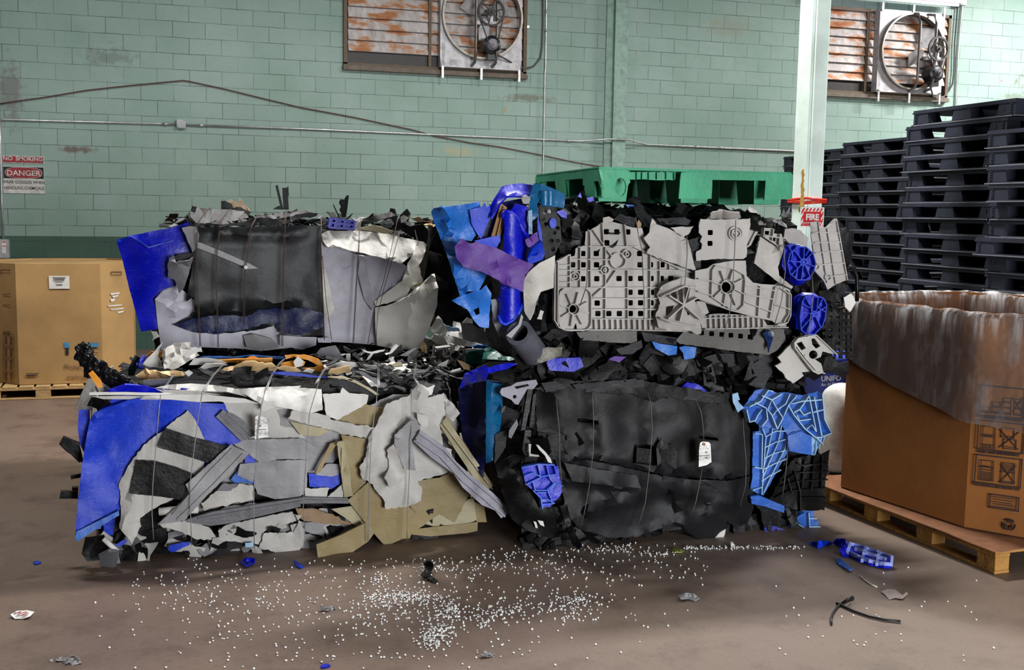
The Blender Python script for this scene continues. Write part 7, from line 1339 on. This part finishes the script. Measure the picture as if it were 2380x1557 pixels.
for fx in (.0, .44, .83):
    for fy in (.06, .42, .8):
        if fx == 0 and fy == .06: fx2 = .02
        else: fx2 = fx
        bm = bmesh.new(); c0 = gc + ex * fx2 + ey * fy; a = ex * .16; b = ey * .18
        top = [c0, c0 + a, c0 + a + b, c0 + b]; m = (a + b) / 2
        lo = [c0 + (q - c0 - m) * .86 + m + Vector((0, 0, zb - gz)) for q in top]
        A = [bm.verts.new(q) for q in top]; Bv = [bm.verts.new(q) for q in lo]
        bm.faces.new(A[::-1]); bm.faces.new(Bv)
        for k in range(4): bm.faces.new((A[k], A[(k + 1) % 4], Bv[(k + 1) % 4], Bv[k]))
        obj('block', bm, gpi, g)
for q0, q1 in ((ex, ex + ey), (ey, ex + ey)):
    bm = bmesh.new(); prism(bm, [gc + q0, gc + q1, gc + q1 + Vector((0, 0, -.06)), gc + q0 + Vector((0, 0, -.06))], Vector((.01, .01, 0))); obj('rear_skirt', bm, gp, g)

# ================================================================ things on the floor
def fl(pts, z=.0): return [onZ(p[0], p[1], z) for p in pts]
def fscrap(name, label, cat, pts, m, h=.03, nz=.01, group=None, step=7, th=.006, ribs=(), rib=(.012, .006), rib_m=None, dz=None, tear=.5):
    P = Pl((0, 0, h), (0, 0, 1)); o = sheet(name, None, m, pts, P, 0, nz=nz, nf=12, th=th, step=step, tear=tear, ribs=ribs, rib=rib, rib_m=rib_m, smooth=30)
    zs = [v.co.z for v in o.data.vertices]; d = min(zs) - .001
    for v in o.data.vertices: v.co.z -= d
    for c in o.children:
        for v in c.data.vertices: v.co.z -= d
    return tag(o, label, cat, group)
R1 = fr(1880, 800, 2.78)
o = fscrap('blue_pallet_fragment', 'broken blue pallet grid fragment on the floor near the wooden pallet', 'scrap', R1((195, 1290, .02), (225, 1262, .04), (262, 1258, .04), (300, 1262, .03), (370, 1290, .03), (440, 1312, .03), (540, 1350, .03), (548, 1380, .0), (535, 1398, .0), (440, 1390, .0), (345, 1360, .0), (270, 1325, .0), (220, 1325, .0)), bd, .05, .004, rib_m=plastic('whitened_blue', (150, 164, 236), (80, 90, 200), .4), rib=(.02, .014), ribs=[R1((262, 1260), (370, 1292), (540, 1352)), R1((268, 1322), (345, 1358), (440, 1388), (538, 1396)), R1((270, 1262), (250, 1322)), R1((368, 1285), (345, 1372)), R1((455, 1315), (440, 1395)), R1((540, 1352), (535, 1398)), R1((300, 1296), (500, 1366))], th=.014)
fscrap('blue_scrap', 'small folded blue scrap on the floor behind the blue grid fragment', 'scrap', R1((162, 1222, .05), (178, 1205, .06), (238, 1202, .05), (252, 1240, .02), (230, 1256, .0), (190, 1250, .0), (165, 1240, .0)), bd, .05, .02)
fscrap('blue_scrap', 'thin blue shard pointing at the right-hand bale, left of the blue grid fragment', 'scrap', R1((0, 1246, .01), (60, 1232, .04), (110, 1230, .04), (165, 1245, .01), (120, 1262, .0), (60, 1282, .0), (30, 1262, .0)), bl, .04, .012)
fscrap('blue_scrap', 'small pale blue strip on the floor in front of the blue grid fragment', 'scrap', R1((175, 1372), (200, 1372), (235, 1400), (285, 1438), (262, 1447), (215, 1422), (180, 1400)), mb, .02, .01)
fscrap('blue_scrap', 'curled dark blue scrap on the floor under the front of the lower left bale', 'scrap', [(556, 1296), (572, 1285, .03), (592, 1288, .03), (590, 1299), (570, 1306)], bd, .03, .01)
fscrap('blue_scrap', 'pointed blue scrap on the floor beside the tan board of the lower left bale', 'scrap', [(684, 1297, .02), (690, 1300), (707, 1310), (698, 1314), (688, 1310)], bl, .02, .006)
fscrap('blue_scrap', 'tiny blue chip alone on the floor at the far left', 'scrap', [(77, 1304), (88, 1302), (96, 1305), (86, 1309), (78, 1308)], bl, .01, .004)
fscrap('blue_scrap', 'tiny dark blue chip at the bottom edge of the floor', 'scrap', [(745, 1545), (760, 1541), (768, 1545), (756, 1550), (746, 1550)], bd, .01, .004)
o = fscrap('printed_paper', 'crumpled white printed paper label lying on the floor at the far left', 'paper', [(24, 1424, .01), (38, 1416, .02), (62, 1414, .01), (80, 1418, .0), (70, 1428, .01), (52, 1434, .0), (34, 1434, .0)], paper, .012, .006, th=.001)
bm = bmesh.new()
for a, b in (((34, 1425), (50, 1421)), ((40, 1428), (62, 1422)), ((52, 1429), (66, 1424))): p, q = onZ(*a, .018), onZ(*b, .018); s = (q - p).cross(Vector((0, 0, 1))).normalized() * .006; prism(bm, [p - s, q - s, q + s, p + s], Vector((0, 0, .001)))
obj('print', bm, plain('pink_print', (190, 120, 116), .7), o)
fscrap('card_scrap', 'pale grey card scrap with a hole on the floor at the right', 'scrap', [(2048, 1372), (2062, 1366), (2080, 1367), (2098, 1380), (2108, 1372), (2110, 1378), (2098, 1388), (2080, 1386), (2066, 1390), (2058, 1380)], plastic('card_grey', (196, 178, 174), (150, 140, 134), .3), .012, .006, th=.002)
fscrap('foil_scrap', 'crumpled grey film scrap on the floor in the shadow', 'scrap', [(1574, 1381), (1592, 1374, .02), (1612, 1375, .02), (1626, 1386), (1616, 1392), (1600, 1386), (1582, 1387)], lg, .02, .014)
fscrap('green_leaf_scrap', 'yellow green sliver on the floor before the black bale', 'scrap', [(1560, 1276), (1572, 1272), (1590, 1278), (1586, 1281), (1570, 1281)], plastic('leaf_green', (136, 150, 50), (90, 100, 30), .4), .01, .003)
fscrap('black_strip', 'torn dark strip on the floor below the right end of the lower left bale', 'scrap', [(985, 1290, .05), (1000, 1282, .06), (1008, 1300, .02), (1000, 1318, .0), (1018, 1332, .0), (1006, 1336, .0), (978, 1318, .0), (990, 1302, .02)], bk, .05, .012)
fscrap('white_chip', 'small white torn chip on the floor below the black bale', 'scrap', [(1697, 1254, .02), (1702, 1252, .02), (1710, 1264), (1700, 1268)], wh, .02, .004)
bm = bmesh.new(); tube(bm, [onZ(x, y, .008) for x, y in ((1932, 1450), (1931, 1438), (1936, 1424), (1946, 1410), (1958, 1401), (1970, 1395), (1984, 1390))], .006, 6); tube(bm, [onZ(x, y, .009) for x, y in ((1944, 1402), (1960, 1408), (1985, 1420), (2020, 1432), (2055, 1440), (2093, 1444))], .007, 6); tube(bm, [onZ(x, y, z) for x, y, z in ((1958, 1401, .012), (1970, 1392, .04), (1982, 1386, .03))], .005, 6)
tag(obj('black_cable', bm, plain('black_rubber', (18, 18, 18), .5)), 'short bent black cable offcut lying on the floor at lower right', 'cable')
bm = bmesh.new(); tube(bm, [onZ(x, y, .006) for x, y in ((1998, 1338), (2012, 1350), (2024, 1358), (2038, 1364))], .004, 6); tag(obj('string', bm, wh), 'thin pale string on the floor near the wooden pallet', 'string')
def fluff(label, x, y, n, r, sd):
    rnd = random.Random(sd); bm = bmesh.new()
    for k in range(n):
        p = onZ(x + rnd.gauss(0, r), y + rnd.gauss(0, r * .3), .001); s = rnd.uniform(.006, .016)
        shard(bm, p + Vector((0, 0, s * .5)), (rnd.uniform(-.5, .5), rnd.uniform(-.5, .5), 1), s * 2, rnd, .002)
    o = obj('grey_lint', bm, lg); tag(o, label, 'lint', kind='stuff')
fluff('grey lint and shreds on the floor at bottom left', 160, 1536, 30, 14, 1); fluff('grey lint near the bottom edge, centre', 1133, 1524, 16, 6, 2); fluff('grey lint in front of the lower left bale', 762, 1417, 14, 7, 3)
# ---- white pellets
rq = random.Random(77); PTS = []
def ok(x, y): return 215 < x < 2350 and y < 1600
for cx_, cy_, sx, sy, n in ((925, 1388, 40, 10, 150), (990, 1392, 30, 6, 40), (1040, 1420, 18, 14, 110), (1015, 1470, 26, 16, 150), (1000, 1492, 16, 10, 60), (1130, 1440, 40, 14, 70), (1180, 1418, 40, 10, 60), (1330, 1415, 45, 18, 110), (1345, 1395, 45, 10, 40), (910, 1420, 50, 18, 70), (880, 1350, 14, 8, 30), (1430, 1278, 50, 5, 70), (1540, 1288, 25, 3, 30), (1000, 1318, 14, 8, 40), (1050, 1310, 60, 16, 50), (1180, 1300, 80, 16, 60)):
    for k in range(n): PTS.append((rq.gauss(cx_, sx), rq.gauss(cy_, sy)))
for k in range(110): PTS.append((rq.uniform(1590, 1870), 1277 - (rq.random() * 280) * .02 + rq.gauss(0, 1.3)))
for k in range(430): PTS.append((rq.gauss(800, 330), rq.gauss(1440, 70)))
for k in range(300): PTS.append((rq.uniform(300, 1500), rq.uniform(1300, 1420)))
for k in range(150): PTS.append((rq.uniform(1050, 1650), rq.uniform(1262, 1350)))
for k in range(40): PTS.append((rq.uniform(1800, 2330), rq.uniform(1290, 1540)))
PTS = [p for p in PTS if 215 < p[0] < 2350 and 1262 < p[1] < 1556 and not (p[0] < 1120 and p[1] < 1296) and not (p[0] < 420 and p[1] < 1330)]
PTS.sort(key=lambda p: -p[1])
pem = bpy.data.meshes.new('plastic_pellet'); bm = bmesh.new(); bmesh.ops.create_icosphere(bm, subdivisions=1, radius=.0057)
for v in bm.verts: v.co.z *= .8
for f in bm.faces: f.smooth = True
bm.to_mesh(pem); bm.free(); pm_ = plain('white_pellet', (252, 252, 250), .35); pem.materials.append(pm_)
for p in PTS[:300]:
    o = bpy.data.objects.new('plastic_pellet', pem); C.objects.link(o); q = onZ(p[0], p[1], .0); o.location = (q.x, q.y, .0046); s = rq.uniform(.7, 1.15); o.scale = (s, s, s)
    tag(o, 'loose white plastic pellet on the concrete nearest the camera', 'pellet', 'white pellets spilt on the floor')
bm = bmesh.new()
for p in PTS[300:]:
    q = onZ(p[0], p[1], .0); s = rq.uniform(.004, .0062); bmesh.ops.create_icosphere(bm, subdivisions=1, radius=s, matrix=Matrix.Translation((q.x, q.y, s * .8)))
for f in bm.faces: f.smooth = True
tag(obj('spilt_pellets', bm, pm_), 'white plastic pellets spilt across the floor before the bales', 'pellets', kind='stuff')
print('PELLETS', len(PTS))
